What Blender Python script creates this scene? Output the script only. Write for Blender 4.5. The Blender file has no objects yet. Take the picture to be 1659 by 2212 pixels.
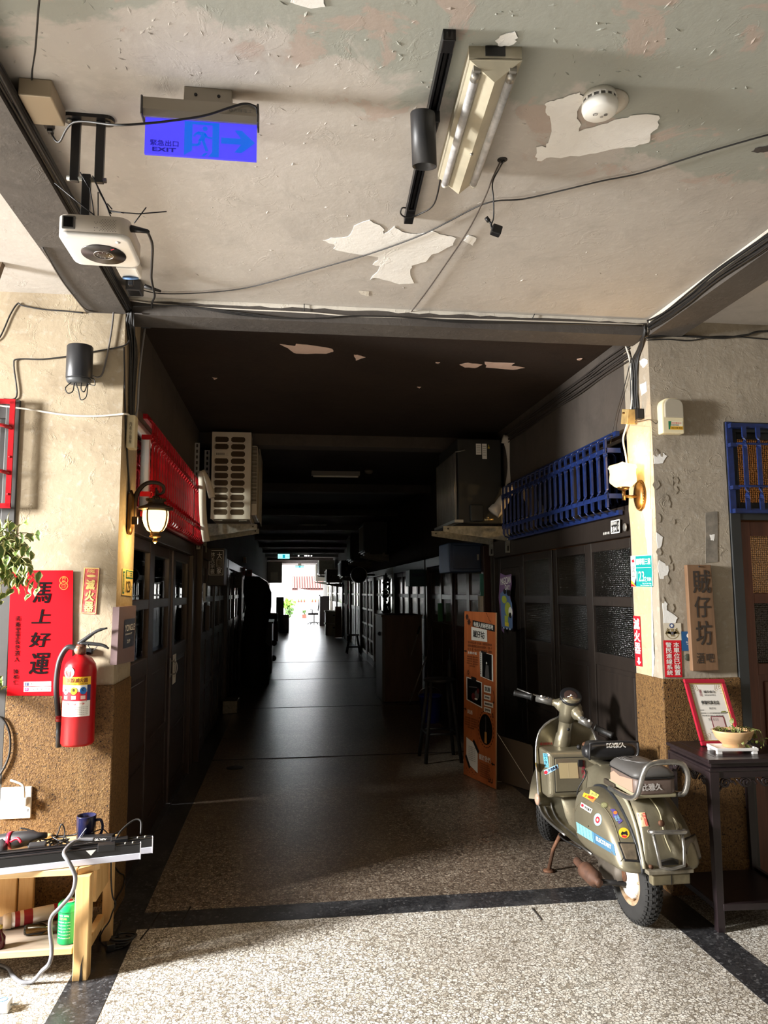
import bpy, math, random
from mathutils import Vector, Matrix
V = Vector
random.seed(7)
SC = bpy.context.scene
COL = SC.collection
PI = math.pi

# ---------------------------------------------------------------- camera
F, CX, CY, H = 1600.0, 829.5, 1106.0, 1.55
_d = V((620 - CX, -(1279 - CY), F)).normalized()
_u = V((-89, 14181, F)).normalized()
_u = (_u - _d * _u.dot(_d)).normalized()
_x = _u.cross(_d)
if _x.x < 0: _x = -_x
ROT = Matrix((_x, _d, _u))                      # (right, up, forward) -> world
CAM = V((0, 0, H))
cam = bpy.data.cameras.new('camera'); camo = bpy.data.objects.new('camera', cam); COL.objects.link(camo)
r_ = ROT @ V((1, 0, 0)); u_ = ROT @ V((0, 1, 0)); b_ = -(ROT @ V((0, 0, 1)))
camo.matrix_world = Matrix(((r_.x, u_.x, b_.x, 0), (r_.y, u_.y, b_.y, 0), (r_.z, u_.z, b_.z, H), (0, 0, 0, 1)))
cam.sensor_fit = 'HORIZONTAL'; cam.sensor_width = 36.0; cam.lens = 36.0 * F / 1659.0
cam.clip_start = 0.02; cam.clip_end = 300
SC.camera = camo

# ---------------------------------------------------------------- sky, daylight, exposure
W = bpy.data.worlds.new('sky'); SC.world = W; W.use_nodes = True
_bg = W.node_tree.nodes['Background']; _bg.inputs[0].default_value = (0.93, 0.97, 1.0, 1); _bg.inputs[1].default_value = 3.2
def area(name, loc, target, sx, sy, power, col, spread=180):
    l = bpy.data.lights.new(name, 'AREA'); l.shape = 'RECTANGLE'; l.size = sx; l.size_y = sy; l.energy = power; l.color = col; l.spread = math.radians(spread)
    o = bpy.data.objects.new(name, l); COL.objects.link(o); o.location = loc
    o.rotation_euler = (V(target) - V(loc)).to_track_quat('-Z', 'Y').to_euler(); return o
# daylight falling through the high street window on the left
area('daylight_street_window', (-4.45, 2.2, 2.2), (-1.0, 3.2, .0), 0.6, .95, 108, (1, 0.985, 0.96), 128)
SC.view_settings.view_transform = 'Standard'; SC.view_settings.look = 'None'; SC.view_settings.gamma = 1
SC.view_settings.use_curve_mapping = False
SC.view_settings.exposure = 2.52

# ---------------------------------------------------------------- pixel -> plane (planes stand at their measured places)
def ray(u, v): return ROT @ V((u - CX, -(v - CY), F)).normalized()
def FZ(u, v, z=0.0): d = ray(u, v); return CAM + d * ((z - H) / d.z)
def FY(u, v, y): d = ray(u, v); return CAM + d * (y / d.y)
def FX(u, v, x): d = ray(u, v); return CAM + d * (x / d.x)

# ---------------------------------------------------------------- mesh builder
class MB:
    def __init__(s): s.v = []; s.f = []; s.m = []; s.s = []
    def add(s, vs, fs, m=0, sm=False):
        b = len(s.v); s.v += [V(p) for p in vs]
        for f in fs: s.f.append([i + b for i in f]); s.m.append(m); s.s.append(sm)
        return s
    def box(s, c, d, rot=None, m=0):
        x, y, z = d[0] / 2, d[1] / 2, d[2] / 2; c = V(c)
        P = [V((i * x, j * y, k * z)) for k in (-1, 1) for j in (-1, 1) for i in (-1, 1)]
        if rot is not None: P = [rot @ p for p in P]
        return s.add([c + p for p in P], [(0, 2, 3, 1), (4, 5, 7, 6), (0, 1, 5, 4), (2, 6, 7, 3), (0, 4, 6, 2), (1, 3, 7, 5)], m)
    def bb(s, x0, x1, y0, y1, z0, z1, m=0):
        return s.box(((x0 + x1) / 2, (y0 + y1) / 2, (z0 + z1) / 2), (abs(x1 - x0), abs(y1 - y0), abs(z1 - z0)), None, m)
    def tube(s, pts, r, seg=7, closed=False, n=0, m=0, caps=True):
        pts = [V(p) for p in pts]
        if n: pts = spline(pts, n, closed)
        N = len(pts); rr = r if isinstance(r, (list, tuple)) else [r] * N
        if len(rr) != N: rr = [rr[min(len(rr) - 1, int(i * len(rr) / N))] for i in range(N)]
        prev = None; vs = []
        for i, p in enumerate(pts):
            a = pts[(i - 1) % N] if (i > 0 or closed) else p; b = pts[(i + 1) % N] if (i < N - 1 or closed) else p
            t = (b - a)
            t = t.normalized() if t.length > 1e-9 else V((0, 0, 1))
            if prev is None:
                q = V((0, 0, 1)) if abs(t.z) < .9 else V((1, 0, 0)); nx = t.cross(q).normalized()
            else:
                nx = prev - t * prev.dot(t); nx = nx.normalized() if nx.length > 1e-6 else t.orthogonal().normalized()
            prev = nx; ny = t.cross(nx)
            vs += [p + (nx * math.cos(2 * PI * k / seg) + ny * math.sin(2 * PI * k / seg)) * rr[i] for k in range(seg)]
        fs = []
        for i in range(N if closed else N - 1):
            j = (i + 1) % N
            for k in range(seg): l = (k + 1) % seg; fs.append((i * seg + k, i * seg + l, j * seg + l, j * seg + k))
        if caps and not closed: fs.append(tuple(range(seg))[::-1]); fs.append(tuple((N - 1) * seg + k for k in range(seg)))
        return s.add(vs, fs, m, True)
    def cyl(s, a, b, r, seg=16, m=0, r2=None):
        return s.tube([a, b], [r, r if r2 is None else r2], seg, m=m)
    def lathe(s, prof, o=(0, 0, 0), ax=(0, 0, 1), seg=20, m=0, cap=True, sx=1, sy=1):
        ax = V(ax).normalized(); q = V((0, 0, 1)) if abs(ax.z) < .9 else V((0, 1, 0)); nx = q.cross(ax).normalized() if abs(ax.z) < .9 else V((1, 0, 0)); ny = ax.cross(nx); o = V(o)
        vs = []
        for r, z in prof: vs += [o + ax * z + nx * (math.cos(2 * PI * k / seg) * r * sx) + ny * (math.sin(2 * PI * k / seg) * r * sy) for k in range(seg)]
        fs = []
        for i in range(len(prof) - 1):
            for k in range(seg): l = (k + 1) % seg; fs.append((i * seg + k, i * seg + l, (i + 1) * seg + l, (i + 1) * seg + k))
        if cap: fs.append(tuple(range(seg))[::-1]); fs.append(tuple((len(prof) - 1) * seg + k for k in range(seg)))
        return s.add(vs, fs, m, True)
    def prism(s, poly, ext, m=0, sm=False):
        """poly: 3-D points of the front outline; ext: vector to the back"""
        n = len(poly); ext = V(ext); P = [V(p) for p in poly]
        return s.add(P + [p + ext for p in P], [tuple(range(n)), tuple(range(2 * n - 1, n - 1, -1))] + [(i, i + n, (i + 1) % n + n, (i + 1) % n) for i in range(n)], m, sm)
    def grid(s, rows, m=0, sm=True, closed=False, caps=False):
        n = len(rows[0]); vs = [p for r in rows for p in r]; fs = []
        for i in range(len(rows) - 1):
            for k in range(n if closed else n - 1):
                l = (k + 1) % n; fs.append((i * n + k, i * n + l, (i + 1) * n + l, (i + 1) * n + k))
        if caps: fs.append(tuple(range(n))[::-1]); fs.append(tuple((len(rows) - 1) * n + k for k in range(n)))
        return s.add(vs, fs, m, sm)
    def sphere(s, c, r, seg=14, m=0):
        r3 = (r, r, r) if not isinstance(r, (tuple, list)) else r; c = V(c); rows = []
        for i in range(seg // 2 + 1):
            a = PI * i / (seg // 2); sa = max(math.sin(a), .001)
            rows.append([c + V((sa * math.cos(2 * PI * k / seg) * r3[0], sa * math.sin(2 * PI * k / seg) * r3[1], math.cos(a) * r3[2])) for k in range(seg)])
        return s.grid(rows, m, True, True, True)
def spline(p, n, closed=False):
    out = []; N = len(p)
    for i in range(N if closed else N - 1):
        g = (lambda k: p[k % N]) if closed else (lambda k: p[max(0, min(N - 1, k))])
        a, b, c, d = g(i - 1), g(i), g(i + 1), g(i + 2)
        for k in range(n):
            t = k / n; out.append(.5 * ((2 * b) + (c - a) * t + (2 * a - 5 * b + 4 * c - d) * t * t + (3 * b - a - 3 * c + d) * t ** 3))
    if not closed: out.append(V(p[-1]))
    return out

def thing(name, label, cat, loc=(0, 0, 0), group=None, rz=0.0):
    o = bpy.data.objects.new(name, None); COL.objects.link(o); o.location = loc; o.rotation_euler = (0, 0, rz)
    o.empty_display_size = .05; return tag(o, label, cat, group)
def tag(o, label, cat, group=None):
    o['label'] = label; o['category'] = cat
    if group: o['group'] = group
    return o
def obj(name, mb, mats, parent=None, bevel=0, local=False, label=None, origin=None, sub=0, bseg=2, kind=None, flat=False):
    """one mesh object; vertices are world coordinates unless local"""
    me = bpy.data.meshes.new(name)
    off = V((0, 0, 0))
    if not local:
        p = parent
        while p: off += p.location; p = p.parent
    org = V(origin) if origin is not None else None
    if org is None:
        n = max(1, len(mb.v)); c = sum(mb.v, V((0, 0, 0))) / n; org = c - off if parent else c
        if local: org = c
    sh = org + (off if not local else V((0, 0, 0))) if parent else org
    me.from_pydata([v - sh for v in mb.v], [], mb.f); 
    mats = mats if isinstance(mats, (list, tuple)) else [mats]
    for m in mats: me.materials.append(m)
    me.polygons.foreach_set('material_index', mb.m); me.polygons.foreach_set('use_smooth', [x and not flat for x in mb.s])
    me.update()
    o = bpy.data.objects.new(name, me); COL.objects.link(o); o.location = org
    if parent: o.parent = parent
    if bevel:
        b = o.modifiers.new('bevel', 'BEVEL'); b.width = bevel; b.segments = bseg; b.limit_method = 'ANGLE'; b.angle_limit = .6
    if sub:
        b = o.modifiers.new('sub', 'SUBSURF'); b.levels = sub; b.render_levels = sub
    if label: o['label'] = label
    if kind: o['kind'] = kind
    return o
def fixn(o):
    import bmesh
    b = bmesh.new(); b.from_mesh(o.data); bmesh.ops.recalc_face_normals(b, faces=b.faces); b.to_mesh(o.data); b.free(); return o
def struct(name, mb, mats, parent=None, bevel=0, **k):
    o = obj(name, mb, mats, parent, bevel, **k)
    if parent is None: o['kind'] = 'structure'
    return o
def one(name, mb, mats, label, cat, group=None, bevel=0, **k):
    return tag(obj(name, mb, mats, None, bevel, **k), label, cat, group)
def dup(root, loc, label=None, rz=None, name=None):
    r = root.copy(); COL.objects.link(r); r.location = loc
    if rz is not None: r.rotation_euler = (0, 0, rz)
    if label: r['label'] = label
    if name: r.name = name
    for ch in list(root.children):
        c = ch.copy(); COL.objects.link(c); c.parent = r
        for g in list(ch.children):
            d = g.copy(); COL.objects.link(d); d.parent = c
    return r

# ---------------------------------------------------------------- materials
def lin(c):
    return tuple((x / 255 / 12.92 if x / 255 <= .04045 else ((x / 255 + .055) / 1.055) ** 2.4) for x in c) + (1,)
class NT:
    def __init__(s, name):
        s.mat = bpy.data.materials.new(name); s.mat.use_nodes = True; s.t = s.mat.node_tree; s.b = s.t.nodes['Principled BSDF']; s.tc = None
    def n(s, ty, **k):
        x = s.t.nodes.new(ty)
        for a, v in k.items():
            if hasattr(x, a): setattr(x, a, v)
        return x
    def l(s, a, b): s.t.links.new(a, b)
    def co(s):
        if not s.tc:
            g = s.n('ShaderNodeNewGeometry'); s.tc = g.outputs['Position']
        return s.tc
    def oco(s):
        if not s.tc: s.tc = s.n('ShaderNodeTexCoord').outputs['Object']
        return s.tc
    def noise(s, scale, detail=4, rough=.55, co=None, dist=0):
        x = s.n('ShaderNodeTexNoise'); x.inputs['Scale'].default_value = scale; x.inputs['Detail'].default_value = detail; x.inputs['Roughness'].default_value = rough; x.inputs['Distortion'].default_value = dist
        s.l(co or s.oco(), x.inputs['Vector']); return x.outputs[0]
    def voro(s, scale, feature='F1', co=None, rnd=1):
        x = s.n('ShaderNodeTexVoronoi', feature=feature); x.inputs['Scale'].default_value = scale; x.inputs['Randomness'].default_value = rnd
        s.l(co or s.oco(), x.inputs['Vector']); return x
    def ramp(s, f, stops):
        x = s.n('ShaderNodeValToRGB'); e = x.color_ramp.elements
        while len(e) < len(stops): e.new(.5)
        for i, (p, c) in enumerate(stops): e[i].position = p; e[i].color = c if len(c) == 4 else lin(c)
        s.l(f, x.inputs[0]); return x.outputs[0]
    def mix(s, f, a, b, mode='MIX'):
        x = s.n('ShaderNodeMix', data_type='RGBA', blend_type=mode)
        for i, q in ((0, f), (6, a), (7, b)):
            if isinstance(q, (int, float)): x.inputs[i].default_value = q
            elif isinstance(q, tuple): x.inputs[i].default_value = q if len(q) == 4 else lin(q)
            else: s.l(q, x.inputs[i])
        return x.outputs[2]
    def math(s, op, a, b=0.0, clamp=False):
        x = s.n('ShaderNodeMath', operation=op, use_clamp=clamp)
        for i, q in ((0, a), (1, b)):
            if isinstance(q, (int, float)): x.inputs[i].default_value = q
            else: s.l(q, x.inputs[i])
        return x.outputs[0]
    def step(s, f, lo, hi): 
        x = s.n('ShaderNodeMapRange'); x.inputs[1].default_value = lo; x.inputs[2].default_value = hi; s.l(f, x.inputs[0]); return x.outputs[0]
    def scaled(s, v, co=None):
        x = s.n('ShaderNodeMapping'); x.inputs['Scale'].default_value = v; s.l(co or s.oco(), x.inputs['Vector']); return x.outputs[0]
    def bump(s, f, strength=.3, dist=.01):
        x = s.n('ShaderNodeBump'); x.inputs['Strength'].default_value = strength; x.inputs['Distance'].default_value = dist; s.l(f, x.inputs['Height']); s.l(x.outputs[0], s.b.inputs['Normal'])
    def col(s, c): 
        if isinstance(c, tuple): s.b.inputs['Base Color'].default_value = c if len(c) == 4 else lin(c)
        else: s.l(c, s.b.inputs['Base Color'])
    def set(s, **k):
        for a, v in k.items():
            i = s.b.inputs[{'rough': 'Roughness', 'metal': 'Metallic', 'spec': 'Specular IOR Level', 'coat': 'Coat Weight', 'alpha': 'Alpha'}[a]]
            if isinstance(v, (int, float)): i.default_value = v
            else: s.l(v, i)
        return s
MC = {}
def M(name, c, rough=.55, metal=0, var=.0, scale=6, bump=0, bscale=40, spec=.5, c2=None):
    """plain or gently mottled paint, plastic, metal"""
    if name in MC: return MC[name]
    t = NT(name); t.set(rough=rough, metal=metal, spec=spec)
    if var or c2:
        d = c2 or tuple(max(0, x * (1 - var)) for x in c)
        t.col(t.mix(t.step(t.noise(scale, 5), .3, .7), c, d))
    else: t.col(c)
    if bump: t.bump(t.noise(bscale, 3), bump, .004)
    MC[name] = t.mat; return t.mat
def emit(name, c, strength):
    if name in MC: return MC[name]
    t = NT(name); t.col((20, 20, 20)); t.b.inputs['Emission Color'].default_value = lin(c); t.b.inputs['Emission Strength'].default_value = strength; MC[name] = t.mat; return t.mat
def wood(name, c, d, sc=(1, 1, 1), rough=.5, gs=6, bump=.15):
    if name in MC: return MC[name]
    t = NT(name); n = t.noise(gs, 6, .6, t.scaled(sc), .6); t.col(t.mix(t.step(n, .3, .7), c, d)); t.set(rough=rough); t.bump(n, bump, .003); MC[name] = t.mat; return t.mat
def glass(name, tint=(235, 240, 240), rough=.0, refl=.5, bumpsc=0):
    if name in MC: return MC[name]
    t = NT(name); t.t.nodes.remove(t.b); out = t.t.nodes['Material Output']
    tr = t.n('ShaderNodeBsdfTransparent'); tr.inputs[0].default_value = lin(tint); gl = t.n('ShaderNodeBsdfGlossy'); gl.inputs['Roughness'].default_value = rough
    fr = t.n('ShaderNodeFresnel'); fr.inputs[0].default_value = 1.5; mx = t.n('ShaderNodeMixShader')
    t.l(fr.outputs[0], mx.inputs[0]); t.l(tr.outputs[0], mx.inputs[1]); t.l(gl.outputs[0], mx.inputs[2]); t.l(mx.outputs[0], out.inputs[0]); MC[name] = t.mat; return t.mat
# ---------------------------------------------------------------- setting materials
def terrazzo(name, dark=False, brown=False):
    t = NT(name); c = t.oco()
    wob = t.n('ShaderNodeVectorMath', operation='ADD'); nz = t.n('ShaderNodeTexNoise'); nz.inputs['Scale'].default_value = 60; t.l(c, nz.inputs['Vector'])
    sc = t.n('ShaderNodeVectorMath', operation='SCALE'); sc.inputs['Scale'].default_value = .02; t.l(nz.outputs['Color'], sc.inputs[0]); t.l(c, wob.inputs[0]); t.l(sc.outputs[0], wob.inputs[1])
    v = t.voro(72, 'DISTANCE_TO_EDGE', wob.outputs[0]); v2 = t.voro(72, 'F1', wob.outputs[0])
    chip = t.step(v.outputs['Distance'], .03, .15)
    rnd = t.n('ShaderNodeSeparateColor'); t.l(v2.outputs['Color'], rnd.inputs[0])
    if not dark and not brown:
        cc = t.ramp(rnd.outputs[0], [(0, (150, 141, 126)), (.2, (214, 208, 196)), (.7, (232, 228, 219)), (1, (242, 240, 234))])
        base = t.mix(chip, (104, 96, 84), cc)
        stain = t.step(t.noise(1.3, 5, .6), .42, .72); base = t.mix(t.math('MULTIPLY', stain, .35), base, (112, 100, 86))
        spot = t.step(t.noise(9, 3), .70, .74); base = t.mix(t.math('MULTIPLY', spot, .6), base, (46, 40, 36))
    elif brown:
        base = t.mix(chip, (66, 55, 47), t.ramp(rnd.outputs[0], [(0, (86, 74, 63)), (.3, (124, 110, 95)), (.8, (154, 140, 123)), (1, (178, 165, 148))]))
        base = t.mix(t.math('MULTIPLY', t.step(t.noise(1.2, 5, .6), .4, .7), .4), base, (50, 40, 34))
    else:
        base = t.mix(chip, (34, 34, 36), t.ramp(rnd.outputs[0], [(0, (40, 40, 42)), (.8, (58, 58, 60)), (1, (96, 96, 98))]))
        base = t.mix(t.math('MULTIPLY', t.step(t.noise(5, 6, .7), .5, .75), .5), base, (96, 96, 98))
    t.col(base)
    w = t.noise(2.2, 3, .5, t.scaled((.6, 2.2, 1)))
    t.set(rough=t.n('ShaderNodeMapRange').outputs[0] if False else .30, spec=.9)
    t.bump(w, .16, .012)
    return t.mat
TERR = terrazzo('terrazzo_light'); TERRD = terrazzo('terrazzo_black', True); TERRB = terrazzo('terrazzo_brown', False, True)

def plaster(name, base, dirt, stain, peel=(214, 211, 204), green=None, peelamt=.0, bs=.35, streak=0):
    t = NT(name); c = t.co()
    n1 = t.noise(1.1, 6, .6, c, .4); n2 = t.noise(5, 6, .65, c, .6); n3 = t.noise(28, 4, .6, c)
    x = t.mix(t.step(n1, .38, .68), base, dirt)
    x = t.mix(t.math('MULTIPLY', t.step(n2, .5, .72), .55), x, stain)
    x = t.mix(t.math('MULTIPLY', t.step(n3, .55, .7), .18), x, peel)
    if green:
        sep = t.n('ShaderNodeSeparateXYZ'); t.l(c, sep.inputs[0])
        e = t.math('ADD', t.math('MULTIPLY', sep.outputs['Y'], -1.0), t.math('MULTIPLY', n1, 2.4))      # an older coat of paint shows towards the street end
        e = t.math('ADD', e, t.math('MULTIPLY', n2, .5))
        x = t.mix(t.math('MULTIPLY', t.step(e, -.62, -.54), .75), x, green)
        x = t.mix(t.math('MULTIPLY', t.math('MULTIPLY', t.step(e, -.72, -.64), t.step(n2, .56, .6)), .8), x, (176, 160, 150))
    if peelamt:
        x = t.mix(t.step(t.noise(2.2, 7, .6, c, .3), 1 - peelamt, 1 - peelamt + .02), x, peel)
    if streak:
        s2 = t.noise(3.0, 5, .6, t.scaled((3, 3, .25), c)); x = t.mix(t.math('MULTIPLY', t.step(s2, .52, .75), streak), x, stain)
    t.col(x); t.set(rough=.85, spec=.25)
    h = t.math('ADD', t.math('MULTIPLY', n2, .8), t.math('ADD', t.math('MULTIPLY', n3, .35), t.math('MULTIPLY', t.step(t.noise(7, 5, .7, c, 1.5), .58, .62), .5)))
    t.bump(h, bs, .02)
    return t.mat
P_CEIL = plaster('plaster_ceiling', (186, 180, 173), (177, 171, 164), (160, 154, 148), green=(150, 155, 146), bs=.13)
P_LEFT = plaster('plaster_cream', (164, 150, 127), (152, 138, 115), (126, 111, 90), bs=.26, streak=.3)
P_RIGHT = plaster('plaster_grey', (166, 155, 138), (152, 142, 127), (124, 116, 104), bs=.35, streak=.25)
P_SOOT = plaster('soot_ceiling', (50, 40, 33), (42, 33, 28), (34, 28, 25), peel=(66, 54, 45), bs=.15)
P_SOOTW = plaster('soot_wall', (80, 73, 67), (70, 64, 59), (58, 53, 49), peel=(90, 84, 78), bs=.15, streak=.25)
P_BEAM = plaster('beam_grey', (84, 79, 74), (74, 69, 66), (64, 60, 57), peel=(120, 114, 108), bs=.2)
P_LIME = plaster('limewash', (214, 208, 196), (200, 194, 182), (150, 144, 134), bs=.25)
P_WHITE = plaster('bare_plaster', (240, 239, 235), (232, 230, 226), (222, 219, 214), peel=(246, 246, 243), bs=.2)

def granito(name):                                                  # washed pebble-dash dado
    t = NT(name); c = t.co()
    v = t.voro(150, 'F1', c); n = t.noise(2.4, 6, .65, c); n2 = t.noise(60, 2, .5, c)
    sepc = t.n('ShaderNodeSeparateColor'); t.l(v.outputs['Color'], sepc.inputs[0])
    x = t.ramp(sepc.outputs[0], [(0, (82, 57, 32)), (.4, (106, 78, 44)), (.8, (124, 94, 56)), (1, (92, 66, 37))])
    x = t.mix(t.math('MULTIPLY', t.step(n, .45, .7), .5), x, (80, 57, 34))
    x = t.mix(t.step(t.noise(85, 3, .6, c), .61, .65), x, (30, 22, 16))
    st = t.noise(2.2, 5, .6, t.scaled((4, 4, .3), c)); x = t.mix(t.math('MULTIPLY', t.step(st, .6, .8), .5), x, (146, 119, 80))
    t.col(x); t.set(rough=.7, spec=.3); t.bump(t.math('ADD', n2, t.math('MULTIPLY', v.outputs['Distance'], .8)), .35, .006); return t.mat
GRAN = granito('washed_pebble')
DWOOD = wood('dark_door_wood', (58, 44, 38), (42, 31, 27), (6, 6, .6), .38, 5)
BWOOD = wood('black_brown_wood', (42, 35, 30), (32, 26, 23), (6, 6, .6), .42, 5)
GWOOD = wood('grey_painted_wood', (66, 64, 62), (54, 52, 50), (6, 6, .6), .45, 5)
RWOOD = wood('red_brown_wood', (112, 66, 48), (84, 47, 35), (7, 7, .5), .42, 5)
BLACK = M('black_plastic', (26, 26, 28), .4); CABLE = M('black_cable', (28, 27, 27), .5); GCABLE = M('grey_cable', (150, 150, 152), .4); WCABLE = M('white_cable', (214, 208, 196), .5)
GLASS = glass('clear_glass')

# ---------------------------------------------------------------- floor
YF, XL, XR, ZB, ZC = 3.75, -.82, 1.967, 2.95, 3.04
YE = 42.0
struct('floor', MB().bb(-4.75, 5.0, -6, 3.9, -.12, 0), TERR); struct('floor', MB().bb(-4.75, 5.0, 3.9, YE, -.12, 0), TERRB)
fl = SC.objects['floor']
for n, b in (('inlay_strip', (-.675, 1.8, 3.735, 3.915)), ('inlay_strip', (-.858, -.675, -6, YE)), ('inlay_strip', (1.8, 1.98, -6, YE)), ('inlay_strip', (-4.4, -.858, 3.735, 3.76)), ('inlay_strip', (1.98, 5, 3.735, 3.76))):
    obj(n, MB().bb(b[0], b[1], b[2], b[3], 0, .0015), TERRD, fl)
JNT = M('joint_dark', (34, 28, 26), .7)
for k, y in enumerate((7.22, 10.3, 13.55, 16.8)): obj('joint_strip', MB().bb(-.675, 1.8, y, y + .022, 0, .002), JNT, fl)
for a, b in (((340, 690), (462, 525)), ((575, 610), (640, 495))):       # two cracks near the pillar
    p, q = FZ(180 + a[0] / 2.765, 1780 + a[1] / 2.765, .001), FZ(180 + b[0] / 2.765, 1780 + b[1] / 2.765, .001)
    obj('floor_crack', MB().tube([p, (p + q) / 2 + V((.004, 0, 0)), q], .0035, 5), JNT, fl)
p, q = FZ(1150, 1962, .001), FZ(1170, 1987, .001); obj('floor_crack', MB().tube([p, q], .004, 5), JNT, fl)
# ---------------------------------------------------------------- ceilings and beams
c1 = struct('ceiling', MB().bb(-4.6, 5.0, -6, YF + .1, ZC, ZC + .15), P_CEIL)
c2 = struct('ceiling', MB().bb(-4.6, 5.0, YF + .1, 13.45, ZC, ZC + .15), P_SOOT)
P_FAR = plaster('far_ceiling', (150, 140, 138), (138, 129, 127), (118, 110, 108)); struct('ceiling', MB().bb(-4.6, 5.0, 13.45, YE, ZC, ZC + .15), P_FAR)
def patch(name, outline, z, mat, parent, px=True, n=3, jit=.012, th=.002):
    """bare plaster showing where the paint has flaked off: a thin ragged sheet"""
    P = [FZ(u, v, z) for u, v in outline] if px else [V((a, b, z)) for a, b in outline]
    out = []
    for i, p in enumerate(P):
        q = P[(i + 1) % len(P)]
        for k in range(n):
            t = k / n; w = p.lerp(q, t); j = jit if k else jit * .4
            out.append(w + V((random.uniform(-j, j), random.uniform(-j, j), 0)))
    return fixn(obj(name, MB().prism(out, (0, 0, th)), mat, parent))
zz = ZC - .0035
patch('bare_patch', [(1156, 340), (1160, 318), (1180, 318), (1186, 302), (1188, 252), (1178, 238), (1180, 222), (1196, 218), (1228, 207), (1254, 200), (1262, 212), (1246, 240), (1252, 262), (1252, 285), (1300, 270), (1345, 255), (1375, 248), (1424, 250), (1424, 270), (1404, 290), (1402, 308), (1372, 318), (1310, 326), (1252, 338), (1190, 340), (1168, 349)], zz, P_WHITE, c1, jit=.006)
patch('bare_patch', [(697, 520), (716, 514), (752, 512), (764, 488), (800, 476), (826, 492), (830, 506), (852, 488), (866, 500), (900, 506), (936, 500), (960, 508), (984, 514), (978, 530), (948, 546), (932, 550), (920, 566), (890, 574), (886, 586), (894, 612), (862, 614), (838, 606), (806, 600), (800, 606), (822, 576), (806, 572), (818, 556), (760, 548), (724, 540), (722, 528)], zz, P_WHITE, c1, jit=.006)
patch('bare_patch', [(1002, 520), (1012, 508), (1030, 514), (1022, 531)], zz, P_WHITE, c1, jit=.004)
patch('bare_patch', [(1070, 90), (1090, 76), (1112, 70), (1118, 82), (1108, 96), (1082, 100)], zz, P_WHITE, c1, jit=.006)
patch('bare_patch', [(628, 6), (650, -6), (700, -4), (704, 14), (660, 16)], zz, P_WHITE, c1, jit=.006)
patch('bare_patch', [(776, 628), (798, 630), (796, 640), (778, 636)], zz, P_LIME, c1, jit=.004)
patch('dark_patch', [(1622, 328), (1640, 318), (1662, 314), (1664, 326), (1642, 330)], zz, P_BEAM, c1, jit=.006)
PINK = plaster('bare_plaster_pink', (222, 196, 184), (214, 188, 176), (200, 172, 160))
z2 = ZC - .0035
for ol in ([(604, 744), (636, 748), (640, 743), (676, 747), (718, 754), (720, 760), (704, 764), (640, 764), (628, 757)], [(764, 766), (776, 768), (790, 772), (768, 779)], [(992, 788), (1012, 784), (1042, 788), (1026, 795), (1004, 794)], [(1046, 782), (1080, 784), (1112, 785), (1104, 790), (1134, 795), (1108, 799), (1050, 794)], [(940, 783), (950, 783), (946, 787)], [(1246, 776), (1258, 774), (1252, 779)], [(458, 816), (470, 817), (464, 821)], [(900, 836), (910, 836), (906, 839)]):
    patch('bare_patch', ol, z2, PINK, c2, jit=.006)
blisters = MB()
for k in range(240):
    u, v = random.uniform(0, 1659), random.choice([random.uniform(-20, 160), random.uniform(0, 660), random.uniform(60, 340)])
    p = FZ(u, v, ZC)
    if p.x < -.78 or p.x > 1.94 or p.y > 3.7 or p.y < 1.2: continue
    a = random.uniform(0, PI); l = random.uniform(.004, .016); w = random.uniform(.002, .006); ca, sa = math.cos(a), math.sin(a)
    blisters.add([p + V((ca * l, sa * l, 0)), p + V((-sa * w, ca * w, 0)), p + V((-ca * l, -sa * l, 0)), p + V((sa * w, -ca * w, 0)), p + V((0, 0, -random.uniform(.001, .004)))], [(0, 4, 1), (1, 4, 2), (2, 4, 3), (3, 4, 0)])
obj('paint_blisters', blisters, P_CEIL, c1, kind='stuff')
struct('trim_1', MB().bb(XL, XR, YF, YF + .18, ZB, ZC), P_BEAM)
bl = struct('trim_2', MB().bb(-1.012, -.816, -6, YF, ZB, ZC), P_BEAM)
br = struct('trim_3', MB().bb(1.972, 2.16, -6, YF, ZB, ZC), P_BEAM)
def ragged(y0, y1, x, ztop, zlo, n, jit):
    pts = [V((x, y0, ztop)), V((x, y1, ztop))]
    for k in range(n + 1): y = y1 + (y0 - y1) * k / n; pts.append(V((x, y, zlo + random.uniform(-jit, jit))))
    return pts
fixn(obj('limewash_band', MB().prism(ragged(-1, YF - .02, 1.972, ZC - .001, 3.004, 60, .006), (-.003, 0, 0)), P_LIME, br))
fixn(obj('limewash_band', MB().prism(ragged(-1, YF - .02, -.816, ZC - .001, 2.985, 60, .006), (.003, 0, 0)), P_LIME, bl))
pts = [V((XL, YF, ZC - .001)), V((XR, YF, ZC - .001))] + [V((XR + (XL - XR) * k / 50, YF, 3.022 + random.uniform(-.006, .005))) for k in range(51)]
fixn(obj('limewash_band', MB().prism(pts, (0, -.003, 0)), P_LIME, SC.objects['trim_1']))
for k in range(1, 11):
    y = 3.75 + 3.22 * k
    struct('trim_%d' % (3 + k), MB().bb(XL - .1, XR + .1, y, y + .2, ZB - .02, ZC), P_SOOTW if k < 4 else P_FAR)
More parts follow.
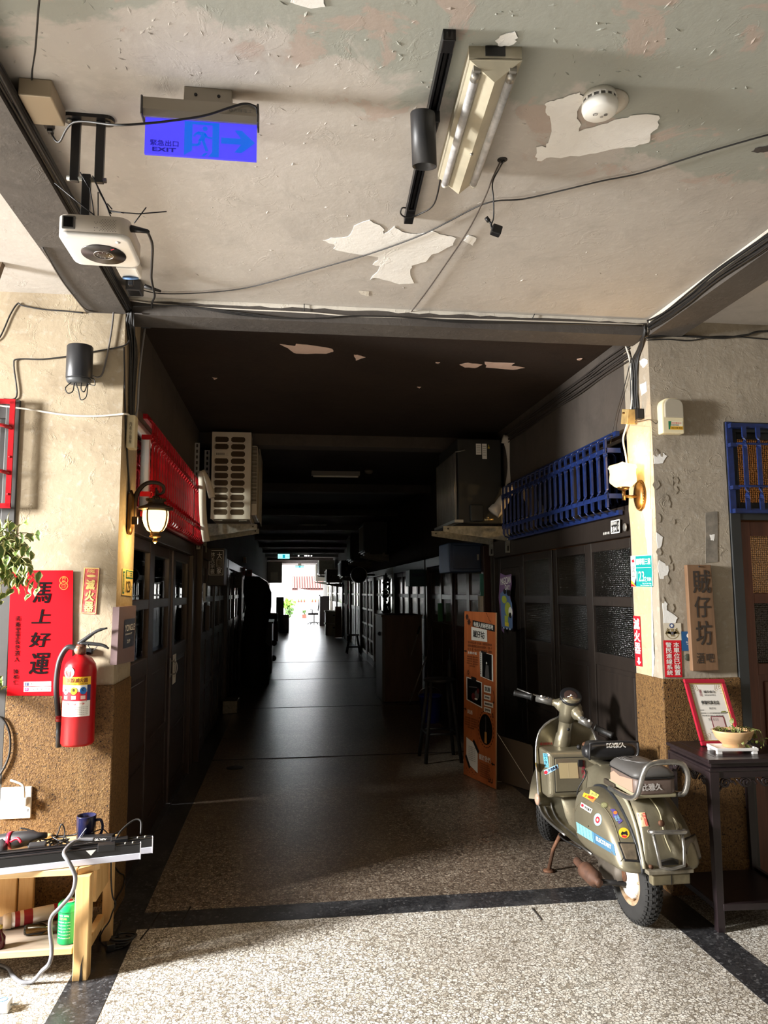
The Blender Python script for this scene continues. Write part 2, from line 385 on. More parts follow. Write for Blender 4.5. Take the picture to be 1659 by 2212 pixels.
# ---------------------------------------------------------------- walls
wl = struct('wall_left', MB().bb(-1.31, XL, YF, 4.13, 0, ZC), P_LEFT)
obj('dado', MB().bb(-1.305, XL + .008, YF - .01, 4.13, 0, 1.113), GRAN, wl, bevel=.006)
wr = struct('wall_right', MB().bb(XR, 2.39, YF, 4.05, 0, ZC), P_RIGHT)
obj('dado', MB().bb(XR - .008, 2.40, YF - .012, 4.05, .0, 1.085), GRAN, wr, bevel=.006)
obj('dado_base', MB().bb(1.96, 2.41, YF - .02, YF + .2, 0, .16), GRAN, wr, bevel=.004)
struct('wall_left', MB().bb(-4.6, -1.31, YF, 4.0, 2.49, ZC).bb(-4.6, -2.3, YF, 4.0, 0, 2.49), P_LEFT)
struct('wall_right', MB().bb(2.39, 5.0, YF, 4.0, 2.475, ZC).bb(3.4, 5.0, YF, 4.0, 0, 2.475), P_RIGHT)
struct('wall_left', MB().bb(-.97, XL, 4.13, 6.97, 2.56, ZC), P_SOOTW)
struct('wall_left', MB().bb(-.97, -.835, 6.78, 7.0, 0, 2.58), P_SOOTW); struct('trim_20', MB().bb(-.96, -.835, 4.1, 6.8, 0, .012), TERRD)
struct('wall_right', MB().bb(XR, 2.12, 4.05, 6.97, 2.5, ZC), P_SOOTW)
# outer shell of the building
struct('wall_left', MB().bb(-4.75, -4.55, -6, 1.78, 0, ZC).bb(-4.75, -4.55, 2.62, YF, 0, ZC).bb(-4.75, -4.55, 1.78, 2.62, 2.8, ZC).bb(-4.75, -4.55, 1.78, 2.62, 0, 1.6), P_LEFT)
struct('wall_right', MB().bb(4.85, 5.0, -6, 9, 0, ZC), P_RIGHT)
struct('wall_back', MB().bb(-4.75, 5, -6.1, -6, 0, ZC), P_RIGHT)
struct('wall_left', MB().bb(-3.3, -3.15, 4.0, 7.2, 0, ZC).bb(-3.2, -.97, 7.1, 7.2, 0, ZC), P_RIGHT)
struct('wall_right', MB().bb(2.1, 5, 7.1, 7.2, 0, ZC), plaster('warm_room', (206, 168, 120), (196, 156, 108), (180, 140, 96)))
struct('floor', MB().bb(-16, -4.6, -14, 16, -.2, -.1).bb(-16, 16, YE, 90, -.2, -.02), M('street_concrete', (176, 174, 170), .8, var=.15, scale=2))
# ---------------------------------------------------------------- text and flat print
_tc = {}
def tgeo(s, bold=0.0, shear=0.0):
    k = (s, bold, shear)
    if k not in _tc:
        c = bpy.data.curves.new('t', 'FONT'); c.body = s; c.shear = shear; c.resolution_u = 3
        o = bpy.data.objects.new('t', c); m = bpy.data.meshes.new_from_object(o)
        vs = [v.co.copy() for v in m.vertices]; fs = [tuple(p.vertices) for p in m.polygons]
        bpy.data.objects.remove(o); bpy.data.curves.remove(c); bpy.data.meshes.remove(m)
        if vs and bold:                                              # heavier weight: the same letter laid over itself, shifted
            n = len(vs); base_v, base_f = list(vs), list(fs); vs, fs = [], []
            for i, (dx, dy) in enumerate(((-1, -.6), (1, -.6), (1, .6), (-1, .6))): vs += [v + V((dx * bold, dy * bold, i * .004)) for v in base_v]; fs += [tuple(q + i * n for q in f) for f in base_f]
        if vs:
            x0 = min(v.x for v in vs); x1 = max(v.x for v in vs); y0 = min(v.y for v in vs); y1 = max(v.y for v in vs)
        else: x0 = y0 = 0; x1 = y1 = 1
        _tc[k] = (vs, fs, x0, x1, y0, y1)
    return _tc[k]
class Face:
    """a flat face given by three corners (top left, top right, bottom left); collects print by material"""
    def __init__(s, tl, tr, bl, lift=.0012):
        s.o = V(tl); s.r = V(tr) - s.o; s.d = V(bl) - s.o; s.n = s.d.cross(s.r).normalized(); s.lift = lift; s.k = {}; s.lv = 0
        s.w = s.r.length; s.h = s.d.length
    def p(s, a, b, up=0): return s.o + s.r * a + s.d * b + s.n * (s.lift + up)
    def mb(s, mat, lv=0):
        if (mat, lv) not in s.k: s.k[(mat, lv)] = MB()
        return s.k[(mat, lv)]
    def rect(s, a0, b0, a1, b1, mat, lv=0): return s.poly([(a0, b0), (a1, b0), (a1, b1), (a0, b1)], mat, lv)
    def poly(s, pts, mat, lv=0):
        m = s.mb(mat, lv); m.add([s.p(a, b, lv * .0006) for a, b in pts], [tuple(range(len(pts)))]); return s
    def disc(s, a, b, rad, mat, lv=0, n=24, ry=None, ring=None):
        """rad in face widths"""
        ra = rad; rb = (ry if ry else rad * s.w / s.h); m = s.mb(mat, lv)
        out = [s.p(a + ra * math.cos(2 * PI * i / n), b + rb * math.sin(2 * PI * i / n), lv * .0006) for i in range(n)]
        if ring is None: m.add(out, [tuple(range(n))])
        else:
            inn = [s.p(a + ra * ring * math.cos(2 * PI * i / n), b + rb * ring * math.sin(2 * PI * i / n), lv * .0006) for i in range(n)]
            m.add(out + inn, [(i, (i + 1) % n, n + (i + 1) % n, n + i) for i in range(n)])
        return s
    def line(s, pts, wd, mat, lv=0):
        """wd in face widths"""
        m = s.mb(mat, lv)
        for (a, b), (c, d) in zip(pts, pts[1:]):
            p, q = s.p(a, b, lv * .0006), s.p(c, d, lv * .0006); t = (q - p); t = t.normalized() if t.length > 1e-7 else s.r.normalized(); e = t.cross(s.n) * (wd * s.w / 2)
            m.add([p - e, p + e, q + e, q - e], [(0, 1, 2, 3)])
        return s
    def txt(s, st, a0, b0, a1, b1, mat, lv=1, bold=0.0, rot=0.0, vert=False, shear=0.0):
        """text stretched to fill the box a0..a1, b0..b1; vert: one character under the other"""
        if vert:
            n = len(st)
            for i, ch in enumerate(st):
                if ch != ' ': s.txt(ch, a0, b0 + (b1 - b0) * (i + .04) / n, a1, b0 + (b1 - b0) * (i + .96) / n, mat, lv, bold)
            return s
        vs, fs, x0, x1, y0, y1 = tgeo(st, bold, shear)
        if not vs: return s
        ca, cb = (a0 + a1) / 2, (b0 + b1) / 2; wa, hb = (a1 - a0) * s.w, (b1 - b0) * s.h; ru, du = s.r.normalized(), s.d.normalized(); c = s.p(ca, cb, lv * .0006)
        cr, sr = math.cos(rot), math.sin(rot); P = []
        for v in vs:
            x = ((v.x - x0) / (x1 - x0 or 1) - .5) * wa; y = (.5 - (v.y - y0) / (y1 - y0 or 1)) * hb
            P.append(c + ru * (x * cr - y * sr) + du * (x * sr + y * cr) + s.n * (v.z * .05))
        s.mb(mat, lv).add(P, fs); return s
    def done(s, parent, name='print'):
        for (mat, lv), m in s.k.items(): obj(name if lv == 0 else 'lettering', m, mat, parent)
INK = M('ink_black', (22, 20, 20), .6); WHITE = M('print_white', (238, 236, 230), .55); RED = M('print_red', (206, 22, 38), .5); DGREY = M('print_grey', (96, 94, 92), .6)

# ---------------------------------------------------------------- doors along the corridor
def textured_glass(name, c, tr=.35):
    t = NT(name); t.t.nodes.remove(t.b); out = t.t.nodes['Material Output']
    v = t.voro(85, 'F1', rnd=.3); b = t.n('ShaderNodeBump'); b.inputs['Strength'].default_value = 1; b.inputs['Distance'].default_value = .012; t.l(v.outputs['Distance'], b.inputs['Height'])
    tl = t.n('ShaderNodeBsdfTranslucent'); tl.inputs[0].default_value = lin(c); tp = t.n('ShaderNodeBsdfTransparent'); tp.inputs[0].default_value = lin(c)
    gl = t.n('ShaderNodeBsdfGlossy'); gl.inputs['Roughness'].default_value = .12; t.l(b.outputs[0], gl.inputs['Normal']); t.l(b.outputs[0], tl.inputs['Normal'])
    m1 = t.n('ShaderNodeMixShader'); m1.inputs[0].default_value = tr; t.l(tl.outputs[0], m1.inputs[1]); t.l(tp.outputs[0], m1.inputs[2])
    fr = t.n('ShaderNodeFresnel'); fr.inputs[0].default_value = 1.6; t.l(b.outputs[0], fr.inputs['Normal'])
    m2 = t.n('ShaderNodeMixShader'); t.l(fr.outputs[0], m2.inputs[0]); t.l(m1.outputs[0], m2.inputs[1]); t.l(gl.outputs[0], m2.inputs[2]); t.l(m2.outputs[0], out.inputs[0]); return t.mat
TGLASS = textured_glass('hammered_glass', (96, 98, 96), .25)
_dn = [0]
def sempty(name, loc):
    o = bpy.data.objects.new(name, None); COL.objects.link(o); o.location = loc; o['kind'] = 'structure'; o.empty_display_size = .05; return o
def door_row(x, sg, leaves, zt, mat, gmat, rows=((1.51, 1.80), (1.15, 1.45)), low=((.62, 1.05), (.12, .55)), st=.07, head=2.02, th=.04, frame=None, mull=0):
    """sliding or swing door leaves in a side wall; sg = +1 when the corridor lies towards +x"""
    _dn[0] += 1; y0, y1 = leaves[0][0], leaves[-1][1]; d = sempty('door_%d' % _dn[0], (x, (y0 + y1) / 2, 0)); fm = frame or mat
    obj('lintel', MB().bb(x - .05, x + .05, y0 - .03, y1 + .03, zt, head), fm, d, bevel=.006)
    for y in (y0 - .05, y1 + .05): obj('jamb', MB().bb(x - .05, x + .05, y - .045, y + .045, 0, head), fm, d, bevel=.006)
    for i, (a, b, pn) in enumerate(leaves):
        xx = x - sg * .012 * (i % 2)
        m = MB().bb(xx - th / 2, xx + th / 2, a, a + st, 0.01, zt - .004).bb(xx - th / 2, xx + th / 2, b - st, b, .01, zt - .004)
        zs = [zt - .004] + [z for r in rows for z in (r[1], r[0])] + [z for r in low for z in (r[1], r[0])] + [.01]
        if not pn: zs = [zt - .004] + [z for r in low for z in (r[1], r[0])] + [.01]; zs[1] = 1.76 if len(low) else zs[1]
        for k in range(0, len(zs), 2): m.bb(xx - th / 2 + .002, xx + th / 2 - .002, a + st, b - st, zs[k + 1], zs[k])
        lf = obj('leaf', m, mat, d, bevel=.004)
        for r in (rows if pn else ()):
            if mull:
                mm = MB()
                for q in range(1, mull): yq = a + st + (b - a - 2 * st) * q / mull; mm.bb(xx - .012, xx + .012, yq - .012, yq + .012, r[0], r[1])
                obj('glazing_bar', mm, mat, lf)
            obj('pane', MB().bb(xx - .003, xx + .003, a + st - .005, b - st + .005, r[0] - .005, r[1] + .005), gmat, lf)
        for k, r in enumerate(low):
            z1 = zs[1] if (not pn and k == 0) else r[1]
            obj('panel', MB().bb(xx - .008, xx + .008, a + st - .004, b - st + .004, r[0] - .004, z1 + .004), mat, lf)
            obj('panel_field', MB().bb(xx - .012, xx + .012, a + st + .03, b - st - .03, r[0] + .03, z1 - .03), mat, lf, bevel=.005)
    return d
dl = door_row(-.875, 1, [(4.15, 4.93, 1), (4.95, 5.78, 1), (5.80, 6.72, 1)], 1.875, DWOOD, GLASS, st=.11)
dr = door_row(2.025, -1, [(4.08, 4.78, 1), (4.78, 5.46, 1), (5.46, 6.22, 1), (6.24, 6.95, 0)], 1.865, BWOOD, TGLASS, st=.068, low=((.62, 1.07), (.12, .57)))
lf = [c for c in dl.children if c.name.startswith('leaf')]
h = obj('door_handle', MB().bb(-.852, -.846, 5.70, 5.745, .93, 1.07), M('old_steel', (150, 148, 146), .35, .8), lf[1], bevel=.002)
obj('door_handle', MB().tube([V((-.846, 5.715, .95)), V((-.81, 5.71, .96)), V((-.80, 5.71, 1.0)), V((-.81, 5.71, 1.04)), V((-.846, 5.715, 1.05))], .006, 6, n=4), M('old_steel', (150, 148, 146), .35, .8), lf[1])
nt = one('paper_notice', MB().bb(-.8535, -.8525, 5.86, 6.02, .86, 1.08), WHITE, 'small white paper notice on dark wooden door under the glass panes', 'notice')
f = Face((-.8525, 5.87, 1.07), (-.8525, 6.01, 1.07), (-.8525, 5.87, .87)); f.txt('營業中', .25, .1, .55, .9, DGREY, vert=True); f.done(nt)
# transom above the doors: white window frames and panes behind the guards
def transom(x, y0, y1, z0, z1, fm, gm, n, sill):
    _dn[0] += 0; global _wn; _wn += 1
    w = sempty('window_%d' % _wn, (x, (y0 + y1) / 2, z0))
    fr = MB().bb(x - .03, x + .03, y0, y1, z0, z0 + .035).bb(x - .03, x + .03, y0, y1, z1 - .035, z1)
    for k in range(n + 1): y = y0 + (y1 - y0) * k / n; fr.bb(x - .028, x + .028, y - .02, y + .02, z0 + .03, z1 - .03)
    obj('window_frame', fr, fm, w, bevel=.004)
    for k in range(n):
        a, b = y0 + (y1 - y0) * k / n + .02, y0 + (y1 - y0) * (k + 1) / n - .02; obj('pane', MB().bb(x - .002, x + .002, a, b, z0 + .03, z1 - .03), gm, w)
    return w
_wn = 0
transom(-.9, 4.14, 6.75, 2.02, 2.56, M('alu_white', (196, 196, 194), .4), GLASS, 4, 0)
transom(2.04, 4.06, 6.95, 2.02, 2.5, BWOOD, GLASS, 3, 0)
# ---------------------------------------------------------------- iron window guards
BLUE = M('blue_iron', (28, 46, 100), .35, .0, var=.3, scale=25); REDI = M('red_iron', (164, 12, 24), .28, var=.2, scale=25); REDM = M('dark_red_iron', (150, 14, 24), .3)
def twisted(z0, z1, w=.013, t=.006, tw=((.12, .26), (.74, .88)), n=40, bulge=True):
    """a flat bar, twisted one turn in two places, along z at the origin"""
    rows = []; ang = 0
    for i in range(n + 1):
        f = i / n; ang = 0
        for a, b in tw: ang += max(0, min(1, (f - a) / (b - a))) * PI
        c, s = math.cos(ang), math.sin(ang); z = z0 + (z1 - z0) * f
        rows.append([V((x * c - y * s, x * s + y * c, z)) for x, y in ((-t, -w), (t, -w), (t, w), (-t, w))])
    return rows
def guard(name, label, xw, xf, y0, y1, z0, z1, step, mat, group):
    """guard on a side wall: bars stand in the plane xf, ends bent back to the wall xw"""
    t = thing(name, label, 'window guard', (xf, (y0 + y1) / 2, z0), group)
    sx = 1 if xw > xf else -1
    for z in (z0 + (z1 - z0) * .19, z0 + (z1 - z0) * .80):
        obj('rail', MB().bb(xf - sx * .004, xf - sx * .009, y0 - .02, y1 + .02, z - .014, z + .014), mat, t)
        for y in (y0 - .03, y1 + .03): obj('rail_arm', MB().bb(min(xf, xw), max(xf, xw), y - .004, y + .004, z - .014, z + .014), mat, t)
    for z in (z0 - .012, z1 + .012): obj('wall_bar', MB().bb(xw - sx * .006, xw - sx * .03, y0 - .04, y1 + .04, z - .014, z + .014), mat, t)
    b = MB(); rows = twisted(z0 + .02, z1 - .02); b.grid(rows, sm=False, closed=True, caps=True)
    for z, dz in ((z0 + .02, -1), (z1 - .02, 1)):
        b.tube([V((0, 0, z)), V((sx * .012, 0, z + dz * .016)), V((sx * abs(xw - xf) - sx * .015, 0, z + dz * .03))], .006, 5)
    me = None; n = int(round((y1 - y0) / step))
    for k in range(n + 1):
        y = y0 + (y1 - y0) * k / n
        if me is None:
            o = obj('guard_bar', b, mat, t, local=True); base = o.location.copy(); me = o.data
            o.location = base + V((0, y - (y0 + y1) / 2, -z0))
        else:
            o2 = bpy.data.objects.new('guard_bar', me); COL.objects.link(o2); o2.parent = t; o2.location = base + V((0, y - (y0 + y1) / 2, -z0)); 
    return t
guard('window_guard', 'blue painted iron window guard over the doors behind the brass wall lamp', 1.967, 1.885, 4.17, 6.30, 2.02, 2.47, .105, BLUE, None)
guard('window_guard', 'red painted iron window guard above the wooden doors behind the lantern', -.82, -.762, 4.28, 6.98, 2.0, 2.53, .1, REDI, None)
# ---------------------------------------------------------------- air conditioners
CREAM = M('ac_cream', (206, 196, 178), .5, var=.1, scale=4); CREAMD = M('ac_shade', (150, 142, 128), .6); DARKIN = M('dark_inside', (28, 24, 20), .7)
GALV = M('galvanised', (150, 148, 138), .45, .6, var=.25, scale=30); ACBLK = M('ac_black', (40, 42, 42), .5, var=.2, scale=5); BRONZE = M('bronze_coil', (70, 56, 38), .4, .3)
def ac_cream():
    x0, x1, y0, y1, z0, z1 = -.685, -.335, 6.75, 7.62, 2.19, 3.0
    t = thing('air_conditioner', 'cream outdoor air conditioner unit on galvanised bracket beside the red window guard', 'air conditioner', ((x0 + x1) / 2, (y0 + y1) / 2, z0))
    obj('casing', MB().bb(x0, x1, y0 + .02, y1, z0 + .015, z1), CREAM, t, bevel=.012)
    # side plate with two columns of rounded openings over the coil
    w = x1 - x0; obj('coil', MB().bb(x0 + .03, x1 - .03, y0 + .004, y0 + .012, z0 + .04, z1 - .04), BRONZE, t)
    g = MB(); cols = [(x0 + .022, x0 + .148), (x0 + .170, x0 + .296)]; n = 11; zz0, zz1 = z0 + .045, z1 - .035; st = (zz1 - zz0) / n; yy = (y0 - .004, y0 + .01)
    for a, b in ((x0, cols[0][0]), (cols[0][1], cols[1][0]), (cols[1][1], x1)): g.bb(a, b, *yy, z0 + .015, z1)
    for a, b in cols:
        for k in range(n + 1): zc = zz0 + st * k; h = .0075; g.bb(a, b, *yy, (zc - h) if k else z0 + .015, (zc + h) if k < n else z1)
        for k in range(n):          # rounded corners of the openings
            for sx in (0, 1):
                for sz in (0, 1):
                    cx = a if sx == 0 else b; cz = zz0 + st * k + .0075 if sz == 0 else zz0 + st * (k + 1) - .0075; dx = .014 * (1 if sx == 0 else -1); dz = .014 * (1 if sz == 0 else -1)
                    g.prism([V((cx, yy[0], cz)), V((cx + dx, yy[0], cz)), V((cx, yy[0], cz + dz))], (0, .012, 0))
    obj('side_grille', g, CREAM, t)
    for k in (8,): obj('fin_cover', MB().bb(cols[0][0] - .004, cols[0][1] + .004, y0 - .006, y0 - .002, zz0 + st * k + .008, zz0 + st * (k + 1) - .008), CREAM, t, bevel=.004)
    s = MB()
    for k in range(9): s.bb(cols[0][0] + .018 + k * .0085, cols[0][0] + .0215 + k * .0085, y0 - .0075, y0 - .006, zz0 + st * 8.3, zz0 + st * 8.62)
    obj('cover_slots', s, DARKIN, t)
    s = MB()
    for k in range(5): s.bb(cols[0][0], cols[1][1], y0 + .001, y0 + .003, 0, 0)
    fr = obj('fan_front', MB().bb(x1, x1 + .055, y0 + .09, y1 - .02, z0 + .06, z1 - .1), CREAM, t, bevel=.015)
    s = MB()
    for k in range(46): z = z0 + .17 + k * .0115; s.bb(x1 + .004, x1 + .05, y0 + .086, y0 + .092, z, z + .006)
    obj('vent_slots', s, DARKIN, t)
    g = MB()
    for k in range(10): g.tube([V((x1 + .07 + .004 * math.sin(k), y0 + .14 + k * .07, z0 + .03)), V((x1 + .075, y0 + .14 + k * .07, z1 - .13))], .004, 5)
    for z in (z0 + .03, z1 - .13): g.tube([V((x1 + .07, y0 + .12, z)), V((x1 + .07, y1 - .05, z))], .005, 5)
    obj('fan_guard', g, CREAMD, t)
    obj('foot', MB().bb(x0 + .03, x0 + .1, y0 + .02, y0 + .08, z0, z0 + .02), GALV, t); obj('foot', MB().bb(x1 - .1, x1 - .03, y0 + .02, y0 + .08, z0, z0 + .02), GALV, t)
ac_cream()
def bracket(name, label, xw, sx, y, zt, ln, group, hh=.13):
    """triangular galvanised wall bracket: a web plate with a flange and a slotted wall rail"""
    t = thing(name, label, 'bracket', (xw, y, zt), group); e = sx * ln
    obj('arm_web', MB().prism([V((xw, y, zt)), V((xw + e, y, zt)), V((xw + e, y, zt - .045)), V((xw, y, zt - hh))], (0, .004, 0)), GALV, t)
    obj('arm_flange', MB().bb(min(xw, xw + e), max(xw, xw + e), y, y + .045, zt, zt + .004), GALV, t)
    fl = obj('wall_rail', MB().bb(xw - sx * .004, xw + sx * .03, y - .005, y + .035, zt - hh - .1, zt + .02), GALV, t)
    obj('rail_slot', MB().bb(xw + sx * .008, xw + sx * .022, y - .007, y - .004, zt - hh - .085, zt - hh - .04), DARKIN, t)
    obj('bolt', MB().cyl((xw + sx * .015, y - .012, zt - hh + .02), (xw + sx * .015, y, zt - hh + .02), .009, 6), GALV, t); obj('bolt', MB().cyl((xw + e * .93, y - .006, zt - .02), (xw + e * .93, y, zt - .02), .008, 6), DARKIN, t)
bracket('wall_bracket', 'near galvanised bracket under the cream air conditioner', -.82, 1, 6.93, 2.175, .54, 'brackets under the air conditioners')
bracket('wall_bracket', 'far galvanised bracket under the cream air conditioner', -.82, 1, 7.45, 2.175, .54, 'brackets under the air conditioners')
bracket('wall_bracket', 'near galvanised bracket under the black air conditioner', 1.967, -1, 6.41, 2.12, .6, 'brackets under the air conditioners')
bracket('wall_bracket', 'far galvanised bracket under the black air conditioner', 1.967, -1, 6.95, 2.12, .6, 'brackets under the air conditioners')
def slotted(name, label, x, y, z0, z1):
    m = MB(); n = int((z1 - z0) / .05); w = .022
    m.bb(x - w, x - w * .35, y, y + .003, z0, z1).bb(x + w * .35, x + w, y, y + .003, z0, z1)
    for k in range(n + 1): z = z0 + (z1 - z0) * k / n; m.bb(x - w * .36, x + w * .36, y, y + .003, max(z0, z - .011), min(z1, z + .011))
    m.bb(x - w - .003, x - w, y, y + .03, z0, z1)
    one(name, m, M('slotted_steel', (176, 178, 178), .5, .3), label, 'steel angle')
slotted('slotted_angle', 'slotted steel angle on the dark wall before the cream air conditioner', -.80, 6.62, 2.31, 2.87)
slotted('slotted_angle', 'short slotted steel angle just above the wrapped cream pipe', -.735, 6.85, 2.6, 2.85)
p = lambda u, v, y=6.25: FY(u, v, y)
one('wrapped_pipe', MB().tube([p(436, 1018), p(437, 1060), p(438, 1100), p(441, 1140), p(446, 1170)], .03, 10, n=4).tube([p(436, 1018), p(448, 1040), p(458, 1075)], .028, 10, n=4), M('pipe_wrap', (186, 178, 164), .8, bump=.3, bscale=30), 'cream wrapped refrigerant pipe between red guard and cream air conditioner', 'pipe')
def ac_black():
    x0, x1, y0, y1, z0, z1 = 1.52, 1.93, 6.47, 7.3, 2.15, 2.93
    t = thing('air_conditioner', 'black outdoor air conditioner unit with white duct beside the blue guard', 'air conditioner', ((x0 + x1) / 2, (y0 + y1) / 2, z0))
    obj('casing', MB().bb(x0, x1, y0, y1, z0, z1), ACBLK, t, bevel=.012)
    g = MB(); xx = 1.485
    for k in range(17): y = y0 - .06 + k * .052; g.tube([V((xx, y, z0 + .03)), V((xx, y, z1 - .14))], .0055, 5)
    obj('fin_guard', g, M('guard_steel', (150, 150, 148), .4, .4), t)
    obj('guard_tray', MB().bb(xx - .02, xx + .06, y0 - .08, y0 + .83, z0 + .005, z0 + .03), M('guard_steel', (0, 0, 0)), t); obj('guard_hook', MB().tube([V((xx, y0 - .06, z1 - .14)), V((xx + .05, y0 - .06, z1 - .13)), V((xx + .09, y0 - .06, z1 - .12))], .005, 5), M('guard_steel', (0, 0, 0)), t)
    f = Face((x0, y0 - .0005, z1), (x1, y0 - .0005, z1), (x0, y0 - .0005, z0))
    f.rect(.42, .06, .54, .19, WHITE).rect(.56, .06, .665, .24, WHITE); f.poly([(.685, .115), (.735, .115), (.71, .065)], M('yellow_print', (222, 190, 60), .5))
    for k in range(5): f.line([(.435, .085 + k * .02), (.52, .085 + k * .02)], .008, DGREY, 1); f.line([(.575, .09 + k * .026), (.65, .09 + k * .026)], .008, DGREY, 1)
    f.txt('!', .703, .08, .717, .11, INK); f.done(t, 'warning_label')
    v = obj('valve_box', MB().bb(x0 + .1, x0 + .22, y0 - .05, y0, z0 + .02, z0 + .17), ACBLK, t, bevel=.008)
    obj('valve', MB().cyl((x0 + .22, y0 - .07, z0 + .03), (x0 + .3, y0 - .07, z0 + .035), .012, 8).cyl((x0 + .25, y0 - .08, z0 + .05), (x0 + .25, y0 - .04, z0 + .05), .01, 8), M('brass_valve', (170, 150, 110), .35, .7), t)
ac_black()
q = lambda u, v: FY(u, v, 6.375)
one('flexible_duct', MB().tube([q(1086, 948), q(1098, 954), q(1106, 985), q(1107, 1020), q(1098, 1062), q(1080, 1092), q(1066, 1108)], [.04, .046, .048, .048, .046, .052, .062], 12, n=5), M('duct_white', (196, 188, 178), .75, bump=.4, bscale=40), 'white insulated duct running down beside the black air conditioner', 'duct')
# ---------------------------------------------------------------- lamps
BRASS = M('antique_brass', (120, 88, 48), .35, .8, var=.35, scale=18); IRONB = M('bronze_dark', (62, 48, 34), .45, .5, var=.3, scale=20)
def point(name, loc, e, c, r):
    l = bpy.data.lights.new(name, 'POINT'); l.energy = e; l.color = c; l.shadow_soft_size = r; o = bpy.data.objects.new(name, l); COL.objects.link(o); o.location = loc; return o
def lamp_glass(name, c, e):
    t = NT(name); t.t.nodes.remove(t.b); out = t.t.nodes['Material Output']
    em = t.n('ShaderNodeEmission'); em.inputs[0].default_value = lin(c); em.inputs[1].default_value = e; tp = t.n('ShaderNodeBsdfTransparent'); tp.inputs[0].default_value = (1, 1, 1, 1)
    mx = t.n('ShaderNodeMixShader'); mx.inputs[0].default_value = .5; t.l(tp.outputs[0], mx.inputs[1]); t.l(em.outputs[0], mx.inputs[2]); t.l(mx.outputs[0], out.inputs[0]); return t.mat
def lantern():
    c = V((-.680, 3.95, 0)); cx, cy = c.x, c.y
    t = thing('wall_lantern', 'lit bronze wall lantern with a scrolled arm on the cream pillar', 'wall lamp', (cx, cy, 1.83))
    bp = MB(); rows = []
    for k, (s_, d) in enumerate(((1, 0), (1, .012), (.82, .02), (.6, .026))):
        rows.append([V((XL + .006 + d, cy + math.cos(a) * .042 * s_, 1.965 + math.sin(a) * .042 * s_ + (.075 * s_ if math.sin(a) >= -1e-6 else -.075 * s_))) for a in [2 * PI * i / 24 for i in range(24)]])
    bp.grid(rows, closed=True, caps=True); obj('back_plate', bp, BRASS, t)
    obj('scroll_arm', MB().tube([V((XL + .03, cy, 1.93)), V((XL + .03, cy, 2.0)), V((XL + .045, cy, 2.07)), V((XL + .085, cy, 2.115)), V((cx - .005, cy, 2.122)), V((cx + .032, cy, 2.105)), V((cx + .036, cy, 2.075)), V((cx + .012, cy, 2.06)), V((cx + .004, cy, 2.08))], [.014, .013, .012, .011, .010, .009, .008, .007, .006], 8, n=5), IRONB, t)
    obj('hanger', MB().tube([V((cx, cy, 2.095)), V((cx, cy, 2.05))], .006, 6), IRONB, t)
    cap = obj('cap', MB().lathe([(.004, 2.055), (.02, 2.048), (.02, 2.04), (.045, 2.036), (.05, 2.026), (.038, 2.02), (.045, 2.008), (.085, 1.992), (.088, 1.982), (.072, 1.98), (.066, 1.972)], (cx, cy, 0), seg=28), IRONB, t)
    bd = MB()
    for k in range(26): a = 2 * PI * k / 26; bd.sphere((cx + .049 * math.cos(a), cy + .049 * math.sin(a), 2.034), .0042, 6)
    obj('beading', bd, BRASS, cap)
    prof = [(.064, 1.972), (.066, 1.95), (.064, 1.925), (.056, 1.895), (.042, 1.872), (.024, 1.862)]
    obj('glass_shade', MB().lathe(prof, (cx, cy, 0), seg=24, cap=False), emit('lantern_glow', (255, 222, 150), .55), t)
    for k in range(4):
        a = PI / 2 * k + 1.1 + PI; obj('shade_rib', MB().tube([V((cx + math.cos(a) * (r + .003), cy + math.sin(a) * (r + .003), z)) for r, z in prof], .004, 5), BRASS, t)
    obj('finial', MB().lathe([(.026, 1.864), (.026, 1.85), (.018, 1.848), (.03, 1.843), (.03, 1.838), (.012, 1.834), (.010, 1.824), (.014, 1.818), (.008, 1.81), (.002, 1.803)], (cx, cy, 0), seg=16), BRASS, t)
    obj('feed_box', MB().bb(XL + .03, XL + .055, cy - .03, cy - .015, 1.9, 1.94), IRONB, t)
    for a in (0.4, 2.6): pass
    point('lantern_bulb', (cx + .0, cy, 1.80), 1.1, (1, .62, .22), .03)
    point('lantern_bulb', (cx - .07, cy - .0, 1.92), .55, (1, .60, .2), .02)
lantern()
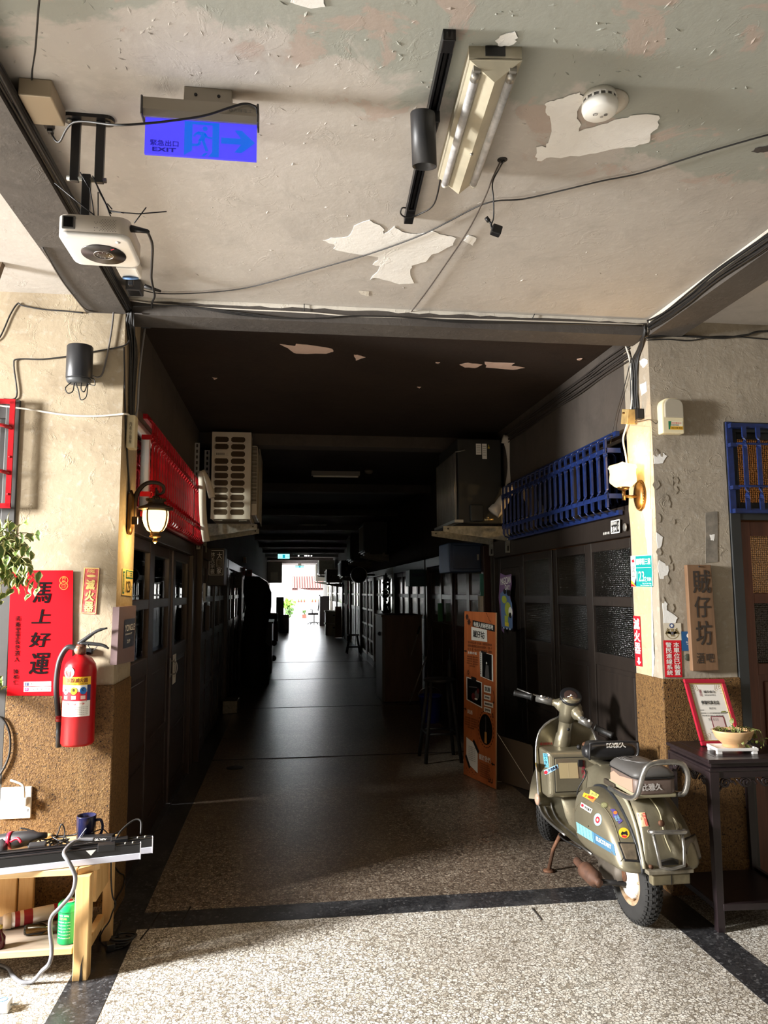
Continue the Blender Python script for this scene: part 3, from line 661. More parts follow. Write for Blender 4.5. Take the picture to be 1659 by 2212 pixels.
def sconce():
    cx, cy = 1.862, 3.90
    t = thing('wall_sconce', 'lit brass wall lamp with a cream glass shade on the peeling pillar', 'wall lamp', (cx, cy, 2.08))
    rows = []
    for s_, d in ((1, 0), (1, .008), (.86, .016), (.8, .022), (.5, .03)): rows.append([V((XR - .002 - d, cy + .0 + math.cos(a) * .062 * s_, 2.078 + math.sin(a) * .088 * s_)) for a in [2 * PI * i / 28 for i in range(28)]])
    bp = obj('back_plate', MB().grid(rows, closed=True, caps=True), BRASS, t); fixn(bp)
    bd = MB()
    for k in range(34): a = 2 * PI * k / 34; bd.sphere((XR - .016, cy + .056 * math.cos(a), 2.078 + .08 * math.sin(a)), .005, 6)
    obj('beading', bd, BRASS, bp)
    obj('arm', MB().tube([V((XR - .02, cy, 2.075)), V((XR - .06, cy, 2.07)), V((cx, cy, 2.072))], .009, 8), BRASS, t); obj('stem', MB().cyl((cx, cy, 2.05), (cx, cy, 2.115), .01, 10), BRASS, t)
    obj('cup', MB().lathe([(.012, 2.105), (.03, 2.112), (.034, 2.122), (.03, 2.126)], (cx, cy, 0), seg=20), BRASS, t)
    obj('glass_shade', MB().lathe([(.03, 2.122), (.048, 2.128), (.072, 2.15), (.074, 2.165), (.070, 2.2), (.072, 2.222), (.079, 2.232), (.074, 2.244), (.03, 2.256), (.012, 2.262), (.002, 2.268)], (cx, cy, 0), seg=28, cap=False), emit('sconce_glow', (255, 218, 140), .6), t)
    point('sconce_bulb', (cx + .0, cy - .0, 2.31), 1.0, (1, .60, .24), .035)
    point('sconce_bulb', (cx + .045, cy - .055, 2.02), .45, (1, .62, .26), .03)
    point('sconce_bulb', (cx - .05, cy - .1, 2.2), .3, (1, .68, .36), .05)
sconce()
point('shop_bulb', (3.5, 5.4, 2.25), 14, (1, .55, .2), .08)
point('left_shop_fill', (-2.2, 5.6, 2.7), 60, (1, .95, .88), .1)  # added fill light without a fixture, brightens the left shop behind its glass
# ---------------------------------------------------------------- left wall: window frame with red guard, posters, extinguisher
GLZ = M('window_white', (206, 206, 202), .4)
_wn += 1
w = sempty('window_%d' % _wn, (-1.6, 3.78, 1.2))
obj('window_frame', MB().bb(-1.365, -1.30, 3.74, 3.90, 0, 2.49).bb(-2.3, -1.30, 3.745, 3.90, 2.40, 2.49).bb(-2.3, -1.36, 3.76, 3.88, 1.86, 1.94).bb(-1.40, -1.36, 3.77, 3.87, 0, 2.42), M('frame_charcoal', (66, 64, 62), .6, var=.2, scale=4), w, bevel=.004)
obj('casement', MB().bb(-1.47, -1.42, 3.80, 3.84, 1.98, 2.36).bb(-2.25, -1.42, 3.80, 3.84, 2.32, 2.36).bb(-2.25, -1.42, 3.80, 3.84, 1.98, 2.02), GLZ, w, bevel=.003)
obj('pane', MB().bb(-2.25, -1.45, 3.818, 3.822, 2.0, 2.34), glass('frosty', (200, 204, 206)), w); obj('pane', MB().bb(-2.25, -1.40, 3.818, 3.822, .9, 1.86), GLASS, w)
obj('door_panel', MB().bb(-2.28, -1.40, 3.80, 3.84, 0, .9), M('frame_charcoal', (0, 0, 0)), w)
t = thing('window_guard', 'red iron guard over the small window in the far front wall beyond the plant', 'window guard', (-1.55, 3.70, 1.95))
RG = REDI; gx = -1.318
obj('guard_bar', MB().bb(gx - .012, gx + .012, 3.69, 3.70, 1.96, 2.47), RG, t)
for z in (2.47, 1.965): obj('rail', MB().bb(-2.2, gx + .012, 3.69, 3.702, z - .012, z + .012), RG, t)
for z in (2.34, 2.12): obj('rail', MB().tube([V((gx, 3.69, z)), V((gx - .03, 3.675, z + .008)), V((gx - .07, 3.67, z + .012)), V((-2.2, 3.67, z + .012))], .0095, 6), RG, t)
for i in range(6): obj('guard_bar', MB().bb(-1.46 - i * .13, -1.44 - i * .13, 3.655, 3.665, 1.96, 2.47), RG, t)
for z in (2.34, 2.12, 2.2, 2.02): obj('rivet', MB().sphere((gx, 3.688, z), .006, 6), REDM, t)
# red new-year poster
PR = M('poster_red', (196, 6, 22), .85, spec=.15)
tl, tr, bl, br_ = [FY(u, v, 3.737) for u, v in ((23, 1232), (158, 1232), (15, 1503), (155, 1503))]
po = one('new_year_poster', fixn_ if False else MB().prism([tl, tr, br_, bl], (0, .0015, 0)), PR, 'red paper poster with big black brush writing on the pillar', 'poster')
f = Face(tl, tr, bl); BR = M('brush_ink', (20, 10, 12), .9, spec=.1); GOLD = M('gold_print', (222, 140, 60), .5)
CW = dict(bold=.03, shear=.18)
for ch, a0, b0, a1, b1 in (('馬', .36, .095, .66, .265), ('上', .35, .315, .65, .43), ('好', .32, .50, .66, .62), ('運', .33, .665, .66, .835)): f.txt(ch, a0, b0, a1, b1, BR, 1, .022, 0, False, .15)
f.txt('南廠里里長參選人', .1, .365, .18, .735, BR, vert=True, bold=.012); f.txt('陳柏仁', .09, .79, .17, .915, BR, vert=True, bold=.012)
f.disc(.855, .082, .07, GOLD, ring=.88).disc(.855, .125, .07, GOLD, ring=.88); f.txt('丙午', .825, .05, .885, .105, GOLD, vert=True); f.txt('二〇', .81, .108, .9, .124, GOLD); f.txt('二六', .81, .128, .9, .144, GOLD)
for b0, s_, ic in ((.893, '陳柏仁 Chen Po Jen', M('icon_blue', (58, 62, 110), .5)), (.935, 'Chen Po Jen 2026', M('icon_magenta', (186, 40, 120), .5))):
    f.rect(.26, b0, .69, b0 + .037, WHITE); f.rect(.28, b0 + .006, .335, b0 + .031, ic, 1); f.txt(s_, .36, b0 + .009, .67, b0 + .029, INK, 1)
f.txt('f', .3, .9, .318, .923, WHITE, 2, .02); f.disc(.3075, .953, .013, WHITE, 2, ring=.6); f.done(po)
# small red fire sign
PR2 = M('sign_dark_red', (190, 30, 44), .5, var=.25, scale=40, c2=(206, 120, 110)); YEL = M('print_yellow', (232, 208, 128), .55)
tl, tr, bl, br_ = [FY(u, v, 3.744) for u, v in ((182, 1226), (215, 1227), (174, 1325), (208, 1327))]
po = one('fire_sign', MB().prism([tl, tr, br_, bl], (0, .004, 0)), PR2, 'small worn red fire extinguisher sign on the pillar beside the red poster', 'sign')
f = Face(tl, tr, bl); f.line([(.03, .01), (.97, .01), (.97, .99), (.03, .99), (.03, .01)], .05, YEL); f.txt('FIRE', .25, .04, .75, .11, YEL, bold=.02); f.txt('滅火器', .2, .25, .8, .97, YEL, vert=True, bold=.04); f.disc(.5, .18, .3, YEL, n=14, ry=.03); f.done(po)
# number plates on the side of the pillar
def xplate(name, label, quad, x, mat, th=.004, cat='sign', lift=.0012):
    P = [FX(u, v, x) for u, v in quad]; tl, tr, br_, bl = P
    sx = 1 if x < 0 else -1
    o = one(name, fixn_mb(MB().prism(P, (-sx * th, 0, 0))), mat, label, cat); f = Face(tl, tr, bl, lift)
    if f.n.x * sx < 0: f.n = -f.n
    return o, f
def fixn_mb(m): return m
po, f = xplate('house_number', 'yellowed house number plate on the lamp-lit side of the pillar', ((265, 1228), (288, 1232), (284, 1288), (263, 1285)), XL + .004, M('plate_yellow', (214, 188, 116), .5))
GRN = M('plate_green', (28, 96, 84), .5); f.rect(.3, .04, .97, .36, GRN); f.txt('國華街三段', .34, .07, .94, .32, YEL, 1, .02); f.txt('123', .34, .45, .72, .9, INK, 1, .01); f.txt('之一', .74, .58, .94, .8, INK); f.rect(.04, .1, .2, .95, GRN); f.txt('中西區南廠', .07, .15, .18, .9, YEL, 1, vert=True); f.done(po)
po, f = xplate('wall_plaque', 'brown square plaque with a dark printed panel on the pillar edge', ((258, 1311), (294, 1308), (290, 1428), (252, 1436)), XL + .03, M('plaque_brown', (112, 92, 92), .5), .03)
NV = M('plaque_navy', (30, 30, 44), .4); f.rect(.3, .24, .96, .76, NV); f.txt('YONGLE', .36, .34, .94, .46, WHITE); f.txt('MARKET', .4, .5, .8, .53, WHITE); f.txt('2F', .5, .62, .7, .68, WHITE); f.done(po)
t = thing('switch_box', 'cream electric switch box with handwriting above the lantern', 'switch box', FX(290, 940, XL + .02)); c = FX(289, 938, XL + .03); y = c.y
bx = obj('box', MB().bb(XL + .008, XL + .05, y - .075, y + .0, c.z - .085, c.z + .085), M('box_cream', (204, 190, 154), .55), t, bevel=.006)
f = Face((XL + .008, y - .076, c.z + .08), (XL + .05, y - .076, c.z + .08), (XL + .008, y - .076, c.z - .08)); f.txt('內有小插座', .35, .2, .65, .9, INK, vert=True); f.done(t)
# fire extinguisher
def extinguisher(name, label, cx, cy, z0, sc=1, full=True):
    EX = M('extinguisher_red', (172, 8, 20), .3, var=.12, scale=8); t = thing(name, label, 'fire extinguisher', (cx, cy, z0)); k = sc
    R = .073 * k; h = .335 * k
    obj('cylinder', MB().lathe([(R * .9, 0), (R, .012 * k), (R, h), (R * .93, h + .03 * k), (R * .7, h + .055 * k), (R * .4, h + .068 * k), (R * .3, h + .075 * k)], (cx, cy, z0), seg=32), EX, t)
    zt = z0 + h + .075 * k
    obj('valve', MB().lathe([(.024 * k, 0), (.024 * k, .035 * k), (.016 * k, .045 * k)], (cx, cy, zt), seg=14), M('valve_brass', (120, 84, 70), .4, .5), t)
    if not full: return t
    obj('gauge', MB().cyl((cx - .004, cy - .024, zt + .018), (cx - .004, cy - .034, zt + .018), .017, 14), M('gauge', (150, 110, 90), .4), t)
    hb = M('handle_black', (38, 38, 40), .45)
    obj('lever', MB().tube([V((cx - .012, cy, zt + .045)), V((cx + .02, cy, zt + .07)), V((cx + .07, cy, zt + .105)), V((cx + .115, cy, zt + .118))], [.011, .010, .008, .005], 6, n=3), hb, t)
    obj('lever', MB().tube([V((cx - .01, cy, zt + .05)), V((cx + .06, cy, zt + .045)), V((cx + .1, cy, zt + .038)), V((cx + .125, cy, zt + .022))], [.010, .009, .008, .005], 6, n=3), hb, t)
    obj('seal_wire', MB().tube([V((cx + .03, cy - .01, zt + .045)), V((cx + .055, cy - .01, zt + .015)), V((cx + .075, cy - .01, zt + .035))], .002, 5, n=5), hb, t)
    obj('hose', MB().tube([V((cx - .02, cy, zt + .025)), V((cx - .06, cy, zt + .03)), V((cx - .093, cy, zt - .03)), V((cx - .103, cy, zt - .13)), V((cx - .096, cy, zt - .22)), V((cx - .086, cy, zt - .3)), V((cx - .082, cy, zt - .36))], .013 * k, 8, n=5), hb, t)
    obj('hose_clip', MB().lathe([(.0145, 0), (.0145, .028)], (cx - .086, cy, zt - .305), seg=10), EX, t)
    obj('nozzle', MB().lathe([(.012, 0), (.014, .06), (.012, .10)], (cx - .083, cy, zt - .42), seg=10), hb, t)
    # wrapped label: bands on the front half
    def band(a0, a1, b0, b1, mat, nm, lv=0):
        r = R + .0006 + .0004 * lv; rows = [[V((cx + r * math.sin(a0 + (a1 - a0) * i / 12), cy - r * math.cos(a0 + (a1 - a0) * i / 12), z0 + z)) for i in range(13)] for z in (b0, b1)]
        return obj(nm, MB().grid(rows), mat, t)
    LY = M('label_yellow', (238, 186, 40), .5); LB = M('label_blue', (32, 110, 190), .5); LN = M('label_navy', (40, 44, 96), .5)
    lab = band(-1.0, .95, .135, .275, WHITE, 'paper_label'); band(-1.0, .95, .205, .245, M('label_red', (206, 24, 44), .5), 'label_band', 1); band(-1.0, .95, .275, .312, LY, 'label_band', 1); band(.72, .95, .205, .275, LN, 'label_band', 2)
    def ctxt(s_, a, z, wd, hh, mat, lv=2, bold=.0):
        vs, fs, x0, x1, y0, y1 = tgeo(s_, bold); r = R + .0008 + .0004 * lv; m = MB()
        m.add([V((cx + (r + v.z * .05) * math.sin(a + ((v.x - x0) / (x1 - x0) - .5) * wd), cy - (r + v.z * .05) * math.cos(a + ((v.x - x0) / (x1 - x0) - .5) * wd), z0 + z + ((v.y - y0) / (y1 - y0) - .5) * hh)) for v in vs], fs); obj('lettering', m, mat, t)
    ctxt('乾粉滅火器', .1, .297, 1.3, .02, M('label_brown', (120, 50, 30), .5), 2, .02); ctxt('A B C DRY POWDER', .1, .281, 1.3, .006, INK)
    for i, (ch, mt) in enumerate((('A', WHITE), ('B', LY), ('C', LB))):
        a = -.62 + i * .55; r = R + .002; obj('class_disc', MB().add([V((cx + r * math.sin(a + .2 * math.cos(q_)), cy - r * math.cos(a + .2 * math.cos(q_)), z0 + .25 + .0165 * math.sin(q_))) for q_ in [2 * PI * j / 18 for j in range(18)]], [tuple(range(18))]), mt, t); ctxt(ch, a, .254, .13, .012, INK, 4, .02)
        rows = [[V((cx + (R + .0016) * math.sin(a - .14 + .28 * j / 4), cy - (R + .0016) * math.cos(a - .14 + .28 * j / 4), z0 + z)) for j in range(5)] for z in (.212, .228)]; obj('class_picture', MB().grid(rows), M('label_pink', (238, 200, 196), .5), t)
    for k2 in range(5): ctxt('使用方法請先拔安全梢對準火源', .05, .145 + k2 * .008, 1.5, .0035, DGREY)
    ctxt('↗ ↘ →', .0, .192, 1.2, .009, RED)
    ctxt('■', .05, .2025, 1.3, .004, LN)
    a = -.45; obj('round_sticker', MB().add([V((cx + (R + .001) * math.sin(a + .37 * math.cos(q_)), cy - (R + .001) * math.cos(a + .37 * math.cos(q_)), z0 + .345 - .012 + .026 * math.sin(q_))) for q_ in [2 * PI * j / 22 for j in range(22)]], [tuple(range(22))]), WHITE, t); ctxt('合格 115.06', a, .333, .45, .009, M('green_ink', (70, 120, 100), .5), 1)
    return t
e = FY(167, 1608, 3.655); extinguisher('fire_extinguisher', 'red fire extinguisher with black hose hanging on the near pillar by the red poster', e.x, 3.655, e.z)
one('wall_hook', MB().bb(e.x - .03, e.x + .03, 3.725, 3.752, e.z + .40, e.z + .43).bb(e.x - .012, e.x + .012, 3.66, 3.73, e.z + .405, e.z + .415), BLACK, 'black steel hook that carries the near fire extinguisher', 'hook')
# black loudspeaker
def speaker():
    cx, cy = FY(172, 780, 3.66).x, 3.66; zt, zb = FY(172, 738, 3.6).z, FY(172, 822, 3.6).z
    t = thing('wall_speaker', 'black rounded loudspeaker mounted high on the cream pillar', 'loudspeaker', (cx, cy, zb)); R = .061
    sy = .85
    obj('grille_body', MB().lathe([(R - .004, 0), (R, .006), (R, zt - zb - .03), (R - .004, zt - zb - .024)], (cx, cy, zb + .022), seg=32, sy=sy), M('speaker_black', (36, 37, 40), .38), t)
    obj('base_ring', MB().lathe([(R - .014, 0), (R - .006, .008), (R - .001, .02), (R - .003, .023)], (cx, cy, zb), seg=32, sy=sy), M('speaker_base', (58, 60, 62), .5), t)
    obj('wall_mount', MB().bb(cx - .03, cx + .03, cy + .045, 3.75, zb + .03, zb + .12), BLACK, t)
    f = Face((cx - .030, cy - R * sy * .9, zt - .02), (cx - .023, cy - R * sy * .93, zt - .02), (cx - .030, cy - R * sy * .9, zt - .06)); f.done(t)
    cb = MB()
    for a, b in (((-.028, -.01), (-.04, -.05)), ((.02, 0), (.03, -.045))): pass
    cb.tube([V((cx - .03, cy - .02, zb)), V((cx - .052, cy - .03, zb - .03)), V((cx - .04, cy - .03, zb - .055)), V((cx - .018, cy - .03, zb - .045)), V((cx - .015, cy - .02, zb - .002))], .0028, 6, n=5)
    cb.tube([V((cx - .01, cy - .02, zb)), V((cx + .008, cy - .03, zb - .04)), V((cx + .02, cy - .03, zb - .085)), V((cx + .045, cy - .03, zb - .07)), V((cx + .048, cy - .02, zb - .005))], .0028, 6, n=5)
    cb.tube([V((cx + .018, cy - .02, zb)), V((cx + .02, cy - .03, zb - .035)), V((cx + .036, cy - .03, zb - .045)), V((cx + .045, cy - .02, zb - .002))], .0028, 6, n=5)
    cb.tube([V((cx + .045, cy - .01, zb)), V((cx + .08, cy - .02, zb - .01)), V((cx + .075, cy - .02, zb + .02)), V((cx + .058, cy, zb + .03))], .0025, 6, n=5)
    obj('speaker_lead', cb, CABLE, t)
speaker()
# ---------------------------------------------------------------- the long corridor behind the first bay
struct('wall_left', MB().bb(-1.0, -.86, 6.97, 33.4, 0, ZC).bb(-1.0, -.86, 33.4, YE, 2.5, ZC).bb(-1.0, -.86, 33.4, YE, 0, .8).bb(-1.0, -.86, 37.2, 37.8, .8, 2.5), P_SOOTW)  # openings added near the far end to let sky light into the corridor
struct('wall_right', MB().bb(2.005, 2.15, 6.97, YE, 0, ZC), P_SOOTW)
CWOOD = wood('cream_door_paint', (190, 182, 164), (160, 150, 132), (5, 5, .6), .45, 5)
RBW = wood('dark_red_door', (58, 36, 30), (42, 25, 21), (6, 6, .6), .35, 5)
PANE_D = M('dim_pane', (88, 84, 80), .12)
for k in range(9):
    y0 = 7.22 + 3.22 * k; w3 = 2.96 / 4
    lv = [(y0 + .06 + w3 * i, y0 + .06 + w3 * (i + 1) - .02, 1) for i in range(4)]
    if k > 5: lv = [(y0 + .06 + 1.48 * i, y0 + .06 + 1.48 * (i + 1) - .03, 1) for i in range(2)]
    wm = (DWOOD, RBW, DWOOD, BWOOD)[k % 4]; rm = (RBW, BWOOD, CWOOD, CWOOD, CWOOD, BWOOD, CWOOD, CWOOD, CWOOD)[k]
    lo = ((.62, 1.07), (.12, .57))
    if k < 8: door_row(-.845, 1, lv, 1.88, wm, PANE_D, low=lo if k < 4 else ((.12, 1.05),), st=.08, head=2.0)
    if k == 3: door_row(1.985, -1, lv, 1.88, CWOOD, PANE_D, rows=((1.5, 1.8), (1.14, 1.45), (.78, 1.09), (.42, .73), (.08, .37)), low=(), st=.07, head=2.0, mull=3)
    else: door_row(1.985, -1, lv, 1.88, rm, PANE_D, low=lo if k < 4 else ((.12, 1.05),), st=.08, head=2.0)
# cream pier with dado far along on the right
pr = struct('wall_right', MB().bb(1.9, 2.01, 23.6, 24.9, 0, 2.2), P_LEFT); obj('dado', MB().bb(1.89, 2.01, 23.58, 24.9, 0, 1.15), GRAN, pr)
e = V((1.98, 23.4, .98)); extinguisher('fire_extinguisher', 'distant red fire extinguisher on the cream pier far down the corridor', 2.0, 23.45, 1.02, 1.25, False)
m = MB().bb(1.905, 1.99, 23.585, 23.595, 1.6, 1.95); one('fire_sign', m, PR2, 'distant dark red sign on the cream pier over the fire extinguisher', 'sign')
# air conditioners further on
def ac_box(name, label, x0, x1, y0, y1, z0, z1, mat, guard_=True):
    t = thing(name, label, 'air conditioner', ((x0 + x1) / 2, (y0 + y1) / 2, z0)); obj('casing', MB().bb(x0, x1, y0, y1, z0, z1), mat, t, bevel=.015)
    g = MB()
    for k in range(10): y = y0 + .05 + (y1 - y0 - .1) * k / 9; g.bb(x0 - .03, x0 - .022, y - .006, y + .006, z0 + .05, z1 - .08)
    g.bb(x0 - .034, x0 - .02, y0, y1, z0 + .03, z0 + .05).bb(x0 - .034, x0 - .02, y0, y1, z1 - .09, z1 - .07); obj('fin_guard', g, M('guard_steel', (0, 0, 0)), t)
    obj('side_panel', MB().bb(x0 + .12, x1 - .08, y0 - .012, y0 + .002, z0 + .25, z0 + .45), mat, t, bevel=.006); obj('paper_label', MB().bb(x0 + .13, x0 + .19, y0 - .004, y0, z1 - .3, z1 - .2), CREAMD, t)
    for y in (y0 + .1, y1 - .15): obj('arm', MB().prism([V((1.99, y, z0 - .03)), V((x0, y, z0 - .03)), V((x0, y, z0 - .07)), V((1.99, y, z0 - .17))], (0, .04, 0)), GALV, t)
    for x in (x0 + .05, x1 - .1): obj('foot', MB().bb(x, x + .06, y0 + .03, y1 - .03, z0 - .03, z0 + .005), GALV, t)
    return t
ac_box('air_conditioner', 'large dark outdoor air conditioner hung over the brown cabinet', 1.5, 1.95, 14.4, 15.3, 2.31, 2.92, M('ac_grey', (66, 66, 66), .5))
ac_box('air_conditioner', 'dark air conditioner hung behind the large dark one', 1.48, 1.95, 17.3, 18.2, 2.28, 2.92, ACBLK)
ac_box('air_conditioner', 'low black air conditioner near the round light box', 1.48, 1.95, 20.6, 21.4, 1.98, 2.42, M('ac_navy', (40, 40, 52), .5))
ac_box('air_conditioner', 'cream air conditioner hung beside the distant cream pier', 1.4, 1.95, 26.6, 27.5, 1.88, 2.36, CREAM)
ac_box('air_conditioner', 'upper cream air conditioner close to the bright exit', 1.3, 1.95, 30.8, 31.8, 2.26, 2.86, CREAM)
ac_box('air_conditioner', 'last tall air conditioner hung at the bright exit', 1.35, 1.95, 35.5, 36.6, 2.06, 2.86, CREAMD)
ac_l = thing('air_conditioner', 'tall cream air conditioner on the opposite wall at the bright exit', 'air conditioner', (-.5, 32.3, 1.95)); obj('casing', MB().bb(-.855, -.22, 32.3, 33.2, 1.95, 2.86), CREAMD, ac_l, bevel=.02); obj('side_panel', MB().bb(-.7, -.4, 32.285, 32.3, 2.05, 2.4), CREAM, ac_l)
t = thing('light_box', 'round sign box hung on the dark wall past the cabinet', 'sign', (1.55, 16.4, 1.72)); obj('drum', MB().lathe([(.17, 0), (.18, .01), (.18, .12), (.17, .13)], (1.58, 16.4, 1.92), (0, 1, 0), 28), M('drum_grey', (76, 72, 72), .5), t); obj('rim', MB().tube([V((1.58 + .175 * math.cos(a), 16.395, 1.92 + .175 * math.sin(a))) for a in [2 * PI * i / 28 for i in range(28)]], .008, 6, closed=True), M('rim_steel', (190, 188, 186), .3, .6), t); obj('arm', MB().bb(1.74, 1.99, 16.44, 16.48, 1.9, 1.94), BLACK, t)
# ceiling things in the corridor
FLU = M('fluorescent_case', (120, 116, 112), .5)
for i, (x, y, lb) in enumerate(((.59, 9.15, 'dusty fluorescent ceiling lamp over the corridor, the nearest one'), (.55, 15.9, 'second fluorescent ceiling lamp over the corridor'), (.5, 28.4, 'third small fluorescent lamp far down the corridor'))):
    t = thing('fluorescent_lamp', lb, 'ceiling lamp', (x, y, ZC), 'ceiling lamps along the corridor')
    obj('case', MB().prism([V((x - .3, y - .07, ZC)), V((x - .3, y + .07, ZC)), V((x - .3, y + .045, ZC - .05)), V((x - .3, y - .045, ZC - .05))], (.6, 0, 0)), FLU, t); obj('tube', MB().cyl((x - .28, y - .03, ZC - .062), (x + .28, y - .03, ZC - .062), .013, 8), WHITE, t)
for x, y, lb in ((.99, 9.0, 'small pale smoke detector beside the nearest corridor lamp'), (.755, 13.5, 'small pale smoke detector on the dark ceiling further on')):
    one('smoke_detector', MB().lathe([(.05, 0), (.052, -.02), (.035, -.04), (.015, -.045)], (x, y, ZC), seg=16), M('detector_dim', (120, 114, 106), .5), lb, 'smoke detector')
def far_exit(x, y, z, w, h, lb):
    t = thing('exit_sign', lb, 'exit sign', (x, y, z)); obj('case', MB().bb(x - w / 2 - .01, x + w / 2 + .01, y, y + .06, z, z + h * .25), CREAMD, t)
    obj('lit_panel', MB().bb(x - w / 2, x + w / 2, y + .02, y + .035, z - h, z), emit('exit_cyan', (150, 245, 240), .35), t)
    f = Face((x - w / 2, y + .019, z), (x + w / 2, y + .019, z), (x - w / 2, y + .019, z - h)); CY_ = emit('exit_teal', (20, 170, 190), .2); f.txt('出口', .05, .4, .32, .8, CY_); f.rect(.4, .15, .62, .9, CY_); f.txt('→', .68, .3, .95, .75, CY_); f.done(t)
    obj('hanger', MB().bb(x - .08, x + .08, y + .02, y + .04, z + h * .25, ZC), CREAMD, t)
far_exit(-.13, 27.2, 2.93, .42, .17, 'lit cyan exit sign hung under the ceiling midway down the corridor'); far_exit(.62, 37.6, 2.86, .45, .1, 'tiny cyan exit sign just before the bright end')
bl_ = thing('string_lights', 'short string of white bulbs under the ceiling before the exit', 'string lights', (.75, 28, 2.95)); obj('wire', MB().tube([V((.1, 28, 3.02)), V((.4, 28, 2.94)), V((.9, 28, 2.93)), V((1.6, 28, 3.02))], .008, 5, n=5), CABLE, bl_)
for x in (.42, .66, .72, .8, .9): obj('bulb', MB().sphere((x, 28, 2.9), .026, 8), emit('bulb_white', (255, 250, 240), 1.0), bl_)
# clutter along the left wall
t = thing('sign_box', 'dark light box with white characters under the near bracket', 'sign', (-.74, 8.0, 1.6)); obj('box', MB().bb(-.83, -.66, 8.0, 8.35, 1.62, 2.02), M('sign_box_dark', (52, 50, 48), .5), t, bevel=.008)
f = Face((-.82, 7.998, 2.0), (-.67, 7.998, 2.0), (-.82, 7.998, 1.64)); f.line([(.02, .02), (.98, .02), (.98, .74), (.02, .74), (.02, .02)], .04, WHITE); f.txt('大會家', .55, .06, .9, .72, WHITE, vert=True, bold=.01); f.txt('林氏宗親', .12, .06, .4, .72, WHITE, vert=True); f.rect(.5, .28, .9, .5, CREAMD, 2); f.done(t)
for nm, lb, cat, u0, v0, u1, v1, y, mat in (('light_box', 'small box lamp with an orange print high on the dark shopfronts', 'sign', 474, 1199, 485, 1218, 9.6, M('lamp_paper', (214, 190, 160), .6)), ('light_box', 'small pale box sign beyond the orange one', 'sign', 525, 1203, 532, 1216, 14.6, CREAM), ('meter_box', 'electric meter box on the left shopfronts', 'meter', 504, 1236, 522, 1270, 12.3, M('meter_brown', (84, 76, 64), .5)),
        ('paper_sign', 'pink paper sign with writing among the dark shopfronts', 'sign', 520, 1226, 530, 1242, 13.5, M('pink_paper', (208, 140, 140), .6)), ('paper_sign', 'larger pink paper sign beside the dark heap', 'sign', 532, 1231, 544, 1250, 15, M('pink_paper', (0, 0, 0))), ('paper_sheet', 'white sheet of paper hanging beside the dark sign box', 'paper', 436, 1260, 443, 1299, 7.6, WHITE), ('wall_board', 'dark brown board hung on the left shopfronts', 'board', 443, 1308, 452, 1362, 7.8, DWOOD)):
    p, q = FY(u0, v0, y), FY(u1, v1, y); p.x = max(p.x, -.86); t = one(nm, MB().bb(p.x, q.x, y, y + .06, q.z, p.z), mat, lb, cat, bevel=.004)
    f = Face((p.x, y - .001, p.z), (q.x, y - .001, p.z), (p.x, y - .001, q.z))
    if mat not in (DWOOD, WHITE): f.txt('茶' if 'orange' in lb else '福', .2, .12, .8, .5, M('orange_print', (206, 120, 40), .5) if 'orange' in lb else DGREY, bold=.02); f.line([(.2, .65), (.8, .65)], .06, DGREY); f.line([(.2, .8), (.8, .8)], .06, DGREY); f.done(t)
DCL = M('dark_cloth', (30, 28, 30), .9, bump=.4, bscale=12); 
def blob(name, label, cat, rings, mat, seg=16, wob=.02):
    rows = [[V((cx + rx * math.cos(2 * PI * k / seg) * (1 + random.uniform(-wob, wob)), cy + ry * math.sin(2 * PI * k / seg) * (1 + random.uniform(-wob, wob)), z)) for k in range(seg)] for cx, cy, z, rx, ry in rings]
    return one(name, MB().grid(rows, closed=True, caps=True), mat, label, cat)
blob('draped_rack', 'tall shape under dark cloth standing against the left shopfronts', 'covered rack', [(-.52, 12.9, 0, .22, .6), (-.52, 12.9, .5, .22, .62), (-.5, 12.9, .62, .24, .62), (-.55, 12.9, .7, .2, .55), (-.52, 12.9, 1.0, .2, .5), (-.48, 12.9, 1.3, .22, .46), (-.5, 12.9, 1.55, .24, .42), (-.54, 12.9, 1.72, .2, .35), (-.6, 12.9, 1.82, .12, .2)], DCL)
t = thing('dark_cabinet', 'low black cabinet with rounded knobs beside the covered rack', 'cabinet', (-.5, 15.3, 0)); obj('body', MB().bb(-.81, -.28, 14.6, 16, 0, .95), M('cab_black', (34, 30, 28), .4), t, bevel=.01); obj('top', MB().bb(-.83, -.26, 14.58, 16.02, .95, .98), BWOOD, t); obj('knob', MB().sphere((-.25, 15.0, .55), .06, 10), DWOOD, t); obj('knob', MB().sphere((-.26, 15.4, .22), .06, 10), BWOOD, t)
t = thing('carton', 'brown carton with a blue box on it beyond the black cabinet', 'box', (-.42, 24.3, 0)); obj('box', MB().bb(-.7, -.28, 24.1, 24.6, 0, .55), M('carton_brown', (138, 96, 66), .8), t); obj('tape', MB().bb(-.52, -.46, 24.098, 24.1, .1, .55), M('tape_tan', (176, 142, 104), .4), t)
t = thing('crate', 'blue and white crate on the brown carton', 'crate', (-.45, 24.3, .55)); obj('tub', MB().bb(-.66, -.3, 24.12, 24.55, .551, .84), M('crate_blue', (50, 80, 130), .5), t, bevel=.02); obj('lid', MB().bb(-.68, -.29, 24.1, 24.57, .84, .88), WHITE, t, bevel=.01)
one('grey_drum', MB().lathe([(.18, 0), (.19, .02), (.19, .66), (.18, .68)], (-.1, 29.0, 0), seg=20), M('drum_dark', (84, 70, 64), .6), 'dark brown round bin before the bright exit', 'bin'); one('grey_board', MB().bb(-.42, -.12, 29.6, 29.66, .0, 1.36), M('board_grey', (112, 112, 106), .7), 'grey board standing behind the round bin', 'board')
one('small_box', MB().bb(-.82 + .01, -.62, 9.9, 10.3, 0, .16), GALV, 'small grey metal box on the floor by the dark shopfronts', 'box', bevel=.01)
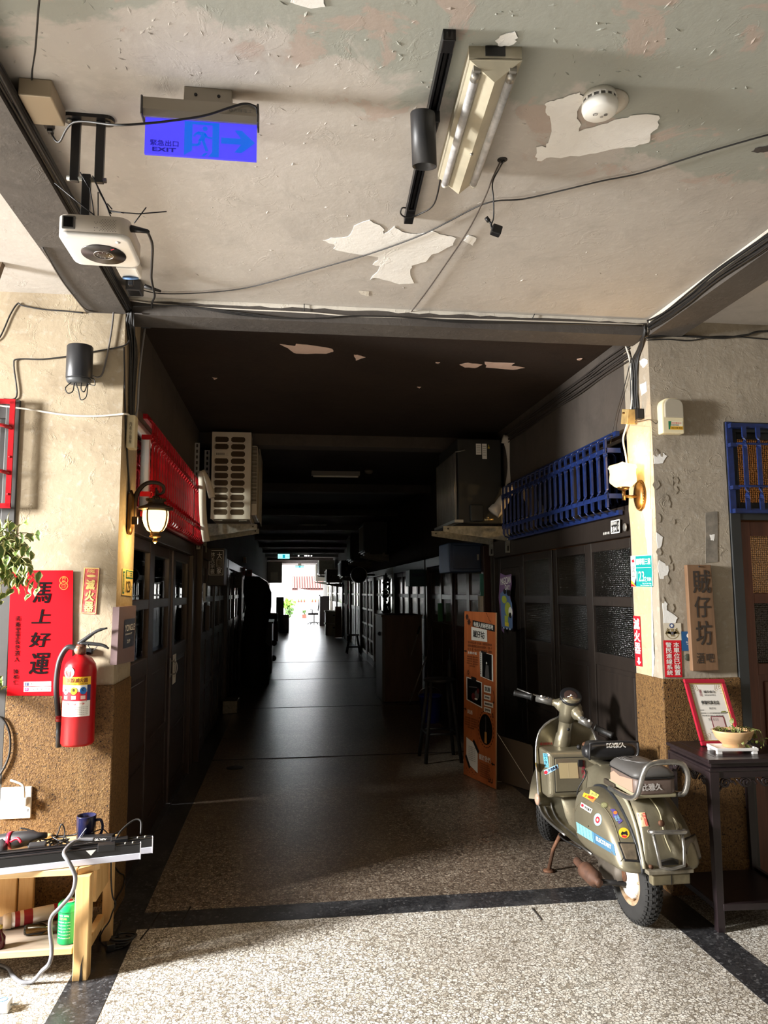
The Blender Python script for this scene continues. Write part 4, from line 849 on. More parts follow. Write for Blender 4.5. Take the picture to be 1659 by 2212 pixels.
one('drain_cover', MB().lathe([(.075, .0), (.075, .004), (.06, .006), (.01, .006)], (FZ(507, 1659).x, FZ(507, 1659).y, .0005), seg=20), INK, 'round black drain cover in the corridor floor', 'drain cover')
# clutter along the right wall
BRC = wood('brown_cabinet', (92, 66, 50), (72, 50, 38), (4, 4, .5), .5, 5)
t = thing('brown_cabinet', 'plain brown cabinet standing against the right shopfronts', 'cabinet', (1.62, 10.9, 0)); obj('side', MB().bb(1.33, 1.37, 10.45, 11.25, .02, 1.2), M('cabinet_grey', (96, 90, 84), .5), t, bevel=.008); obj('back_panel', MB().bb(1.36, 1.9, 10.46, 10.49, .02, 1.19), BRC, t); obj('body', MB().bb(1.37, 1.9, 10.5, 11.24, .02, 1.18), BRC, t); obj('top', MB().bb(1.32, 1.91, 10.44, 11.26, 1.19, 1.22), BRC, t, bevel=.005); obj('knob', MB().sphere((1.32, 10.65, .95), .03, 10), INK, t)
POLE = M('pole_chrome', (170, 168, 164), .3, .7)
for i, (a, b, lb) in enumerate((((902, 1370), (856, 1518), 'longest thin bright pole leaning in front of the brown cabinet'), ((921, 1418), (884, 1524), 'second bright pole leaning before the cabinet'), ((914, 1440), (893, 1514), 'short bright pole leaning nearest to the blue bucket'))):
    q = FZ(*b); p = FX(*a, 1.62 + .06 * i)
    p.y = q.y - .04; p = CAM + ray(*a) * (p.y / ray(*a).y); t = thing('leaning_pole', lb, 'pole', q); obj('shaft', MB().cyl(q + V((0, 0, .02)), p, .009, 8), POLE, t); obj('tip', MB().cyl(q, q + (p - q).normalized() * .05, .012, 8), INK, t)
    if i == 0: obj('grip', MB().cyl(p, p + (p - q).normalized() * .12, .014, 8), INK, t)
BK = M('bucket_blue', (38, 44, 150), .35)
bx = FZ(930, 1560); t = thing('bucket', 'blue plastic bucket on the floor behind the orange board', 'bucket', bx); obj('tub', MB().lathe([(.10, 0), (.105, .01), (.135, .30), (.145, .30), (.145, .32), (.128, .32), (.098, .02), (.001, .02)], bx, seg=24), BK, t); obj('bail', MB().tube([bx + V((.14 * math.cos(a), .02, .31 + .1 * math.sin(a))) for a in [PI * i / 10 for i in range(11)]], .004, 5), POLE, t)
def stool(name, label, c, h, r, mat, seatm, group=None):
    c = V(c); t = thing(name, label, 'stool', c, group); obj('seat', MB().lathe([(r * .9, h - .03), (r, h - .02), (r, h - .006), (r * .9, h)], c, seg=24), seatm, t)
    L = [c + V((sx * r * 1.1, sy * r * 1.1, 0)) for sx, sy in ((1, 1), (-1, 1), (-1, -1), (1, -1))]; U = [c + V((sx * r * .6, sy * r * .6, h - .02)) for sx, sy in ((1, 1), (-1, 1), (-1, -1), (1, -1))]
    for a, b in zip(L, U): obj('leg', MB().cyl(a, b, .017, 8), mat, t)
    for i in range(4):
        a, b = L[i].lerp(U[i], .35), L[(i + 1) % 4].lerp(U[(i + 1) % 4], .35); obj('stretcher', MB().cyl(a, b, .011, 6), mat, t)
    return t
stool('stool', 'dark wooden stool with a pale round seat in the corridor', (1.68, 19.0, 0), .47, .155, INK, CREAM)
stool('bar_stool', 'tall black stool half hidden behind the orange board', (1.42, 6.95, 0), .74, .15, INK, INK)
for z, lb in ((0, 'lower white storage bin by the exit'), (.44, 'upper white storage bin stacked by the exit')):
    t = thing('storage_bin', lb, 'storage bin', (1.6, 27.2, z)); obj('tub', MB().bb(1.38, 1.8, 26.9, 27.5, z + .002, z + .38), M('bin_white', (206, 200, 192), .5), t, bevel=.02); obj('lid', MB().bb(1.35, 1.83, 26.87, 27.53, z + .38, z + .437), WHITE, t, bevel=.01); obj('handle', MB().bb(1.64, 1.78, 26.885, 26.9, z + .25, z + .29), INK, t)
t = thing('plywood_sheet', 'pale plywood sheet leaning upright by the storage bins', 'board', (1.8, 26, 0)); obj('sheet', MB().prism([V((1.62, 25.3, 0.01)), V((1.86, 25.3, 0.01)), V((1.86, 25.6, 1.05)), V((1.64, 25.6, 1.05))], (0, .03, 0)), wood('plywood', (214, 180, 140), (196, 160, 118), (4, 4, .5), .6, 5), t); obj('edge', MB().bb(1.86, 1.88, 25.3, 25.34, .01, 1.0), BRC, t)
one('dark_locker', MB().bb(1.5, 1.93, 34.3, 35.0, 0, 1.35), M('locker', (44, 36, 40), .5), 'tall dark locker close to the bright exit', 'locker', bevel=.01)
# office chair at the end
cc = V((1.3, 36.0, 0)); t = thing('office_chair', 'black mesh office chair silhouetted against the bright exit', 'chair', cc)
obj('seat', MB().box(cc + V((-.05, 0, .5)), (.5, .48, .09)), INK, t, bevel=.03); obj('backrest', MB().box(cc + V((.22, 0, .95)), (.06, .44, .6), Matrix.Rotation(.12, 3, 'Y')), INK, t, bevel=.025); obj('headrest', MB().box(cc + V((.26, 0, 1.36)), (.06, .26, .12)), INK, t, bevel=.02); obj('column', MB().cyl(cc + V((0, 0, .08)), cc + V((0, 0, .48)), .03, 10), INK, t)
for k in range(5): a = 2 * PI * k / 5 + .3; e2 = cc + V((.3 * math.cos(a), .3 * math.sin(a), .06)); lg = obj('base_arm', MB().tube([cc + V((0, 0, .11)), e2], [.025, .018], 6), INK, t); obj('castor', MB().sphere(e2 - V((0, 0, .03)), .03, 8), INK, lg)
for s_ in (-1, 1): obj('armrest', MB().tube([cc + V((-.1, s_ * .26, .52)), cc + V((-.08, s_ * .28, .7)), cc + V((-.18, s_ * .28, .72))], .018, 6), INK, t)
# wreaths of dry leaves on the shopfronts
LEAF_D = M('leaf_dark', (46, 48, 34), .6)
def leafmesh(l=.05, w=.02, fold=.2): return MB().add([V((0, 0, 0)), V((l * .35, w * .9, fold * w)), V((l * .75, w * .6, fold * w)), V((l, 0, -.15 * l)), V((l * .75, -w * .6, fold * w)), V((l * .35, -w * .9, fold * w)), V((l * .5, 0, 0))], [(0, 6, 1), (1, 6, 2), (2, 6, 3), (3, 6, 4), (4, 6, 5), (5, 6, 0)], 0, True)
for cu, cv, rr, lb in ((838, 1268, .26, 'upper bunch of dark leaves hanging on the shopfronts past the cabinet'), (838, 1325, .22, 'lower bunch of dark leaves hanging over the brown cabinet')):
    c = FX(cu, cv, 1.93); t = thing('dried_wreath', lb, 'wreath', c, 'hanging leaf bunches'); obj('twig_ring', MB().tube([c + V((0, rr * .7 * math.cos(a), rr * .7 * math.sin(a))) for a in [2 * PI * i / 16 for i in range(16)]], .012, 5, closed=True), LEAF_D, t)
    lm = None
    for k in range(46):
        a = random.uniform(0, 2 * PI); r = rr * random.uniform(.45, 1.0)
        if lm is None: o = obj('leaf', leafmesh(.09, .035), LEAF_D, t, local=True); lm = o.data; 
        else: o = bpy.data.objects.new('leaf', lm); COL.objects.link(o); o.parent = t
        o.location = (random.uniform(-.08, 0), r * math.cos(a), r * math.sin(a)); o.rotation_euler = (random.uniform(0, 6), random.uniform(0, 6), random.uniform(0, 6))
# boxes and plates on the dark wall of the second bay
BB = M('box_navy', (44, 62, 92), .5, var=.2, scale=5)
t = thing('blue_box', 'dark blue metal box hung under the far bracket', 'box', (1.8, 7.4, 1.75)); obj('box', MB().bb(1.62, 1.97, 7.32, 7.85, 1.74, 2.04), BB, t, bevel=.012); obj('door', MB().bb(1.66, 1.94, 7.308, 7.32, 1.77, 2.01), BB, t, bevel=.006); obj('latch', MB().bb(1.9, 1.92, 7.3, 7.31, 1.86, 1.92), POLE, t)
t = thing('blue_box', 'small teal letter box hung past the dark blue box', 'box', (1.85, 10.4, 1.6)); obj('box', MB().bb(1.72, 1.97, 10.4, 10.75, 1.62, 1.86), M('letter_teal', (40, 74, 84), .5), t, bevel=.01); obj('flap', MB().bb(1.75, 1.94, 10.39, 10.4, 1.76, 1.8), BB, t)
one('number_plate', MB().bb(1.9, 1.97, 7.2, 7.215, 1.5, 1.72), M('plate_teal', (60, 122, 112), .5), 'teal number plate on the pier between the bays', 'sign'); one('pier_strip', MB().bb(1.9, 1.975, 7.22, 7.3, 1.25, 1.50), P_LIME, 'short cream plaster strip on the pier below the teal plate', 'plaster strip')
one('green_plate', MB().bb(1.9, 1.96, 9.3, 9.33, 1.17, 1.4), M('plate_mid_green', (60, 132, 86), .5), 'green enamel plate on the dark shopfronts beyond the board', 'sign', bevel=.003)
one('umbrella', MB().lathe([(.006, 0), (.012, .1), (.03, .12), (.05, .5), (.035, .72), (.012, .74), (.01, .86)], (1.88, 8.6, .02), (.02, .05, 1), 10), INK, 'folded black umbrella standing by the dark shopfronts', 'umbrella')
# street beyond the exit
OUTW = M('outside_wall', (232, 230, 224), .8); TILE = M('roof_tile', (92, 40, 32), .8)
struct('wall_outside', MB().bb(-12, 14, 58, 58.3, -.1, 3.0), OUTW)
t = thing('tiled_roof', 'pale red tiled roof across the street beyond the exit', 'roof', (2.5, 56, 1.7)); obj('roof_slope', MB().prism([V((.35, 55, 1.72)), V((6, 55, 1.72)), V((6, 57.5, 2.75)), V((.35, 57.5, 2.75))], (0, 0, -.06)), M('roof_under', (70, 40, 34), .8), t)
rt = MB()
tm = None
for i in range(22):
    for j in range(9):
        if tm is None:
            o = obj('roof_tile', MB().tube([V((0, 0, 0)), V((0, .3, .124))], [.09, .08], 8, caps=False), TILE, t, local=True); tm = o.data; b0 = o.location.copy()
        else: o = bpy.data.objects.new('roof_tile', tm); COL.objects.link(o); o.parent = t
        o.location = V((.46 + i * .19, 55.02 + j * .275, 1.76 + j * .1135)) - V((2.5, 56, 1.7)) + b0
one('awning_beam', MB().tube([V((.75, 52, 1.75)), V((3.2, 52, 1.35))], .05, 6), WHITE, 'white slanting pole before the red roof', 'pole')
t = thing('plant_rack', 'white rack of flower pots outside the exit', 'rack', (1.4, 47, 0))
for z in (.06, .3, .55, .85): obj('shelf', MB().bb(.62, 2.6, 47, 47.4, z, z + .03), WHITE, t)
for x in (.64, 1.3, 2.0, 2.58): obj('post', MB().bb(x - .02, x + .02, 47.0, 47.05, -.02, .9), WHITE, t)
PT = M('pot_terracotta', (112, 46, 30), .8); LG = M('leaf_bright', (62, 92, 28), .6)
for i, x in enumerate((.38, .55, .74, 1.24, 1.44, 1.64)):
    c = V((x + .35, 47.2, .883)); t = thing('flower_pot', '%s small terracotta pot along the white rack outside, counted from the lime shrub' % ('first', 'second', 'third', 'fourth', 'fifth', 'last')[i], 'flower pot', c, 'pots on the white rack'); obj('pot', MB().lathe([(.05, 0), (.075, .12), (.08, .13), (.07, .13), (.06, .1), (.001, .1)], c, seg=12), PT, t); obj('plant', MB().sphere(c + V((0, 0, .17)), (.06, .06, .05), 8), LG, t)
c = V((1.05, 45.5, -.02)); t = thing('flower_pot', 'orange square planter with a small bush outside the exit', 'flower pot', c); obj('pot', MB().bb(.92, 1.18, 45.4, 45.65, -.02, .2), M('pot_orange', (130, 42, 24), .6), t, bevel=.01)
def bush(t, c, r, n, sz, mat, nm='leaf'):
    lm = None
    for k in range(n):
        d = V((random.gauss(0, 1), random.gauss(0, 1), random.gauss(0, 1))).normalized() * random.uniform(.3, 1)
        if lm is None: o = obj(nm, leafmesh(sz, sz * .38), mat, t, local=True); lm = o.data
        else: o = bpy.data.objects.new(nm, lm); COL.objects.link(o); o.parent = t
        o.location = V(c) - t.location + V((d.x * r[0], d.y * r[1], d.z * r[2])); o.rotation_euler = (random.uniform(0, 6), random.uniform(0, 6), random.uniform(0, 6))
bush(t, c + V((.0, .1, .38)), (.15, .12, .16), 40, .12, LG)
t = thing('banana_plant', 'bright green leafy shrub outside the exit', 'shrub', (-.1, 46.5, 0)); obj('stem', MB().cyl((-.1, 46.5, -.02), (-.05, 46.5, .8), .04, 8), LG, t); bush(t, (.0, 46.4, .85), (.55, .3, .25), 60, .34, M('leaf_lime', (84, 124, 16), .5)); bush(t, (.15, 46.4, .35), (.25, .3, .35), 40, .25, LG)
# ---------------------------------------------------------------- things under the front ceiling
def hangwire(name, label, pts, r, mat, n=6, seg=6, cat='cable', group=None): return one(name, MB().tube(pts, r, seg, n=n), mat, label, cat, group)
def CZ(u, v, z=ZC): return FZ(u, v, z)
# track with spotlight
t = thing('track_light', 'black ceiling track with a cylindrical spotlight pointing down the corridor', 'track light', (.44, 2.28, ZC))
a, b = V((.417, 1.787, ZC)), V((.468, 2.783, ZC)); d = (b - a).normalized(); e = V((d.y, -d.x, 0)); TB = M('track_black', (24, 24, 26), .35)
m = MB()
for o0, o1, z0, z1 in ((-.017, -.010, -.03, 0), (.010, .017, -.03, 0), (-.017, .017, -.006, 0), (-.004, .004, -.022, -.004)):
    m.prism([a + e * o0 + V((0, 0, z1)), a + e * o1 + V((0, 0, z1)), a + e * o1 + V((0, 0, z0)), a + e * o0 + V((0, 0, z0))], b - a)
obj('rail', fixn_mb(m), TB, t); obj('end_cap', MB().prism([a + e * -.018 + V((0, 0, 0)), a + e * .018, a + e * .018 + V((0, 0, -.032)), a + e * -.018 + V((0, 0, -.032))], d * .05), TB, t, bevel=.003)
obj('feed_box', MB().prism([b - d * .11 + e * -.018, b - d * .11 + e * .018, b - d * .11 + e * .018 + V((0, 0, -.032)), b - d * .11 + e * -.018 + V((0, 0, -.032))], d * .11), TB, t, bevel=.003)
c = a + d * .345; obj('adapter', MB().box(c + V((0, 0, -.045)), (.036, .10, .04)), TB, t, bevel=.004); obj('swivel', MB().cyl(c + V((.002, .03, -.05)), c + V((-.004, .05, -.10)), .013, 10).box(c + V((0, .035, -.085)), (.03, .04, .03)), TB, t)
p0, p1 = FY(913, 243, 2.18), FY(916, 358, 2.28); p0 = FY(913, 244, 2.05); p1 = FY(917, 360, 2.085)
ax = (p1 - p0); L = ax.length
obj('spot_can', MB().lathe([(.004, 0), (.036, 0), (.0375, .003), (.0375, L), (.034, L), (.030, L - .03), (.026, L - .034), (.001, L - .034)], p0, ax, 28), M('spot_black', (40, 40, 42), .45), t); obj('lens', MB().lathe([(.025, 0), (.018, .006), (.001, .009)], p0 + ax * ((L - .034) / L), ax, 20), M('lens_grey', (120, 120, 124), .15), t)
# fluorescent fixture
t = thing('fluorescent_lamp', 'old twin-tube fluorescent ceiling fixture with a V-shaped reflector, switched off', 'ceiling lamp', (.58, 2.15, ZC))
A0, A1, B0, B1 = V((.483, 1.84, 0)), V((.627, 1.826, 0)), V((.517, 2.433, 0)), V((.668, 2.432, 0)); ax = (B0 - A0).normalized(); rt = (A1 - A0).normalized(); Lf = (B0 - A0).length; Wf = .146
CRM = M('fixture_cream', (190, 182, 160), .35, var=.15, scale=9)
P = lambda s_, w_, z_: V((A0.x, A0.y, 0)) + ax * s_ + rt * w_ + V((0, 0, z_))
obj('back_box', MB().prism([P(0, .0, ZC), P(0, Wf, ZC), P(0, Wf, ZC - .035), P(0, 0, ZC - .035)], ax * Lf), CRM, t)
obj('ballast', MB().prism([P(-.001, .045, ZC - .002), P(-.001, .1, ZC - .002), P(-.001, .1, ZC - .03), P(-.001, .045, ZC - .03)], ax * -.003), INK, t)
obj('reflector', fixn_mb(MB().prism([P(.0, 0, ZC - .040), P(.0, Wf, ZC - .040), P(.03, Wf * .52, ZC - .085)], ax * (Lf - .01)).prism([P(0, 0, ZC - .038), P(0, Wf, ZC - .038), P(0, Wf, ZC - .042), P(0, 0, ZC - .042)], ax * Lf)), CRM, t)
TU = M('dusty_tube', (206, 204, 204), .45, var=.25, scale=30); CAPM = M('tube_cap', (150, 146, 138), .35, .5)
for w_ in (.024, Wf - .022):
    q0, q1 = P(.05, w_, ZC - .062), P(Lf - .012, w_, ZC - .062); tb = obj('tube', MB().cyl(q0, q1, .0125, 14), TU, t)
    obj('tube_cap', MB().cyl(q0 - ax * .028, q0, .0135, 14), CAPM, t); obj('tube_cap', MB().cyl(q1, q1 + ax * .012, .0125, 14), M('cap_white', (220, 216, 206), .5), t)
    obj('lampholder', MB().box(q0 - ax * .03 + V((0, 0, .012)), (.02, .018, .03)), CAPM, t)
obj('screw', MB().sphere(P(Lf * .62, Wf * .52, ZC - .086), .006, 8), CAPM, t)
hangwire('lamp_wire', 'black wire looping from the fluorescent fixture to the ceiling track', [P(Lf - .02, .01, ZC - .03), FZ(938, 440, 3.0), FZ(905, 463, 3.0), FZ(880, 470, 2.99), FZ(866, 462, 3.0), FZ(868, 450, 3.01), FZ(876, 449, 3.02)], .003, CABLE)
# smoke detector
c = V((.925, 1.992, ZC)); t = thing('smoke_detector', 'white round smoke detector beside the large bare plaster patch', 'smoke detector', c)
obj('mount_ring', MB().lathe([(.066, 0), (.066, -.006), (.05, -.008)], c + V((.035, .03, 0)), seg=28), P_LIME, t)
obj('base', MB().lathe([(.048, 0), (.05, -.012), (.052, -.02)], c, seg=32), WHITE, t); obj('slots', MB().lathe([(.0505, -.02), (.0505, -.03)], c, seg=32), DGREY, t)
for k in range(16): a = 2 * PI * k / 16; obj('slot_rib', MB().box(c + V((.0515 * math.cos(a), .0515 * math.sin(a), -.025)), (.003, .006, .011), Matrix.Rotation(a, 3, 'Z')), WHITE, t)
obj('cover', MB().lathe([(.053, -.03), (.054, -.042), (.050, -.055), (.042, -.06), (.001, -.0605)], c, seg=32), WHITE, t)
f = Face(c + V((-.04, -.04, -.061)), c + V((.04, -.04, -.061)), c + V((-.04, .04, -.061))); f.n = V((0, 0, -1)); f.disc(.32, .52, .09, DGREY, ring=.75); f.line([(.27, .56), (.31, .48), (.36, .52)], .02, DGREY); f.disc(.72, .5, .07, DGREY); f.disc(.62, .64, .06, M('led_grey', (150, 148, 146), .4)); f.done(t)
# exit sign
t = thing('exit_sign', 'lit blue exit sign with a running man and an arrow, hung from the ceiling', 'exit sign', (-.265, 2.13, ZC)); y = 2.115; x0, x1 = -.432, -.098
obj('housing', fixn_mb(MB().prism([V((x0, y - .024, 2.99)), V((x0, y + .024, 2.99)), V((x0, y + .024, 2.944)), V((x0, y - .012, 2.938)), V((x0, y - .022, 2.955))], (x1 - x0, 0, 0))), M('sign_alu', (150, 142, 128), .4, .3), t)
for x in (x0, x1): obj('end_cap', MB().bb(x - .003, x + .003, y - .027, y + .028, 2.935, 2.994), M('cap_dark', (60, 58, 56), .5), t, bevel=.002)
obj('panel', MB().bb(x0 + .008, x1 - .003, y - .004, y + .004, 2.826, 2.942), emit('exit_blue', (78, 70, 252), .19), t)
f = Face((x0 + .008, y - .0045, 2.942), (x1 - .003, y - .0045, 2.942), (x0 + .008, y - .0045, 2.826)); SB = emit('exit_symbol', (0, 100, 226), .18); LT = emit('exit_letter', (24, 20, 150), .16)
f.poly([(.35, .06), (.42, .06), (.42, .72), (.42, .84), (.35, .98)], SB).poly([(.6, .06), (.66, .06), (.66, .98), (.565, .98), (.6, .86)], SB).poly([(.42, .06), (.6, .06), (.6, .13), (.42, .13)], SB)
f.disc(.533, .235, .022, SB, 1); f.poly([(.475, .32), (.525, .32), (.545, .40), (.545, .44), (.525, .56), (.475, .56), (.50, .42), (.46, .40)], SB, 1); f.line([(.48, .34), (.45, .38), (.436, .46)], .018, SB, 1); f.line([(.53, .36), (.555, .47), (.6, .48)], .018, SB, 1); f.line([(.49, .54), (.482, .68), (.40, .70)], .024, SB, 1); f.line([(.515, .54), (.555, .84)], .026, SB, 1); f.poly([(.5, .98), (.535, .885), (.565, .885), (.53, .98)], SB, 1)
f.poly([(.68, .44), (.86, .44), (.80, .22), (.865, .22), (.985, .53), (.865, .82), (.80, .82), (.86, .60), (.68, .60)], SB, 1)
f.txt('緊急出口', .05, .62, .30, .78, LT, 1, .015); f.txt('EXIT', .07, .82, .28, .93, LT, 1, .03); f.done(t)
obj('ceiling_plate', MB().bb(-.315, -.175, y - .014, y + .03, 2.99, ZC), M('sign_alu', (0, 0, 0)), t, bevel=.002)
for x in (-.28, -.213): obj('plate_screw', MB().cyl((x, y - .016, 3.015), (x, y - .013, 3.015), .005, 8), INK, t)
f = Face((-.19, y - .0245, 2.985), (-.11, y - .0245, 2.985), (-.19, y - .0245, 2.957)); f.txt('◎光輝電工', .1, .45, .95, .85, DGREY); f.done(t)
hangwire('sign_cable', 'black cable running from the ceiling socket across the front of the exit sign', [V((-.745, 2.29, 2.985)), V((-.72, 2.295, 2.955)), FY(160, 264, 2.2), FY(250, 270, 2.085), FY(310, 267, 2.082), FY(360, 262, 2.082), FY(440, 250, 2.082), FY(500, 231, 2.082), FY(530, 224, 2.085), FY(552, 231, 2.085), FY(556, 245, 2.088)], .0034, CABLE)
# ceiling socket box
t = thing('socket_box', 'beige metal socket box on the ceiling with a black plug', 'socket box', (-.735, 2.2, ZC)); obj('box', MB().bb(-.785, -.692, 2.12, 2.26, 2.985, ZC), M('box_beige', (166, 152, 130), .5, .2), t, bevel=.004); obj('plug', MB().box((-.745, 2.272, 3.0), (.03, .03, .022)).box((-.745, 2.29, 2.99), (.018, .02, .02)), BLACK, t, bevel=.003)
hangwire('ceiling_wire', 'thin dark wire pinned along the ceiling into the beige socket box', [CZ(96, -60), CZ(85, 0), CZ(80, 60), CZ(76, 110), CZ(70, 150), V((-.755, 2.14, 3.03))], .0025, CABLE)
# projector and its ceiling arm
t = thing('projector_mount', 'black folding ceiling arm that carries the white projector', 'mount', (-.63, 2.29, ZC)); yy = 2.29
pl = MB(); o_ = []
for k in range(24):
    a = 2 * PI * k / 24; o_.append(V((-.632 + (.055 if math.cos(a) > 0 else -.055) + .024 * math.cos(a), yy + .024 * math.sin(a), ZC)))
obj('ceiling_plate', MB().prism(o_, (0, 0, -.012)), TB, t)
for x in (-.69, -.574): obj('plate_screw', MB().cyl((x, yy, ZC - .016), (x, yy, ZC - .011), .009, 12), GALV, t)
for x in (-.668, -.594): obj('arm', MB().bb(x - .0135, x + .0135, yy - .008, yy + .008, 2.825, 3.03), TB, t, bevel=.002)
obj('hinge_pin', MB().cyl((-.69, yy, 2.835), (-.572, yy, 2.835), .008, 10), GALV, t); obj('lower_arm', MB().bb(-.644, -.618, yy - .008, yy + .008, 2.66, 2.85), TB, t, bevel=.002)
t = thing('projector', 'small white projector hung from the black ceiling arm', 'projector', (-.57, 2.25, 2.58)); PW = M('projector_white', (226, 224, 220), .4); PB = M('projector_beige', (196, 186, 174), .5)
X0, X1, Y0, Y1, Z0, Z1 = -.668, -.468, 2.14, 2.345, 2.578, 2.645
def rrect(x0, x1, y0, y1, r, n=6): 
    o_ = []
    for cx, cy, a0 in ((x1 - r, y1 - r, 0), (x0 + r, y1 - r, .5), (x0 + r, y0 + r, 1), (x1 - r, y0 + r, 1.5)):
        for k in range(n + 1): a = (a0 + .5 * k / n) * PI; o_.append((cx + r * math.cos(a), cy + r * math.sin(a)))
    return o_
rr = lambda i, z: [V((x, y, z)) for x, y in rrect(X0 + i, X1 - i, Y0 + i, Y1 - i, .03 - i * .5)]
obj('body', MB().grid([rr(.0, Z0 + .012), rr(0, Z1 - .004), rr(.006, Z1)], closed=True, caps=True), PB, t); obj('bottom_shell', MB().grid([rr(0, Z0 + .0125), rr(0, Z0 + .006), rr(.004, Z0 + .001), rr(.01, Z0)], closed=True, caps=True), PW, t)
obj('lens_frame', MB().bb(X0 + .014, X0 + .052, Y0 - .004, Y0 + .002, Z0 + .018, Z1 - .008), M('lens_frame', (110, 108, 106), .4), t, bevel=.004); obj('lens', MB().bb(X0 + .019, X0 + .047, Y0 - .006, Y0 - .003, Z0 + .023, Z1 - .013), M('lens_black', (8, 8, 10), .1), t, bevel=.003)
hm = MB()
for i in range(17):
    for j in range(9):
        if (i + j) % 2 == 0 and (i > 4 or random.random() < .5): x, z = X0 + .105 + i * .0037, Z0 + .018 + j * .0043; hm.box((x, Y0 - .0004, z), (.0016, .0012, .0016))
obj('speaker_holes', hm, DGREY, t, kind='stuff')
cx, cy = (X0 + X1) / 2 + .005, (Y0 + Y1) / 2 + .012
dt = NT('record_black'); cc_ = dt.oco(); sp = dt.n('ShaderNodeSeparateXYZ'); dt.l(cc_, sp.inputs[0]); an = dt.math('ARCTAN2', sp.outputs['Y'], sp.outputs['X']); dt.col(dt.mix(dt.step(dt.math('SINE', dt.math('MULTIPLY', an, 4)), .1, 1), (22, 20, 21), (66, 60, 60))); dt.set(rough=.35)
obj('dial_disc', MB().lathe([(.002, -.002), (.064, -.002), (.065, 0), (.065, .002)], (cx, cy, Z0 - .0012), seg=48), dt.mat, t); obj('dial_ring', MB().tube([V((cx + .028 * math.cos(a), cy + .028 * math.sin(a), Z0 - .0035)) for a in [2 * PI * i / 32 for i in range(32)]], .0012, 5, closed=True), M('ring_steel', (160, 158, 156), .3, .6), t)
for k in range(8): a = 2 * PI * k / 8; obj('dial_dot', MB().sphere((cx + .018 * math.cos(a), cy + .018 * math.sin(a), Z0 - .0034), .0014, 6), WHITE, t)
obj('red_mark', MB().box((cx + .035, cy - .042, Z0 - .0034), (.013, .003, .001), Matrix.Rotation(-.6, 3, 'Z')), emit('mark_red', (230, 20, 50), .2), t); obj('button', MB().lathe([(.007, 0), (.007, .001)], (X1 - .035, Y0 + .03, Z0 - .001), seg=14), M('button_grey', (196, 194, 190), .4), t)
p = V((X1, Y0 + .03, Z0 + .045)); obj('power_plug', MB().cyl(p, p + V((.05, 0, -.006)), .011, 10, r2=.006), BLACK, t)
hangwire('projector_cable', 'thick black cable hanging from the white projector to the beam', [p + V((.05, 0, -.006)), FY(320, 503, 2.3), FY(329, 530, 2.45), FY(328, 570, 2.8), FY(327, 600, 3.1), FY(331, 622, 3.35), FY(334, 640, 3.55), FY(328, 655, 3.68), FY(329, 665, 3.73)], .005, CABLE)
m = MB()
for ps in ([(185, 385), (193, 400), (200, 440), (204, 470)], [(205, 390), (215, 415), (228, 440), (240, 470)], [(173, 372), (192, 405)], [(212, 415), (212, 470)], [(200, 380), (240, 462)], [(232, 440), (242, 452)], [(236, 457), (300, 462), (360, 457)], [(290, 482), (316, 448)], [(118, 395), (160, 430), (205, 466)], [(236, 455), (268, 460)]): m.tube([FY(u, v, 2.28) for u, v in ps], .002, 5)
one('cable_ties', m, CABLE, 'loose black cable ties and thin wires around the projector arm', 'cable ties')['kind'] = 'stuff'
# socket with blue ring near the corner
c = V((-.715, 3.31, 2.985)); t = thing('ceiling_socket', 'white ceiling socket with a blue ring and a black plug near the beam corner', 'socket', c)
obj('box', MB().bb(-.765, -.672, 3.27, 3.38, 2.98, ZC), WHITE, t, bevel=.008); cb_ = V((-.72, 3.37, 2.985)); axn = V((0, .55, -1)).normalized()
obj('socket_ring', MB().lathe([(.036, 0), (.036, .008), (.030, .010), (.022, .006), (.001, .006)], cb_, axn, 24), M('ring_blue', (110, 150, 205), .4), t); obj('face', MB().lathe([(.022, .0065), (.018, .010), (.001, .01)], cb_, axn, 20), WHITE, t); obj('plug', MB().box(cb_ + axn * .025, (.022, .022, .03)), BLACK, t, bevel=.003); obj('side_plug', MB().cyl((-.67, 3.43, 2.97), (-.60, 3.46, 2.96), .011, 8, r2=.006), BLACK, t)
t = thing('power_adapter', 'black power adapter brick hanging below the white ceiling socket', 'adapter', (-.74, 3.56, 2.99)); obj('brick', MB().bb(-.775, -.705, 3.52, 3.60, 2.985, ZC - .003), M('adapter_grey', (60, 60, 62), .5), t, bevel=.004); obj('label', MB().bb(-.765, -.715, 3.53, 3.59, 2.9835, 2.985), BLACK, t)
# long wires across the ceiling
zw = ZC - .012
hangwire('ceiling_cable', 'long thin black cord crossing the whole ceiling to the white socket', [CZ(302, 625, zw), CZ(345, 634, zw), CZ(430, 633, zw), CZ(520, 624, zw), CZ(600, 605, zw), CZ(700, 577, zw), CZ(800, 548, zw), CZ(900, 512, zw), CZ(970, 478, zw), CZ(1030, 447, zw), CZ(1072, 434, zw), CZ(1130, 430, zw), CZ(1220, 410, zw), CZ(1300, 391, zw), CZ(1380, 375, zw), CZ(1460, 350, zw), CZ(1540, 325, zw), CZ(1680, 286, zw), CZ(1800, 262, zw), V((1.96, 2.0, zw))], .0028, CABLE, 5)
h = CZ(1085, 345); one('ceiling_hole', MB().lathe([(.018, -.0008), (.014, -.0012), (.001, -.001)], h, seg=14), INK, 'small dark hole in the ceiling where two wires come out', 'hole')
hangwire('twisted_wire', 'twisted pair of wires running from the ceiling hole to the beam', [h + V((-.005, 0, -.003)), CZ(1064, 385, 3.0), CZ(1046, 430, 3.01), CZ(1010, 500, zw), CZ(960, 575, zw), CZ(920, 632, zw), CZ(885, 678, zw)], .003, M('wire_brown', (70, 62, 56), .6), 5)
pp = FY(1072, 498, 2.48)
